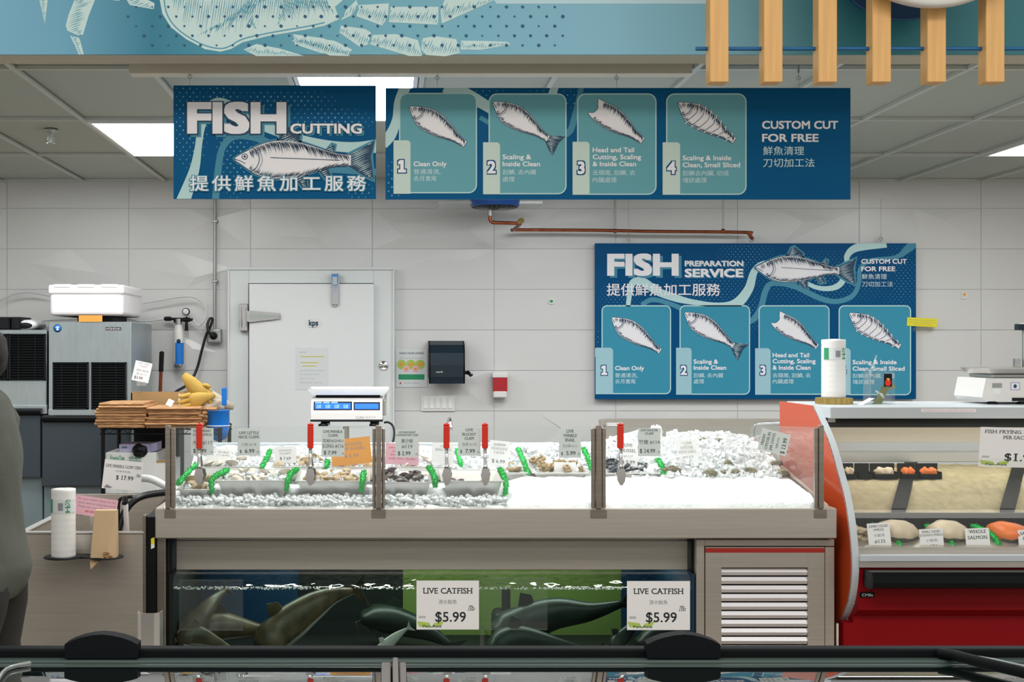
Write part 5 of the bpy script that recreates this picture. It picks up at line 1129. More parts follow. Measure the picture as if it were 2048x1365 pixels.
for a, b in ((r1, r3), (r0, r2), (r0, r1)): m.add(a+b, [(i, (i+1) % 4, 4+(i+1) % 4, 4+i) for i in range(4)], 'steel_bright')
m.add(r2, [(3, 2, 1, 0)], 'steel_bright'); m.add(r3, [(0, 1, 2, 3)], 'steel_bright'); m.build('weighing_tray', t)
m = MB(); m.box(fx(630, SY_), fx(760, SY_), SY_+.05, SY_+.27, z1+.0, zb_-.001, 'charcoal', .004, 1); m.build('platform', t)
for px in (646, 748):
    for y in (SY_+.02, SY_+.25):
        m = MB(); m.lathe([(.026, 0), (.026, .010), (.01, .014), (.01, .03)], (fx(px, SY_), y, z0-.024), 'black', n=16); m.build('foot', t)
m = MB(); m.tube([(fx(773, SY_), SY_+.27, z0+.02), (fx(773, SY_), SY_+.27, fz(790, SY_))], .012, 'white_plastic', 10); m.box(x1, x1+.014, SY_+.05, SY_+.2, z0+.03, z1-.012, 'zinc', .004, 1); m.build('side_bracket', t)
m = MB(); m.tube(catmull([tuple(W(a, b, SY_+.2)) for a, b in ((768, 846), (775, 845), (783, 849), (788, 860), (787, 880), (780, 900), (772, 925))], 5), .006, 'hose_black', 8); m.build('power_cord', None, 'black cord hanging from the shop scale', 'cord')
zt0 = z0-.024
t = thing('scale_stand', 'small steel stand carrying the shop scale', 'stand', (fx(698, SY_), SY_+.15, 0))
m = MB(); m.box(fx(635, SY_), fx(762, SY_), SY_-.0, SY_+.29, zt0-.012, zt0-.0002, 'acrylic', .003, 1); m.build('top_plate', t)
m = MB(); m.tube([(fx(690, SY_), SY_+.15, .02), (fx(690, SY_), SY_+.15, zt0-.012)], .018, 'steel', 14); m.build('pole', t)
m = MB(); m.lathe([(.2, 0), (.2, .015), (.05, .025), (.02, .03)], (fx(690, SY_), SY_+.15, 0), 'steel', n=28); m.build('base', t)
# ------------------------------------------------------------------ ice machines on the left
def grille(t, px0, px1, py0, py1, Y):
    m = MB(); m.pbox(px0, px1, py0, py1, Y-.004, .012, 'charcoal'); n = int((py1-py0)/5.3)
    for k in range(n):
        y = py0+3+(py1-py0-6)*k/n; m.prism([(Y-.006, fz(y, Y)), (Y-.018, fz(y+3.2, Y)), (Y-.016, fz(y+3.8, Y)), (Y-.004, fz(y+1, Y))], 'black', axis='X', a=fx(px0+2, Y), b=fx(px1-2, Y))
    for f in (.25, .7): m.pbox(px0+(px1-px0)*f, px0+(px1-px0)*f+1.2, py0+2, py1-2, Y-.0185, .004, 'charcoal')
    for q in ((px0, px1, py0, py0+2.5), (px0, px1, py1-2.5, py1), (px0, px0+2.5, py0, py1), (px1-2.5, px1, py0, py1)): m.pbox(*q, Y-.02, .02, 'charcoal')
    m.build('air_grille', t)
MY = 8.25
def machine(label, px0, px1, py0, py1, gr, bin_, logo=None):
    t = thing('ice_machine', label, 'ice machine', (fx((px0+px1)/2, MY), MY+.3, 0))
    m = MB(); m.pbox(px0, px1, py0, py1, MY, .72, 'steel_blue', .004, seg=1); m.pbox(px0-1, px1+1, py1-1, py1+17, MY-.012, .7, 'steel_blue', .003, seg=1); m.build('housing', t)
    for g_ in gr: grille(t, *g_, MY)
    bx0, bx1, by0, by1, by2 = bin_; Z = lambda y: fz(y, MY)
    m = MB(); m.box(fx(bx0, MY), fx(bx1, MY), MY+.02, MY+.75, .12, Z(by0+2), 'bin_light', .004, 1); m.build('bin', t)
    m = MB(); m.box(fx(bx0, MY), fx(bx1, MY), MY-.03, MY+.019, Z(by1), Z(by0+10), 'bin_grey', .008); m.tube([W(bx0, by0+4, MY-.03), W(bx1, by0+4, MY-.03)], .024, 'black_gloss', 14); m.build('lid', t, 'dark grey bin lid with a rolled edge')
    for x in (bx0+6, bx1-6):
        for y in (MY+.06, MY+.66):
            m = MB(); m.tube([(fx(x, MY), y, 0), (fx(x, MY), y, .12)], .02, 'zinc', 10); m.build('leg', t)
    if logo: logo(t)
    return t
def logo(t):
    P = PXP(MY-.003); m = MB(); c = W(115, 657, MY)
    m.lathe([(0, -.003), (.027, -.003), (.028, 0)], c, 'print_navy', 'Y', 28); m.lathe([(0, -.0035), (.023, -.0035), (.023, -.003)], c, 'blue_plastic', 'Y', 24)
    m.pflat(P, [(111, 654), (119, 653.5), (119, 655), (116.4, 655.4), (117.5, 661), (112.6, 661), (114, 655.6), (111, 655.8)], 'white', 3); m.build('round_logo', t)
    m = MB(); m.pbox(211, 242, 655, 661, MY-.003, .003, 'black'); m.ptext(P, 'HOSHIZAKI', 226.5, 660, 3.8, 'white', 0, 'C', width=28, layer=3); m.build('name_plate', t)
machine('ice machine with two grilles and a round blue logo, under the foam box', 97, 262, 644, 820, [(105, 176, 725, 819), (182, 252, 725, 819)], (86, 262, 834, 973, 1200), logo)
machine('ice machine cut by the left edge, behind the person', -90, 93, 660, 812, [(-12, 16, 668, 762), (18, 91, 668, 762)], (-90, 83, 820, 956, 1030))
# bits on top of the left machine
t0 = fz(660, MY)
for k, (a, b) in enumerate(((-14, 15), (17, 37))):
    m = MB(); m.box(fx(a, MY), fx(b, MY), MY+.05, MY+.3, t0+.0005, t0+.088, 'black', .006); m.box(fx(a, MY)+.01, fx(b, MY)-.01, MY+.044, MY+.052, t0+.01, t0+.08, 'charcoal', .002, 1)
    m.build('black_tray', None, ('black plastic box at the left edge on top of the machine', 'black plastic box beside the rolled film on top of the machine')[k], 'box')
m = MB(); q = [W(49, 651, MY+.06)+Vector((0, .3*k/5, 0)) for k in range(6)]; m.loft(q, [.075, .078, .072, .076, .07, .06], [.036, .04, .036, .039, .036, .03], 'sheet_clear', n=18, wob=.02); q2 = [W(49, 651.5, MY+.056)+Vector((0, .01*k, 0)) for k in range(3)]; m.loft(q2, [.055, .058, .05], [.024, .026, .02], 'black', n=16, wob=.01)
m.build('film_roll', None, 'roll of black bags in clear film on top of the left machine', 'roll')
# foam box and orange tag
bz = fz(644, MY)+.0005
t = thing('foam_box', 'white polystyrene fish box standing on the ice machine', 'box', (fx(172, MY), MY+.3, bz+.05))
m = MB(); b1, b2 = fz(632, MY), fz(570, MY)
m.box(fx(99, MY), fx(246, MY), MY+.0, MY+.60, b1, b2-.03, 'foam', .025, 3); m.build('tub', t)
m = MB(); m.box(fx(97, MY), fx(248, MY), MY-.01, MY+.61, b2-.062, b2, 'foam', .012, 2)
for k in range(3): m.box(fx(108+k*47, MY), fx(142+k*47, MY), MY-.014, MY+.02, b2-.02, b2+.004, 'foam', .006, 2)
m.build('lid', t)
m = MB(); m.box(fx(150, MY), fx(222, MY), MY+.06, MY+.5, bz, b1-.0005, 'charcoal', .004, 1); m.build('riser', None, 'dark block between the ice machine and the foam box', 'block')
price_card('paper_slip', 'orange paper slip hanging under the foam box', PXP(MY-.006).sub(181, 637.5), 47, 13, 'orange_card', [], None, None, 'slip')
# broom
m = MB(); m.tube([W(319, 830, 8.9), W(321, 770, 8.9), W(322, 742, 8.9)], .013, 'copper', 12); o = m.build('broom_handle', None, 'brown pole with a black grip leaning against the wall', 'pole'); WL[o.name] = o.location.copy()
m = MB(); m.tube([W(322, 744, 8.9), W(323.5, 706, 8.9)], .0175, 'black', 14); m.blob(W(323.5, 706, 8.9), (.0175, .0175, .012), 'black', 2, 0); m.build('grip', o)
m = MB(); b = W(319, 830, 8.9); m.tube([b, (b.x-.02, b.y-.1, .12)], .013, 'copper', 10); m.build('lower_pole', o); m = MB(); m.box(b.x-.05, b.x+.22, b.y-.13, b.y-.07, .0, .12, 'charcoal', .01); m.build('broom_head', o)
# wire rack with kraft bags
RY = 7.45; rz = fz(856, RY)
t = thing('wire_rack', 'black wire rack holding kraft bag stacks, left of the ice table', 'rack', (fx(320, RY), RY+.22, 0))
def wire_shelf(z):
    m = MB(); x0, x1 = fx(200, RY), fx(445, RY)
    for y in (RY, RY+.44):
        for dz in (0, -.03): m.tube([(x0, y, z+dz), (x1, y, z+dz)], .0045, 'black', 6)
        n = 26; m.tube([(x0+(x1-x0)*k/n, y, z-(0 if k % 2 else .03)) for k in range(n+1)], .003, 'black', 5)
    for k in range(28): x = x0+(x1-x0)*k/27; m.tube([(x, RY, z+.003), (x, RY+.44, z+.003)], .002, 'black', 5)
    m.build('shelf', t)
wire_shelf(rz-.008); wire_shelf(fz(990, RY)-.008)
for px in (206, 232, 440):
    for y in ((RY,) if px == 206 else (RY+.44,) if px == 232 else (RY, RY+.44)):
        m = MB(); x = fx(206, RY) if px != 440 else fx(440, RY); m.tube([(x, y, 0), (x, y, rz)], .012, 'black', 10); m.build('post', t)
g = random.Random(15)
proto = None
def bag(px0, px1, Y, dep, z, h, label, group):
    m = MB(); x0, x1 = fx(px0, Y)+g.uniform(-.012, .012), fx(px1, Y)+g.uniform(-.012, .012); y0 = Y+g.uniform(-.012, .012); n = 10
    ws = [g.uniform(0, .35)*h for _ in range(n+1)]; vs = []
    for z_, q in ((0, 0), (h*.5, .008), (h, 0)):
        for i in range(n+1): vs.append((x0+(x1-x0)*i/n, y0-q+g.uniform(-.004, .004), z+z_*.94+(ws[i]*.4 if z_ else 0)))
    a = [(i, i+1, n+2+i, n+1+i) for i in range(n)]+[(n+1+i, n+2+i, 2*n+3+i, 2*n+2+i) for i in range(n)]
    k = len(vs); back = [(v[0], v[1]+dep, v[2]) for v in vs]
    fs = a+[tuple(k+i for i in f[::-1]) for f in a]+[(i, k+i, k+i+1, i+1) for i in range(n)]+[(2*n+2+i, 2*n+3+i, k+2*n+3+i, k+2*n+2+i) for i in range(n)]
    for e in (0, n): fs += [(e, n+1+e, k+n+1+e, k+e), (n+1+e, 2*n+2+e, k+2*n+2+e, k+n+1+e)]
    m.add(vs+back, fs, 'kraft'); return m.build('kraft_bag', None, label, 'paper bag', group)
z = rz+.001; h_ = (fz(806, RY)-rz)/9
for k in range(9):
    bag(192+(k > 5)*3, 293-(k % 3), RY-.04, .36, z+k*h_, h_*.97, 'flat kraft paper bag in the left stack on the wire rack' if 0 < k < 8 else 'bottom kraft bag of the left stack' if k == 0 else 'top kraft bag of the left stack', 'kraft bags of the left stack')
z = rz+.001; h_ = (fz(815, RY)-rz)/8
for k in range(8):
    bag(295, 402, RY-.04, .36, z+k*h_, h_*.97, 'flat kraft paper bag in the right stack on the wire rack' if 0 < k < 7 else 'bottom kraft bag of the right stack' if k == 0 else 'top kraft bag of the right stack, small white label on it', 'kraft bags of the right stack')
for k in range(5): bag(405, 438-k, RY+.06, .3, z+k*h_*1.55, h_*1.5, 'crumpled kraft bag end sticking out right of the right stack', 'crumpled kraft bags')
price_card('paper_label', 'small white label lying on the right kraft stack', PXP(RY-.02).sub(340, 806, 25, 40), 12, 16, 'paper', [L('5', .6, .2, .3, 'print_navy', font='bf')], None, None, 'label')
t = thing('carton', 'open brown cardboard carton behind the kraft bag stacks', 'box', W(318, 813, 7.84))
m = MB(); m.pbox(262, 366, 786, 850, 7.84, .008, 'carton'); m.box(fx(366, 7.84), fx(366, 7.84)+.008, 7.84, 8.15, fz(850, 7.84), fz(783, 7.84), 'carton'); m.box(fx(262, 7.84), fx(262, 7.84)+.008, 7.84, 8.15, fz(850, 7.84), fz(786, 7.84), 'carton'); m.pbox(262, 368, 784, 840, 8.14, .008, 'carton'); m.box(fx(262, 7.84), fx(366, 7.84), 7.84, 8.15, fz(850, 7.84), fz(850, 7.84)+.005, 'carton'); m.build('box', t)
m = MB(); m.pbox(357, 360, 788, 812, 7.838, .002, 'white'); m.build('tape', t)
t = thing('carton_stand', 'shelf post under the cardboard carton', 'stand', (fx(320, 7.95), 8.0, 0))
m = MB(); m.box(fx(270, 7.95), fx(360, 7.95), 7.9, 8.12, .0, fz(850, 7.84)-.001, 'charcoal', .01); m.build('cabinet', t)
# tag in a clip above the carton
pl = PXP(7.82).sub(284, 744, 12, 5)
o = price_card('price_tag', 'tilted LIVE SURF CLAMS tag priced $3.99 above the cardboard carton', pl, 34, 40, 'paper', [L('LIVE SURF', .14, .09, .7, F), L('CLAMS', .28, .09, .45, F), L('海蚌/象拔', .50, .12, .75, F, font='cjk'), L('蚌 #115', .68, .12, .6, F, font='cjk'), L('$3.99', .90, .14, .5, 'ink', .01, x=.12)], None, None, 'price tag'); WL[o.name] = o.location.copy()
m = MB(); a = W(283, 766, 7.82); m.box(a.x-.03, a.x+.03, a.y-.008, a.y+.008, a.z-.02, a.z+.01, 'plastic_film', .002, 1); m.tube([a, W(282, 786, 7.82)], .006, 'acrylic', 8); m.build('clip', o)
# gloves
def glove(label, c, ang, mt_, s=1.0):
    R_ = Matrix.Rotation(ang, 3, 'Y'); m = MB(); c = Vector(c); f = lambda x, y, z: c+R_ @ Vector((x*s, y*s, z*s))
    m.loft([f(-.16, 0, 0), f(-.10, 0, 0), f(-.04, 0, 0), f(.02, 0, 0), f(.05, 0, 0)], [.018*s, .034*s, .05*s, .064*s, .06*s], [.012*s, .02*s, .03*s, .032*s, .02*s], mt_, up=(0, 1, 0), n=14, wob=.02*s)
    for k, (dz, ln) in enumerate(((-.056, .08), (-.019, .10), (.019, .095), (.054, .075))): m.loft([f(.02, 0, dz), f(.06, -.008, dz), f(.04+ln*.7, -.03, dz*1.1), f(.02+ln, -.05, dz)], [.018*s, .018*s, .016*s, .010*s], [.018*s, .018*s, .016*s, .010*s], mt_, up=(0, 1, 0), n=8)
    m.loft([f(-.02, 0, .045), f(.0, -.012, .075), (f(.03, -.02, .09))], [.016*s, .015*s, .009*s], [.016*s, .015*s, .009*s], mt_, up=(0, 1, 0), n=8)
    return m.build('work_glove', None, label, 'glove', 'yellow work gloves')
glove('yellow rubber glove pointing up on top of the glove heap', W(397, 785, 7.62), math.radians(50), 'glove_yellow', .9)
glove('yellow glove lying low at the front of the heap beside the carton', W(390, 802, 7.56), math.radians(165), 'glove_yellow', .8)
glove('grey yellow glove at the back right of the heap', W(424, 800, 7.66), math.radians(200), 'glove_grey', .9)
m = MB(); m.blob(W(418, 812, 7.64), (.11, .08, .045), 'glove_grey', 3, .4, 2, 3); m.build('cloth', None, 'grey crumpled cloth under the yellow gloves', 'cloth')
# blue scoop
t = thing('scoop', 'bright blue plastic scoop with an upright handle behind the glass', 'scoop', W(446, 880, 7.5))
m = MB(); m.pbox(443, 453, 776, 812, 7.5, .03, 'blue_plastic', .006); m.build('handle', t)
m = MB(); c = W(437, 845, 7.52); pr = [(.0, -.12), (.05, -.10), (.068, -.03), (.068, .07), (.074, .075), (.062, .07), (.06, -.02), (.04, -.09), (0, -.105)]
m.lathe(pr, c, 'blue_plastic', n=28); m.build('cup', t); m = MB(); m.tube([(c.x+.07*math.cos(a*.2), c.y+.07*math.sin(a*.2), c.z-.02) for a in range(32)], .003, 'white', 6); m.build('wire', t)
# boxes on the lower shelf
BX = 7.5
t = thing('carton', 'white carton with green print on the rack\'s lower shelf', 'box', W(270, 985, BX))
m = MB(); m.pbox(211, 312, 906, 988, BX, .32, 'carton_white', .003, seg=1); m.pbox(312, 345, 922, 988, BX+.02, .28, 'carton_white', .003, seg=1); m.pbox(312, 335, 921, 926, BX+.018, .005, 'carton')
P = PXP(BX-.0015); m.ptext(P, 'EnviroTex', 221, 921, 9, 'ink_green', .012, width=28, font='serif', layer=1); m.ptext(P, '6401-80000', 258, 919, 5.5, 'ink_green', .012, width=25, font='bf', layer=1); m.ptext(P, '150 WIPERS', 258, 925, 4, 'ink_green', 0, width=25, font='bf', layer=1); m.build('box', t)
t = thing('glove_box', 'lavender glove box lying on the white carton', 'box', W(275, 905, BX+.03))
m = MB(); m.pbox(238, 300, 889, 905.5, BX+.03, .2, 'lavender', .004, seg=1); m.prism([(fx(300, BX+.03), fz(905, BX+.03)), (fx(313, BX+.03), fz(902, BX+.03)), (fx(313, BX+.03), fz(886, BX+.03)), (fx(300, BX+.03), fz(889, BX+.03))], 'lavender', axis='Y', a=BX+.05, b=BX+.2); m.ptext(PXP(BX+.0285), 'nitrile', 244, 897, 4, 'print_navy', .02, width=10, layer=1); m.build('box', t)
m = MB(); m.blob(W(280, 902, BX+.0), (.045, .04, .04), 'black', 3, .25, 1.5, 2); m.loft([W(270, 906, BX-.03), W(277, 906, BX-.05), W(285, 906, BX-.04)], [.02, .03, .02], [.004, .005, .004], 'black', n=10); m.build('cap', None, 'black cap on the lavender glove box', 'cap')
# ------------------------------------------------------------------ open steel tank at the far left
KY = 5.40
t = thing('steel_tank', 'open stainless live fish bin left of the ice table', 'tank', (fx(160, KY), KY+.35, 0))
kx0, kx1, kz = fx(37, KY), fx(287, KY), fz(1068, KY)
m = MB(); m.box(kx0, kx1, KY, KY+.02, 0, kz, 'steel', .004, 1); m.build('front_panel', t)
m = MB(); m.box(kx0, kx0+.02, KY+.02, KY+.78, 0, kz, 'steel'); m.box(kx1-.02, kx1, KY+.02, KY+.78, 0, kz, 'steel'); m.build('side_panel', t)
m = MB(); m.box(kx0, kx1, KY+.78, KY+.80, 0, kz+.08, 'steel'); m.build('back_panel', t)
m = MB(); m.box(kx0+.02, kx1-.02, KY+.02, KY+.78, .5, .52, 'steel_dark'); m.build('bottom', t)
m = MB(); m.box(kx0-.004, kx1+.002, KY-.006, KY+.03, kz, kz+.008, 'steel_bright', .002, 1); m.box(kx0-.004, kx0+.03, KY+.03, KY+.8, kz, kz+.008, 'steel_bright', .002, 1); m.build('rim', t)
t = thing('gap_cover', 'narrow dark panel with a yellow sticker between bin and ice table', 'panel', (fx(297, KY), KY+.1, 0))
m = MB(); m.box(fx(285, KY), fx(291, KY), KY+.0, KY+.05, 0, fz(1032, KY), 'steel_dark', .002, 1); m.prism([(KY+.02, 0), (KY+.5, 0), (KY+.5, fz(1000, KY+.4)), (KY+.02, fz(1036, KY))], 'black', axis='X', a=fx(291.5, KY), b=fx(309, KY)); m.build('panel', t)
m = MB(); P = PXP(KY+.018); m.pflat(P, [(302, 1078), (309, 1075), (309, 1088), (302, 1090)], 'yellow_card', 1); m.pflat(P, [(302, 1090), (309, 1088), (309, 1096), (302, 1099)], 'white', 1); m.build('sticker', t, 'yellow and white warning sticker')
t = thing('corner_guard', 'shiny rounded metal guard standing low before the bin\'s right corner', 'guard', (fx(296, 5.2), 5.2, 0))
g_ = [(fx(272, 5.2), 5.25), (fx(274, 5.2), 5.215), (fx(282, 5.2), 5.2), (fx(308, 5.2), 5.2), (fx(318, 5.2), 5.215), (fx(321, 5.2), 5.26), (fx(321, 5.2)-.006, 5.262), (fx(316, 5.2), 5.222), (fx(306, 5.2), 5.208), (fx(284, 5.2), 5.208), (fx(277, 5.2), 5.22), (fx(272, 5.2)+.006, 5.252)]
m = MB(); m.prism(g_, 'steel_bright', axis='Z', a=.0, b=fz(1228, 5.2)); m.build('guard', t)
# bag roll holder on the bin
HZ = fz(1112, 5.32)
t = thing('roll_holder', 'black ring shelf hooked on the front of the steel bin', 'holder', (fx(165, 5.3), 5.3, HZ))
for px, r in ((126, .082), (212, .075)):
    m = MB(); c = (fx(px, 5.3), 5.3, HZ-.004); m.lathe([(0, 0), (r, 0), (r, .004), (0, .004)], c, 'charcoal', n=32); m.build('disc', t)
m = MB(); m.box(fx(130, 5.32), fx(210, 5.32), 5.3, 5.395, HZ-.010, HZ-.0045, 'charcoal'); m.build('arm', t)
def roll(label, px, Y, z0, h, r, mt_=None, label_px=None):
    t = thing('bag_roll', label, 'bag roll', (fx(px, Y), Y, z0)); x = fx(px, Y)
    m = MB(); pr = [(.012, .0), (r, 0)]+[(r+.0004*math.sin(i*1.7), h*i/40) for i in range(1, 40)]+[(r, h), (.012, h+.004), (.012, h*.5)]; m.lathe(pr, (x, Y, z0), 'white', n=32); m.build('roll', t)
    m = MB(); za, zb2 = h*.66, h*.86; vs = []
    for j in range(17):
        a = -math.pi+.1+j*.18
        for z_ in (za, zb2): vs.append((x+(r+.0018)*math.cos(a), Y+(r+.0018)*math.sin(a), z0+z_))
    m.add(vs, [(2*i, 2*i+2, 2*i+3, 2*i+1) for i in range(16)], 'sheet_clear')
    def arc(a0, a1, f0, f1, mt__):
        q = []; 
        for j in range(5):
            a = a0+(a1-a0)*j/4
            for f in (f0, f1): q.append((x+(r+.0026)*math.cos(a), Y+(r+.0026)*math.sin(a), z0+za+(zb2-za)*f))
        m.add(q, [(2*i, 2*i+2, 2*i+3, 2*i+1) for i in range(4)], mt__)
    arc(-2.75, -2.3, 0, 1, 'ink_green')
    for k, (a, f) in enumerate(((-1.15, .85), (-1.0, .75), (-.85, .9), (-1.05, .95), (-.9, .62), (-1.2, .68))): arc(a, a+.1, f-.06, f+.06, 'ink_green')
    arc(-1.02, -.95, .05, .6, 'ink_green'); arc(-1.2, -1.0, .38, .48, 'ink_green'); arc(-.97, -.75, .38, .5, 'ink_green'); arc(-1.15, -1.03, .02, .16, 'ink_green'); arc(-.93, -.8, .02, .16, 'ink_green'); arc(-1.75, -1.35, .2, .75, 'ink_faint')
    m.build('label_band', t); return t
roll('tall roll of white produce bags on the steel bin\'s ring shelf', 127, 5.3, HZ+.0002, (1110-975)*5.3/K, .0515)
# brown paper bag packet
t = thing('paper_bag_packet', 'brown paper sleeve standing on the ring shelf beside the bag roll', 'paper bag', (fx(210, 5.3), 5.3, HZ))
m = MB(); Y = 5.27; a = [W(189, 1022, Y+.03), W(231, 1022, Y+.03), W(232, 1118, Y), W(214, 1117, Y-.012), W(197, 1124, Y-.02), W(181, 1140, Y-.02), W(180, 1125, Y-.01)]
m.add(a+[v+Vector((0, .05, 0)) for v in a], [tuple(range(7)), tuple(range(13, 6, -1))]+[(i, (i+1) % 7, 7+(i+1) % 7, 7+i) for i in range(7)], 'kraft_light'); m.build('sleeve', t)
m = MB(); g2 = random.Random(3)
for k in range(14): c = W(g2.uniform(206, 222), g2.uniform(1105, 1120), Y-.016); m.blob(c, (.008, .006, .005), 'kraft', 1, .5, 2, k)
m.build('crumpled_end', t)
# tags inside the bin
pl = PXP(5.62).sub(245, 951, 5, 8)
o = price_card('price_sign', 'white LIVE MARBLE GOBY FISH $17.99 sign above the steel bin', pl, 77, 58, 'paper', [L('LIVE MARBLE GOBY FISH', .26, .10, .92, 'ink', .005), L('活筍殼魚', .40, .05, .4, F, font='cjk'), L('$ 17.99', .66, .14, .45, 'ink', .012, x=.34), L('/lb', .53, .10, .13, 'ink', x=.84)], None, lambda m, p, w, h: [m.pflat(p, [(-.45*w, .47*h), (-.38*w, .36*h), (-.22*w, .44*h), (-.3*w, .48*h)], 'ink_faint', 1)], 'sign'); WL[o.name] = o.location.copy()
m = MB(); m.pbox(232, 262, 979, 984, 5.615, .014, 'acrylic'); m.tube([W(250, 980, 5.63), W(250, 1005, 5.63)], .012, 'acrylic', 10); m.tube([W(250, 993, 5.64), W(250, 1010, 5.64)], .014, 'black', 10); m.tube([W(251, 1008, 5.64), W(254, 1075, 5.64), W(254, 1075, 5.64)-Vector((0, 0, .24))], .012, 'white_plastic', 10); m.build('stand', o, 'white plastic pole with a clip')
pl = PXP(5.5).sub(192, 1015, 8, 6)
o = price_card('note', 'pink handwritten style note clipped behind the white bag roll', pl, 84, 38, 'pink_card', [L('For your health, Please do not', .2, .10, .9, F, font='bf'), L('touch seafood using bare hand', .40, .10, .9, F, font='bf'), L('Please ask our staff for help', .60, .10, .85, F, font='bf'), L('謝謝 合作', .82, .10, .5, 'ink_red', font='cjk')], None, None, 'note'); WL[o.name] = o.location.copy()
m = MB(); m.pbox(150, 178, 1030, 1036, 5.505, .008, 'acrylic'); m.tube([W(163, 1032, 5.51), W(161, 1045, 5.51), W(158, 1066, 5.51)], .012, 'acrylic', 8); m.tube([W(158, 1066, 5.51), W(158, 1066, 5.51)-Vector((0, 0, .3))], .008, 'acrylic', 8); m.build('clip', o)
m = MB(); m.tube([W(186, 1032, 5.6), W(186, 1075, 5.6), W(186, 1075, 5.6)-Vector((0, 0, .25))], .013, 'steel_bright', 12); m.build('steel_pipe', None, 'short steel pipe standing in the bin behind the brown sleeve', 'pipe')
def coil(lab, P, r, mt_):
    q = catmull([tuple(W(*p)) for p in P], 10); m = MB(); m.tube(q, [r*(1+.12*(i % 2)) for i in range(len(q))], mt_, 10); m.build('ribbed_hose', None, lab, 'hose')
coil('black ribbed hose arching out of the steel bin', [(345, 985, 6.0), (310, 988, 5.9), (280, 995, 5.8), (258, 1012, 5.75), (243, 1040, 5.72), (236, 1075, 5.7), (236, 1150, 5.7)], .016, 'hose_black')
coil('thin black cable bending into the steel bin', [(265, 994, 5.7), (240, 1000, 5.7), (236, 1030, 5.7), (234, 1090, 5.68)], .008, 'hose_black')
coil('pale grey ribbed hose behind the goby sign', [(364, 1309, 6.42), (364, 1060, 6.42), (360, 990, 6.42), (330, 972, 6.5), (305, 960, 6.6), (285, 957, 6.7), (262, 958, 6.8)], .019, 'hose_white')
# ------------------------------------------------------------------ curved glass service case on the right
CX0 = 2.02; CX1 = 4.3
PF = [(5.86, 1.345), (5.66, 1.197), (5.53, 1.049), (5.44, .925), (5.385, .779), (5.37, .640), (5.41, .509), (5.50, .405), (5.56, .37)]
pf = catmull(PF, 6)
t = thing('service_case', 'red and orange curved glass service case of fish right of the ice table', 'display case', ((CX0+CX1)/2, 5.9, 0))
m = MB(); m.prism(pf+[(5.56, .0), (6.35, .0), (6.35, 1.345)], 'case_orange', axis='X', a=CX0, b=CX0+.006)
ep = m.build('end_panel', t)
m = MB()
inn = []
for i, p in enumerate(pf):
    a = pf[max(i-1, 0)]; b = pf[min(i+1, len(pf)-1)]; dy, dz = b[0]-a[0], b[1]-a[1]; l = math.hypot(dy, dz); inn.append((p[0]-dz/l*.03, p[1]+dy/l*.03))
m.prism(pf+inn[::-1], 'case_trim', axis='X', a=CX0+.0005, b=CX0+.036); m.build('trim', t, 'pale grey trim')
m = MB(); m.box(CX0+.036, CX1, 5.72, 6.35, fz(838, 5.72), 1.345, 'case_trim', .003, 1); m.build('top_deck', t)
m = MB(); P = PXP(5.7195); m.pflat(P, rrect(1842, 818, 1952, 825, 2), 'white', 1); m.ptext(P, 'PLEASE DO NOT LEAN ON THE GLASS', 1897, 823.5, 3.5, 'pink_card', .01, 'C', width=100, layer=2); m.build('label', t, 'long pale label')
m = MB(); m.box(CX0+.036, CX1, 5.80, 5.95, 1.245, 1.288, 'charcoal'); m.box(CX0+.05, CX0+.085, 5.79, 5.80, 1.27, 1.288, 'white'); m.build('lamp_housing', t)
m = MB(); m.tube([(CX0+.06, 5.98, 1.262), (CX1, 5.98, 1.262)], .013, 'tube_white', 10); m.build('lamp_tube', t)
l = area('case_lamp', ((CX0+CX1)/2+.02, 5.92, 1.24), 2.1, .06, 1.6, (1, .97, .9))
m = MB(); m.box(CX0+.036, CX1, 6.30, 6.32, 1.14, 1.287, 'case_cream'); m.box(CX0+.006, CX0+.03, 5.9, 6.3, 1.14, 1.287, 'case_cream'); m.build('upper_back', t)
m = MB(); m.box(CX0+.036, CX1, 6.26, 6.30, 1.10, 1.14, 'sheet_clear'); m.box(CX0+.036, CX1, 6.18, 6.26, 1.045, 1.098, 'steel_bright', .003, 1); m.build('back_ledge', t)
m = MB()
nx = 90; vs = []; LYS = [(5.60, .86), (5.70, .875), (5.85, .94), (6.0, 1.0), (6.17, 1.035)]; lys = catmull(LYS, 5)
for (y, z) in lys:
    for i in range(nx+1):
        x = CX0+.04+(CX1-CX0-.05)*i/nx; vs.append((x, y, z+.010*noise.noise(Vector((x*30, y*30, 7)))))
m.add(vs, [(j*(nx+1)+i, j*(nx+1)+i+1, (j+1)*(nx+1)+i+1, (j+1)*(nx+1)+i) for j in range(len(lys)-1) for i in range(nx)], 'ice_old', True)
m.build('crushed_ice', None, 'yellowish bed of crushed ice sloping up inside the service case', 'ice', None, 'stuff')
m = MB(); m.prism([(5.40, .70), (5.40, .742), (5.62, .80), (6.18, .90), (6.18, .60), (5.40, .60)], 'steel', axis='X', a=CX0+.04, b=CX1); m.build('well', t)
m = MB(); m.box(CX0+.036, CX1, 5.355, 5.40, .685, .715, 'case_trim', .003, 1); m.box(CX0+.036, CX1, 5.36, 5.40, .660, .685, 'steel'); m.build('front_ledge', t)
m = MB(); gp = [p for p in pf if .715 < p[1] < 1.30]; gq = [(p[0]+.02, p[1]) for p in gp]; 
vs = [(CX0+.036, *p) for p in gq]+[(CX1, *p) for p in gq]; n = len(gq); m.add(vs, [(i, i+1, n+i+1, n+i) for i in range(n-1)], 'pane', True); m.noweld = True; m.build('curved_glass', t)
m = MB(); z0, z1 = fz(1184, 5.24), fz(1148, 5.24)
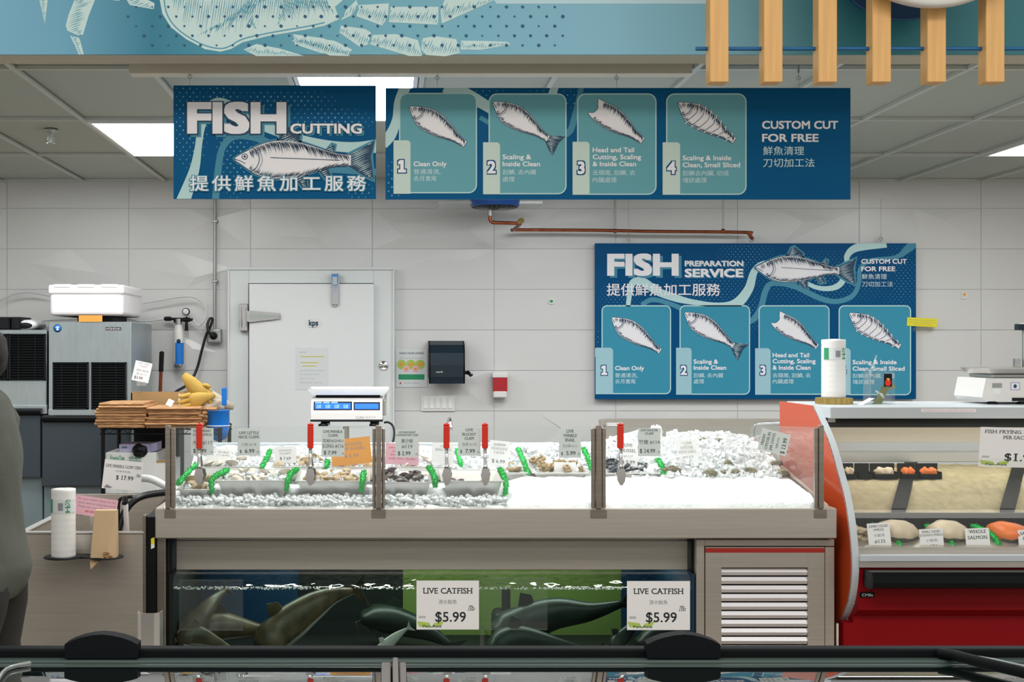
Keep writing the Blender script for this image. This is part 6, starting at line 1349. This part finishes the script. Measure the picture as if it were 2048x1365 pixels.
b_ = [(5.36, z0+.004), (5.30, z0), (5.255, z0+.012), (5.245, z0+.035), (5.25, z1-.012), (5.27, z1), (5.30, z1+.001), (5.36, z1-.004)]
m.prism(b_, 'black_gloss', axis='X', a=CX0+.05, b=CX1, smooth=False); m.lathe([(.0, 0)], (0, 0, -5), 'black_gloss') if False else None
m.build('bumper', t, 'glossy black bumper rail')
m = MB(); m.box(CX0+.036, CX1, 5.38, 5.42, .47, .66, 'case_red'); m.prism([(5.38, .47), (5.44, .43), (5.44, .40), (5.5, .40), (5.5, .47)], 'case_red', axis='X', a=CX0+.036, b=CX1); m.box(CX0-.006, CX1, 5.44, 5.5, .0, .40, 'case_red'); m.build('front_panel', t)
m = MB(); m.pbox(1720, 1749, 1185, 1196, 5.377, .003, 'black'); m.ptext(PXP(5.3765), 'CM8a', 1735, 1193.5, 5.5, 'white', .0, 'C', width=22, layer=1); m.build('badge', t)
# black rails lying on the ice
for lab, a, b in (('black sloping rail on the ice in the middle of the service case', (1822, 940, 6.14), (1797, 1043, 5.62)), ('black sloping rail on the ice at the picture\'s right edge', (2040, 940, 6.14), (2014, 1046, 5.62))):
    A, B = W(*a), W(*b); A.x += .0; m = MB(); w = .033
    A.z = 1.05; B.z = .885
    m.add([A+Vector((-w, 0, 0)), A+Vector((w, 0, 0)), B+Vector((w, 0, 0)), B+Vector((-w, 0, 0))]+[v+Vector((0, 0, -.02)) for v in (A+Vector((-w, 0, 0)), A+Vector((w, 0, 0)), B+Vector((w, 0, 0)), B+Vector((-w, 0, 0)))], [(0, 1, 2, 3), (7, 6, 5, 4), (0, 4, 5, 1), (1, 5, 6, 2), (2, 6, 7, 3), (3, 7, 4, 0)], 'tray_black')
    m.build('ice_rail', None, lab, 'rail', 'black rails in the case')
m = MB(); m.box(CX0+.045, CX1, 5.58, 5.60, .80, .868, 'tray_black'); m.build('ice_board', None, 'low black board along the foot of the yellowish ice', 'board')
# small black trays at the back of the case
for k, (a, b, mt_, lab) in enumerate(((1690, 1714, 'squid', 'small black tray of brown seafood at the left back of the case'), (1717, 1746, 'tray_black', 'empty small black tray at the back of the case'), (1748, 1797, 'flesh_pale', 'black tray of pale pink fish pieces at the back of the case'), (1803, 1838, 'salmon', 'black tray of orange fish left of the rail at the case\'s back'), (1840, 1884, 'salmon', 'black tray of orange fish right of the rail at the case\'s back'))):
    Y = 5.94; x0, x1 = fx(a, Y), fx(b, Y); zb_ = fz(957, Y); zt_ = fz(934, Y)
    t2 = thing('food_tray', lab, 'tray', ((x0+x1)/2, Y, zb_), 'black trays at the back of the case')
    m = MB(); m.box(x0, x1, Y, Y+.004, zb_, zb_+.02, 'tray_black'); m.box(x0, x1, Y+.05, Y+.055, zb_, zt_+.012, 'tray_black'); m.box(x0, x0+.004, Y, Y+.05, zb_, zb_+.03, 'tray_black'); m.box(x1-.004, x1, Y, Y+.05, zb_, zb_+.03, 'tray_black'); m.box(x0, x1, Y, Y+.055, zb_-.004, zb_, 'tray_black'); m.build('tray', t2)
    if mt_ != 'tray_black':
        for q in range(2):
            m = MB(); m.blob((x0+(x1-x0)*(.33+.33*q), Y+.028, zb_+.025), ((x1-x0)*.24, .018, .026), mt_, 3, .3, 2, k+q); m.build('fish_piece', t2)
# fish pieces on the front row
def slab(name, label, px0, px1, py0, py1, Y, mt_, skin, cat='fillet'):
    m = MB(); x0, x1 = fx(px0, Y), fx(px1, Y); zb_ = max(fz(py1, Y), .735); zt_ = fz(py0, Y)
    q = [(x0, Y+.02, (zb_+zt_)/2)]+[(x0+(x1-x0)*f, Y+.045*s_, (zb_+zt_)/2+.006*math.sin(f*5)) for f, s_ in ((.08, .5), (.3, .9), (.6, 1), (.85, .8))]+[(x1, Y+.02, (zb_+zt_)/2-.006)]
    h = (zt_-zb_)/2; m.loft(q, [.03, .07, .085, .08, .06, .02], [h*.5, h*.9, h, h*.95, h*.7, h*.25], mt_, n=18, wob=.012, seed=px0)
    k = m.m(skin)
    for f in range(len(m.f)-2):
        if 10 <= f % 18 <= 16: m.mi[f] = k
    return m.build(name, None, label, cat, 'fish on the front row of the case')
for k in range(7):
    px, py = [(1706, 1058), (1722, 1062), (1712, 1075), (1728, 1080), (1704, 1088), (1720, 1092), (1738, 1066)][k]
    m = MB(); c = W(px, py, 5.50); m.blob(c, (.028, .03, .016), 'squid', 3, .35, 1.7, k); m.build('squid', None, 'pale lump of squid left of the JUMBO SQUID tag', 'squid', 'squid pieces')
slab('fish_fillet', 'pale fillet with dark skin behind the JUMBO SQUID tag', 1772, 1842, 1044, 1106, 5.47, 'flesh_pale', 'flesh_skin')
slab('fish_fillet', 'pale fillet with dark skin between the SMALL SQUID and WHOLE SALMON tags', 1872, 1946, 1046, 1108, 5.47, 'flesh_pale', 'flesh_skin')
slab('fish_fillet', 'orange salmon fillet right of the WHOLE SALMON tag', 1996, 2075, 1050, 1112, 5.47, 'salmon', 'flesh_skin')
for k, x in enumerate((1712, 1812, 1904, 1988)):
    grass('green grass strip in the case, '+('left of the JUMBO SQUID tag', 'between the JUMBO SQUID and SMALL SQUID tags', 'between the SMALL SQUID and WHOLE SALMON tags', 'right of the WHOLE SALMON tag')[k], [W(x, 1044, 5.66), W(x+32, 1050, 5.60), W(x+74, 1066, 5.5), W(x+92, 1088, 5.44), W(x+97, 1104, 5.41)] if k else [W(1712, 1044, 5.66), W(1735, 1048, 5.60), W(1772, 1060, 5.53), W(1793, 1080, 5.46), W(1804, 1102, 5.41)], 40+k)
FT = [('JUMBO SQUID (WILD) tag #135 in the front of the service case', 1759, 1077, 45, 60, -4, [L('JUMBO SQUID', .14, .075, .86, 'ink', .005), L('(WILD)', .26, .075, .46, 'ink', .005), L('大魷魚', .45, .10, .5, F, font='cjk'), L('#135', .66, .11, .48), L('$ 4.99', .90, .11, .55, 'ink', .012, x=.1), L('/lb', .90, .06, .1, F, x=.84)]),
      ('SMALL SQUID tag #136 in the middle of the service case', 1864, 1086, 47, 55, -3, [L('SMALL SQUID', .14, .075, .78, 'ink', .005), L('(LOLIGO)-(WILD)', .26, .075, .95, 'ink', .005), L('小魷魚', .46, .10, .5, F, font='cjk'), L('#136', .68, .11, .48), L('$ 4.99', .92, .11, .55, 'ink', .012, x=.1), L('/lb', .92, .06, .1, F, x=.84)]),
      ('WHOLE SALMON tag at $7.99 in the service case', 1956, 1085, 48, 55, -2, [L('WHOLE', .18, .12, .72, 'ink', .008), L('SALMON', .39, .12, .82, 'ink', .008), L('$', .88, .11, .07, 'ink', 0, x=.1), L('7.99', .88, .14, .42, 'ink', .012, x=.32), L('/lb', .88, .07, .12, F, x=.82)]),
      ('price tag cut by the picture\'s right edge in the service case', 2060, 1088, 45, 55, -2, [L('SALMON', .18, .11, .8, 'ink', .008), L('FILLET', .36, .11, .6, 'ink', .008), L('$ 9.99', .88, .13, .6, 'ink', .012, x=.1)])]
for lab, cx, cy, w_, h_, an, ln in FT:
    pl = PXP(5.425).sub(cx, cy, an, 6)
    price_card('price_tag', lab, pl, w_, h_, 'paper', ln, 'tags inside the service case', None, 'price tag')
pl = PXP(5.60).sub(2030, 896, 1.5, -4)
price_card('price_sign', 'FISH FRYING SERVICE PER EACH sign on the case glass at the right edge', pl, 142, 80, 'paper', [L('FISH FRYING SERVICE', .15, .085, .88, 'ink', .005), L('PER EACH', .29, .085, .35, 'ink', .005), L('$1.99', .84, .19, .46, 'ink', .012, x=.36)], None, leaf, 'sign')
# ------------------------------------------------------------------ things on the case's top
TZ = 1.3453
t = thing('roll_tray', 'round brass coloured scalloped tray under the tall white roll', 'tray', (fx(1668, 6.05), 6.05, TZ))
m = MB(); n = 60; q = [((.085+.004*math.cos(20*a*2*math.pi/n))*math.cos(2*math.pi*a/n)+fx(1668, 6.05), (.085+.004*math.cos(20*a*2*math.pi/n))*math.sin(2*math.pi*a/n)+6.05) for a in range(n)]
m.prism(q, 'brass', axis='Z', a=TZ, b=TZ+.03); m.build('rim', t)
roll('tall white roll of produce bags standing on top of the service case', 1667, 6.05, TZ+.0305, (800-684)*6.05/K, .057)
t = thing('tip_box', 'clear acrylic tip box with a banknote and a red sticker on the case', 'box', (fx(1767, 6.05), 6.05, TZ))
Y = 6.0; x0, x1 = fx(1742, Y), fx(1790, Y); zt_ = fz(744, Y)
m = MB(); m.box(x0, x1, Y, Y+.003, TZ, zt_, 'acrylic'); m.box(x0, x1, Y+.097, Y+.1, TZ, zt_, 'acrylic'); m.box(x0, x0+.003, Y+.003, Y+.097, TZ, zt_, 'acrylic'); m.box(x1-.012, x1, Y+.003, Y+.097, TZ, zt_, 'acrylic'); m.box(x0+.003, x1-.012, Y+.003, Y+.097, TZ, TZ+.003, 'acrylic'); m.build('box', t)
m = MB(); P = PXP(Y-.0012); m.pbox(1768, 1784, 748, 774, Y-.001, .001, 'black'); m.pflat(P, [(1776+6*math.cos(a*.5236), 766+7*math.sin(a*.5236)) for a in range(12)], 'red_grip', 1); m.pflat(P, [(1772, 757), (1780, 757), (1777, 763)], 'orange_card', 2); m.build('sticker', t, 'small black and red sticker')
m = MB(); q = [W(1748, 812, Y+.03), W(1757, 800, Y+.05), W(1763, 786, Y+.04), W(1772, 772, Y+.06), W(1788, 769, Y+.05)]
q = [Vector(p) for p in catmull([tuple(p) for p in q], 5)]
vs = [p+Vector((-.012, -.006, .010)) for p in q]+[p+Vector((.022, .012, -.020)) for p in q]; n = len(q); m.add(vs, [(i, i+1, n+i+1, n+i) for i in range(n-1)], 'banknote', True); m.noweld = True
o = m.build('banknote', None, 'crumpled green banknote in the clear tip box', 'banknote')
m = MB(); m.loft([W(1752, 782, Y+.04), W(1762, 790, Y+.05), W(1768, 798, Y+.05)], [.01, .018, .008], [.006, .012, .004], 'white', n=8, wob=.01); m.build('paper_scrap', None, 'crumpled white receipt inside the clear tip box', 'receipt')
t = thing('clear_clip', 'clear plastic sign clip leaning at the left of the tip box', 'clip', (fx(1745, 6.12), 6.12, TZ))
m = MB(); m.loft([W(1739, 752, 6.12), W(1741, 742, 6.12), W(1748, 728, 6.12), W(1753, 711, 6.12)], [.012, .016, .012, .008], [.005, .006, .005, .003], 'plastic_film', n=10); m.tube([W(1740, 752, 6.12), W(1740, 812, 6.12)], .005, 'acrylic', 8); m.build('clip', t)
m = MB(); m.add([W(1708, 814, 5.95), W(1722, 812, 5.93), W(1750, 797, 6.0), W(1738, 796, 6.02)], [(0, 1, 2, 3)], 'paper'); m.add([v+Vector((0, .001, -.0012)) for v in (W(1708, 814, 5.95), W(1722, 812, 5.93), W(1750, 797, 6.0), W(1738, 796, 6.02))], [(3, 2, 1, 0)], 'paper'); m.build('paper_slip', None, 'folded white paper slip between the roll and the tip box', 'slip')
SB = 6.0
t = thing('digital_scale', 'white shop scale with a small purple label at the right edge, on the case', 'scale', (fx(2060, SB), SB+.15, TZ))
m = MB(); zA, zB = TZ+.014, fz(757, SB); m.prism([(fx(1964, SB), zA+.02), (fx(1972, SB), zB), (fx(2160, SB), zB), (fx(2168, SB), zA+.02), (fx(2160, SB), zA), (fx(1972, SB), zA)], 'white_plastic', axis='Y', a=SB, b=SB+.3); m.pbox(1985, 2004, 767, 776, SB-.002, .004, 'zinc'); m.pbox(1987, 2001, 778, 789, SB-.002, .004, 'white'); m.box(fx(2024, SB), fx(2160, SB), SB-.004, SB, zA+.002, zA+.018, 'charcoal'); m.build('body', t)
m = MB(); P = PXP(SB-.001); m.pflat(P, rrect(2021, 765, 2040, 781, 1), 'lavender', 1); m.pflat(P, rrect(2023, 767, 2038, 779, 1), 'white', 2); m.pflat(P, [(2030+3.5*math.cos(a*.6283), 773+4*math.sin(a*.6283)) for a in range(10)], 'print_navy', 3); m.build('sticker', t, 'purple rimmed label')
m = MB(); X0, X1 = fx(1977, SB), fx(2150, SB); zt_, zb_ = fz(736, SB), fz(748, SB)
r1 = [Vector((X0, SB, zt_)), Vector((X1, SB, zt_)), Vector((X1, SB+.3, zt_)), Vector((X0, SB+.3, zt_))]; r2 = [Vector((X0+.022, SB+.022, zb_)), Vector((X1-.022, SB+.022, zb_)), Vector((X1-.022, SB+.278, zb_)), Vector((X0+.022, SB+.278, zb_))]
for a, b in ((r1, [v+Vector((0, 0, .003)) for v in r2]), ([v-Vector((0, 0, .004)) for v in r1], r2), ([v-Vector((0, 0, .004)) for v in r1], r1)): m.add(a+b, [(i, (i+1) % 4, 4+(i+1) % 4, 4+i) for i in range(4)], 'steel_bright')
m.add(r2, [(3, 2, 1, 0)], 'steel_bright'); m.add([v+Vector((0, 0, .003)) for v in r2], [(0, 1, 2, 3)], 'steel_bright'); m.build('weighing_tray', t)
m = MB(); m.pbox(1984, 2145, 749, 756, SB+.03, .24, 'zinc', .003, seg=1); m.build('platform', t)
for px in (1990, 2050, 2140):
    m = MB(); m.lathe([(.026, 0), (.026, .008), (.012, .014)], (fx(px, SB), SB+.03, TZ), 'black', n=16); m.build('foot', t)
m = MB(); m.tube([(fx(2050, SB+.31), SB+.31, TZ+.014), (fx(2050, SB+.31), SB+.31, fz(660, SB+.31))], .014, 'zinc', 10); m.pbox(2030, 2042, 718, 736, SB+.3, .02, 'zinc'); m.pbox(2038, 2110, 648, 661, SB+.29, .05, 'gloss_shell', .004); m.build('display_post', t)

# ------------------------------------------------------------------ island freezer with curved glass lids in front
FYF = 3.62
t = thing('island_freezer', 'long low freezer with reflecting glass lids along the bottom of the picture', 'freezer', (.4, 3.0, 0))
m = MB(); m.box(-2.3, 3.0, 2.2, 3.68, 0, .64, 'freezer_black', .01); m.build('cabinet', t)
m = MB(); m.box(-2.3, 3.0, 3.632, 3.68, .64, fz(1299, 3.632), 'freezer_black', .006, 2); m.build('back_rim', t)
m = MB(); m.box(-2.3, 3.0, 3.595, 3.632, .64, fz(1321, 3.6), 'rail_green', .006, 2); m.box(-2.3, 3.0, 3.57, 3.594, .64, fz(1330, 3.58), 'rail_green', .004, 1); m.build('glass_rail', t, 'grey green rail before the black rim')
def lid(x0, x1):
    m = MB(); n = 26; vs = []; q = []
    for i in range(n+1):
        y = 2.3+(3.575-2.3)*i/n; q.append((y, .703-(y-3.36)**2/(2*2.5)))
    vs = [(x0, *p) for p in q]+[(x1, *p) for p in q]; m.add(vs, [(i, n+1+i, n+2+i, i+1) for i in range(n)], 'lid_glass', True); m.noweld = True; return m.build('glass_lid', t)
lid(fx(-1500, 3.5), fx(762, 3.5)); lid(fx(813, 3.5), fx(3200, 3.5))
m = MB(); m.box(fx(762, 3.5), fx(782, 3.5), 2.3, 3.59, .64, .70, 'divider_grey', .005, 2); m.box(fx(785, 3.5), fx(797, 3.5), 2.3, 3.60, .64, .712, 'divider_grey', .005, 2); m.box(fx(798, 3.5), fx(813, 3.5), 2.3, 3.59, .64, .70, 'divider_grey', .005, 2); m.build('lid_divider', t, 'grey divider between the lids')
for c0 in (202, 1368):
    q = [(c0-73, 1318), (c0-73, 1290), (c0-60, 1283), (c0-40, 1276), (c0-18, 1271.5), (c0, 1270), (c0+18, 1271.5), (c0+40, 1276), (c0+60, 1283), (c0+73, 1290), (c0+73, 1318)]
    m = MB(); Y = 3.60; m.prism([(fx(a, Y), fz(b, Y)) for a, b in q], 'freezer_black', axis='Y', a=Y, b=Y+.05); m.build('lid_handle', t, 'black domed lid handle')
m = MB(); m.tube([W(1880, 1308, 3.62), W(1910, 1312, 3.58), W(1960, 1325, 3.48), W(2060, 1349, 3.34)], .016, 'freezer_black', 10); m.tube([W(1925, 1311, 3.6), W(1990, 1322, 3.5), W(2070, 1340, 3.38)], .006, 'zinc', 8); m.build('lid_frame', t, 'black slanting lid frame')
m = MB(); m.tube(catmull([tuple(W(*p)) for p in ((-10, 1375, 3.3), (2, 1350, 3.4), (20, 1336, 3.5), (60, 1327, 3.56))], 5), .006, 'zinc', 10); m.build('lid_frame', t, 'grey bent lid corner')

# ------------------------------------------------------------------ person at the left edge
QY = 4.75
t = thing('person', 'person in a grey tee shirt standing sideways at the left edge, cut by the frame', 'person', (-1.57, QY, 0))
me = bpy.data.meshes.new('body'); J = {}
vv = []; ee = []; rr_ = []
def j(nm, co, r, par=None):
    J[nm] = len(vv); vv.append((co[0]+1.57, co[1]-QY, co[2])); rr_.append(r)
    if par: ee.append((J[par], J[nm]))
j('pelvis', (-1.555, QY, .86), .125); j('belly', (-1.57, QY, 1.0), .115, 'pelvis'); j('chest', (-1.575, QY, 1.2), .125, 'belly'); j('upper', (-1.585, QY, 1.36), .10, 'chest'); j('neck', (-1.60, QY, 1.46), .055, 'upper'); j('head', (-1.615, QY, 1.545), .08, 'neck'); j('crown', (-1.605, QY, 1.63), .082, 'head'); j('nose', (-1.70, QY, 1.565), .022, 'head')
for s, sg in (('L', 1), ('R', -1)):
    j('sh'+s, (-1.58, QY+sg*.17, 1.36), .062, 'upper'); j('el'+s, (-1.60, QY+sg*.22, 1.09), .045, 'sh'+s); j('wr'+s, (-1.80, QY+sg*.20, .99), .03, 'el'+s); j('pa'+s, (-1.87, QY+sg*.19, .985), .034, 'wr'+s)
    for k, dz in enumerate((-.028, -.01, .01, .026)):
        j('f%d%s' % (k, s), (-1.92, QY+sg*.19, .98+dz), .0095, 'pa'+s); j('g%d%s' % (k, s), (-1.955+abs(k-1.3)*.006, QY+sg*.185, .968+dz*.9), .008, 'f%d%s' % (k, s)); j('h%d%s' % (k, s), (-1.97+abs(k-1.3)*.01, QY+sg*.18, .950+dz*.8), .007, 'g%d%s' % (k, s))
    j('t0'+s, (-1.86, QY+sg*.15, 1.0), .011, 'pa'+s); j('t1'+s, (-1.89, QY+sg*.13, .995), .009, 't0'+s)
    j('hip'+s, (-1.555, QY+sg*.095, .80), .09, 'pelvis'); j('kn'+s, (-1.57+sg*.02, QY+sg*.10, .45), .058, 'hip'+s); j('an'+s, (-1.55+sg*.03, QY+sg*.10, .09), .038, 'kn'+s); j('he'+s, (-1.56+sg*.03, QY+sg*.10, .04), .038, 'an'+s); j('to'+s, (-1.72+sg*.03, QY+sg*.11, .03), .03, 'he'+s)
me.from_pydata(vv, ee, []); bo = bpy.data.objects.new('body', me); COL.objects.link(bo); bo.parent = t
sk = bo.modifiers.new('skin', 'SKIN')
for i, r in enumerate(rr_): me.skin_vertices[0].data[i].radius = (r, r); me.skin_vertices[0].data[i].use_root = (i == 0)
sk.use_smooth_shade = True; ss = bo.modifiers.new('sub', 'SUBSURF'); ss.levels = 2; ss.render_levels = 2
me.materials.append(M['skin'])
def wav(rows, mt_, seed, n=40, amp=.006):
    m = MB(); vs = []
    rows = catmull(rows, 6)
    for (z, c, w, h) in rows:
        for k in range(n):
            a = 2*math.pi*k/n; d = amp*(noise.noise(Vector((a*2.2, z*7+a*1.5, seed)))*1.6+math.sin(a*5+z*24+seed)*.35)
            vs.append((c+(w+d)*math.cos(a), QY+(h+d)*math.sin(a), z))
    R_ = len(rows); m.add(vs, [(i*n+k, i*n+(k+1) % n, (i+1)*n+(k+1) % n, (i+1)*n+k) for i in range(R_-1) for k in range(n)], mt_, True); m.noweld = True; return m
xb = lambda px: fx(px, QY)
rows = [(1.475, -1.600, .062, .07), (1.43, xb(6)-.085, .09, .155), (1.38, xb(15)-.11, .115, .215), (1.32, xb(25)-.13, .135, .225), (1.19, xb(37)-.135, .138, .215), (1.03, xb(35)-.125, .128, .195), (.92, xb(41)-.135, .138, .195), (.82, xb(53)-.15, .152, .205), (.765, xb(57)-.155, .157, .208), (.70, xb(47)-.15, .152, .205), (.66, xb(34)-.145, .146, .20)]
wav(rows, 'shirt', 2).build('tee_shirt', t)
for sg in (1, -1):
    m = MB(); m.loft([(-1.58, QY+sg*.15, 1.385), (-1.585, QY+sg*.205, 1.33), (-1.59, QY+sg*.225, 1.22), (-1.60, QY+sg*.235, 1.10)], [.07, .082, .075, .072], [.06, .08, .075, .07], 'shirt', up=(0, 1, 0), n=18, wob=.01); m.build('sleeve', t)
    m = MB(); m.loft([(-1.55, QY+sg*.09, .86), (-1.545, QY+sg*.09, .76), (-1.552+sg*.01, QY+sg*.105, .62), (-1.57+sg*.02, QY+sg*.105, .45), (-1.555+sg*.03, QY+sg*.105, .25), (-1.55+sg*.03, QY+sg*.105, .07)], [.07, .085, .092, .082, .072, .068], [.09, .11, .11, .085, .075, .07], 'trousers', up=(1, 0, 0), n=20, wob=.012); m.build('trouser_leg', t)
    m = MB(); m.loft([(-1.49+sg*.03, QY+sg*.10, .045), (-1.55+sg*.03, QY+sg*.10, .05), (-1.65+sg*.03, QY+sg*.108, .04), (-1.76+sg*.03, QY+sg*.113, .028)], [.035, .045, .05, .03], [.04, .05, .038, .022], 'black', n=14); m.build('shoe', t)
m = MB(); m.blob((-1.582, QY, 1.60), (.102, .092, .115), 'hair', 3, .12, 2.5, 1); m.build('hair', t)
m = MB()
for sg in (1, -1): m.blob((-1.685, QY+sg*.033, 1.585), (.010, .012, .009), 'white', 2, 0); m.blob((-1.693, QY+sg*.033, 1.585), (.005, .006, .006), 'black', 2, 0)
m.build('eyes', t)
m = MB(); m.loft([(-1.690, QY-.025, 1.52), (-1.697, QY, 1.521), (-1.690, QY+.025, 1.52)], [.004, .008, .004], [.004, .007, .004], 'fish_mouth', n=8); m.build('mouth', t)
m = MB()
for sg in (1, -1): m.loft([(-1.612, QY+sg*.082, 1.60), (-1.606, QY+sg*.094, 1.585), (-1.612, QY+sg*.088, 1.55)], [.008, .016, .008], [.006, .008, .006], 'skin', up=(0, 1, 0), n=10)
m.build('ears', t)
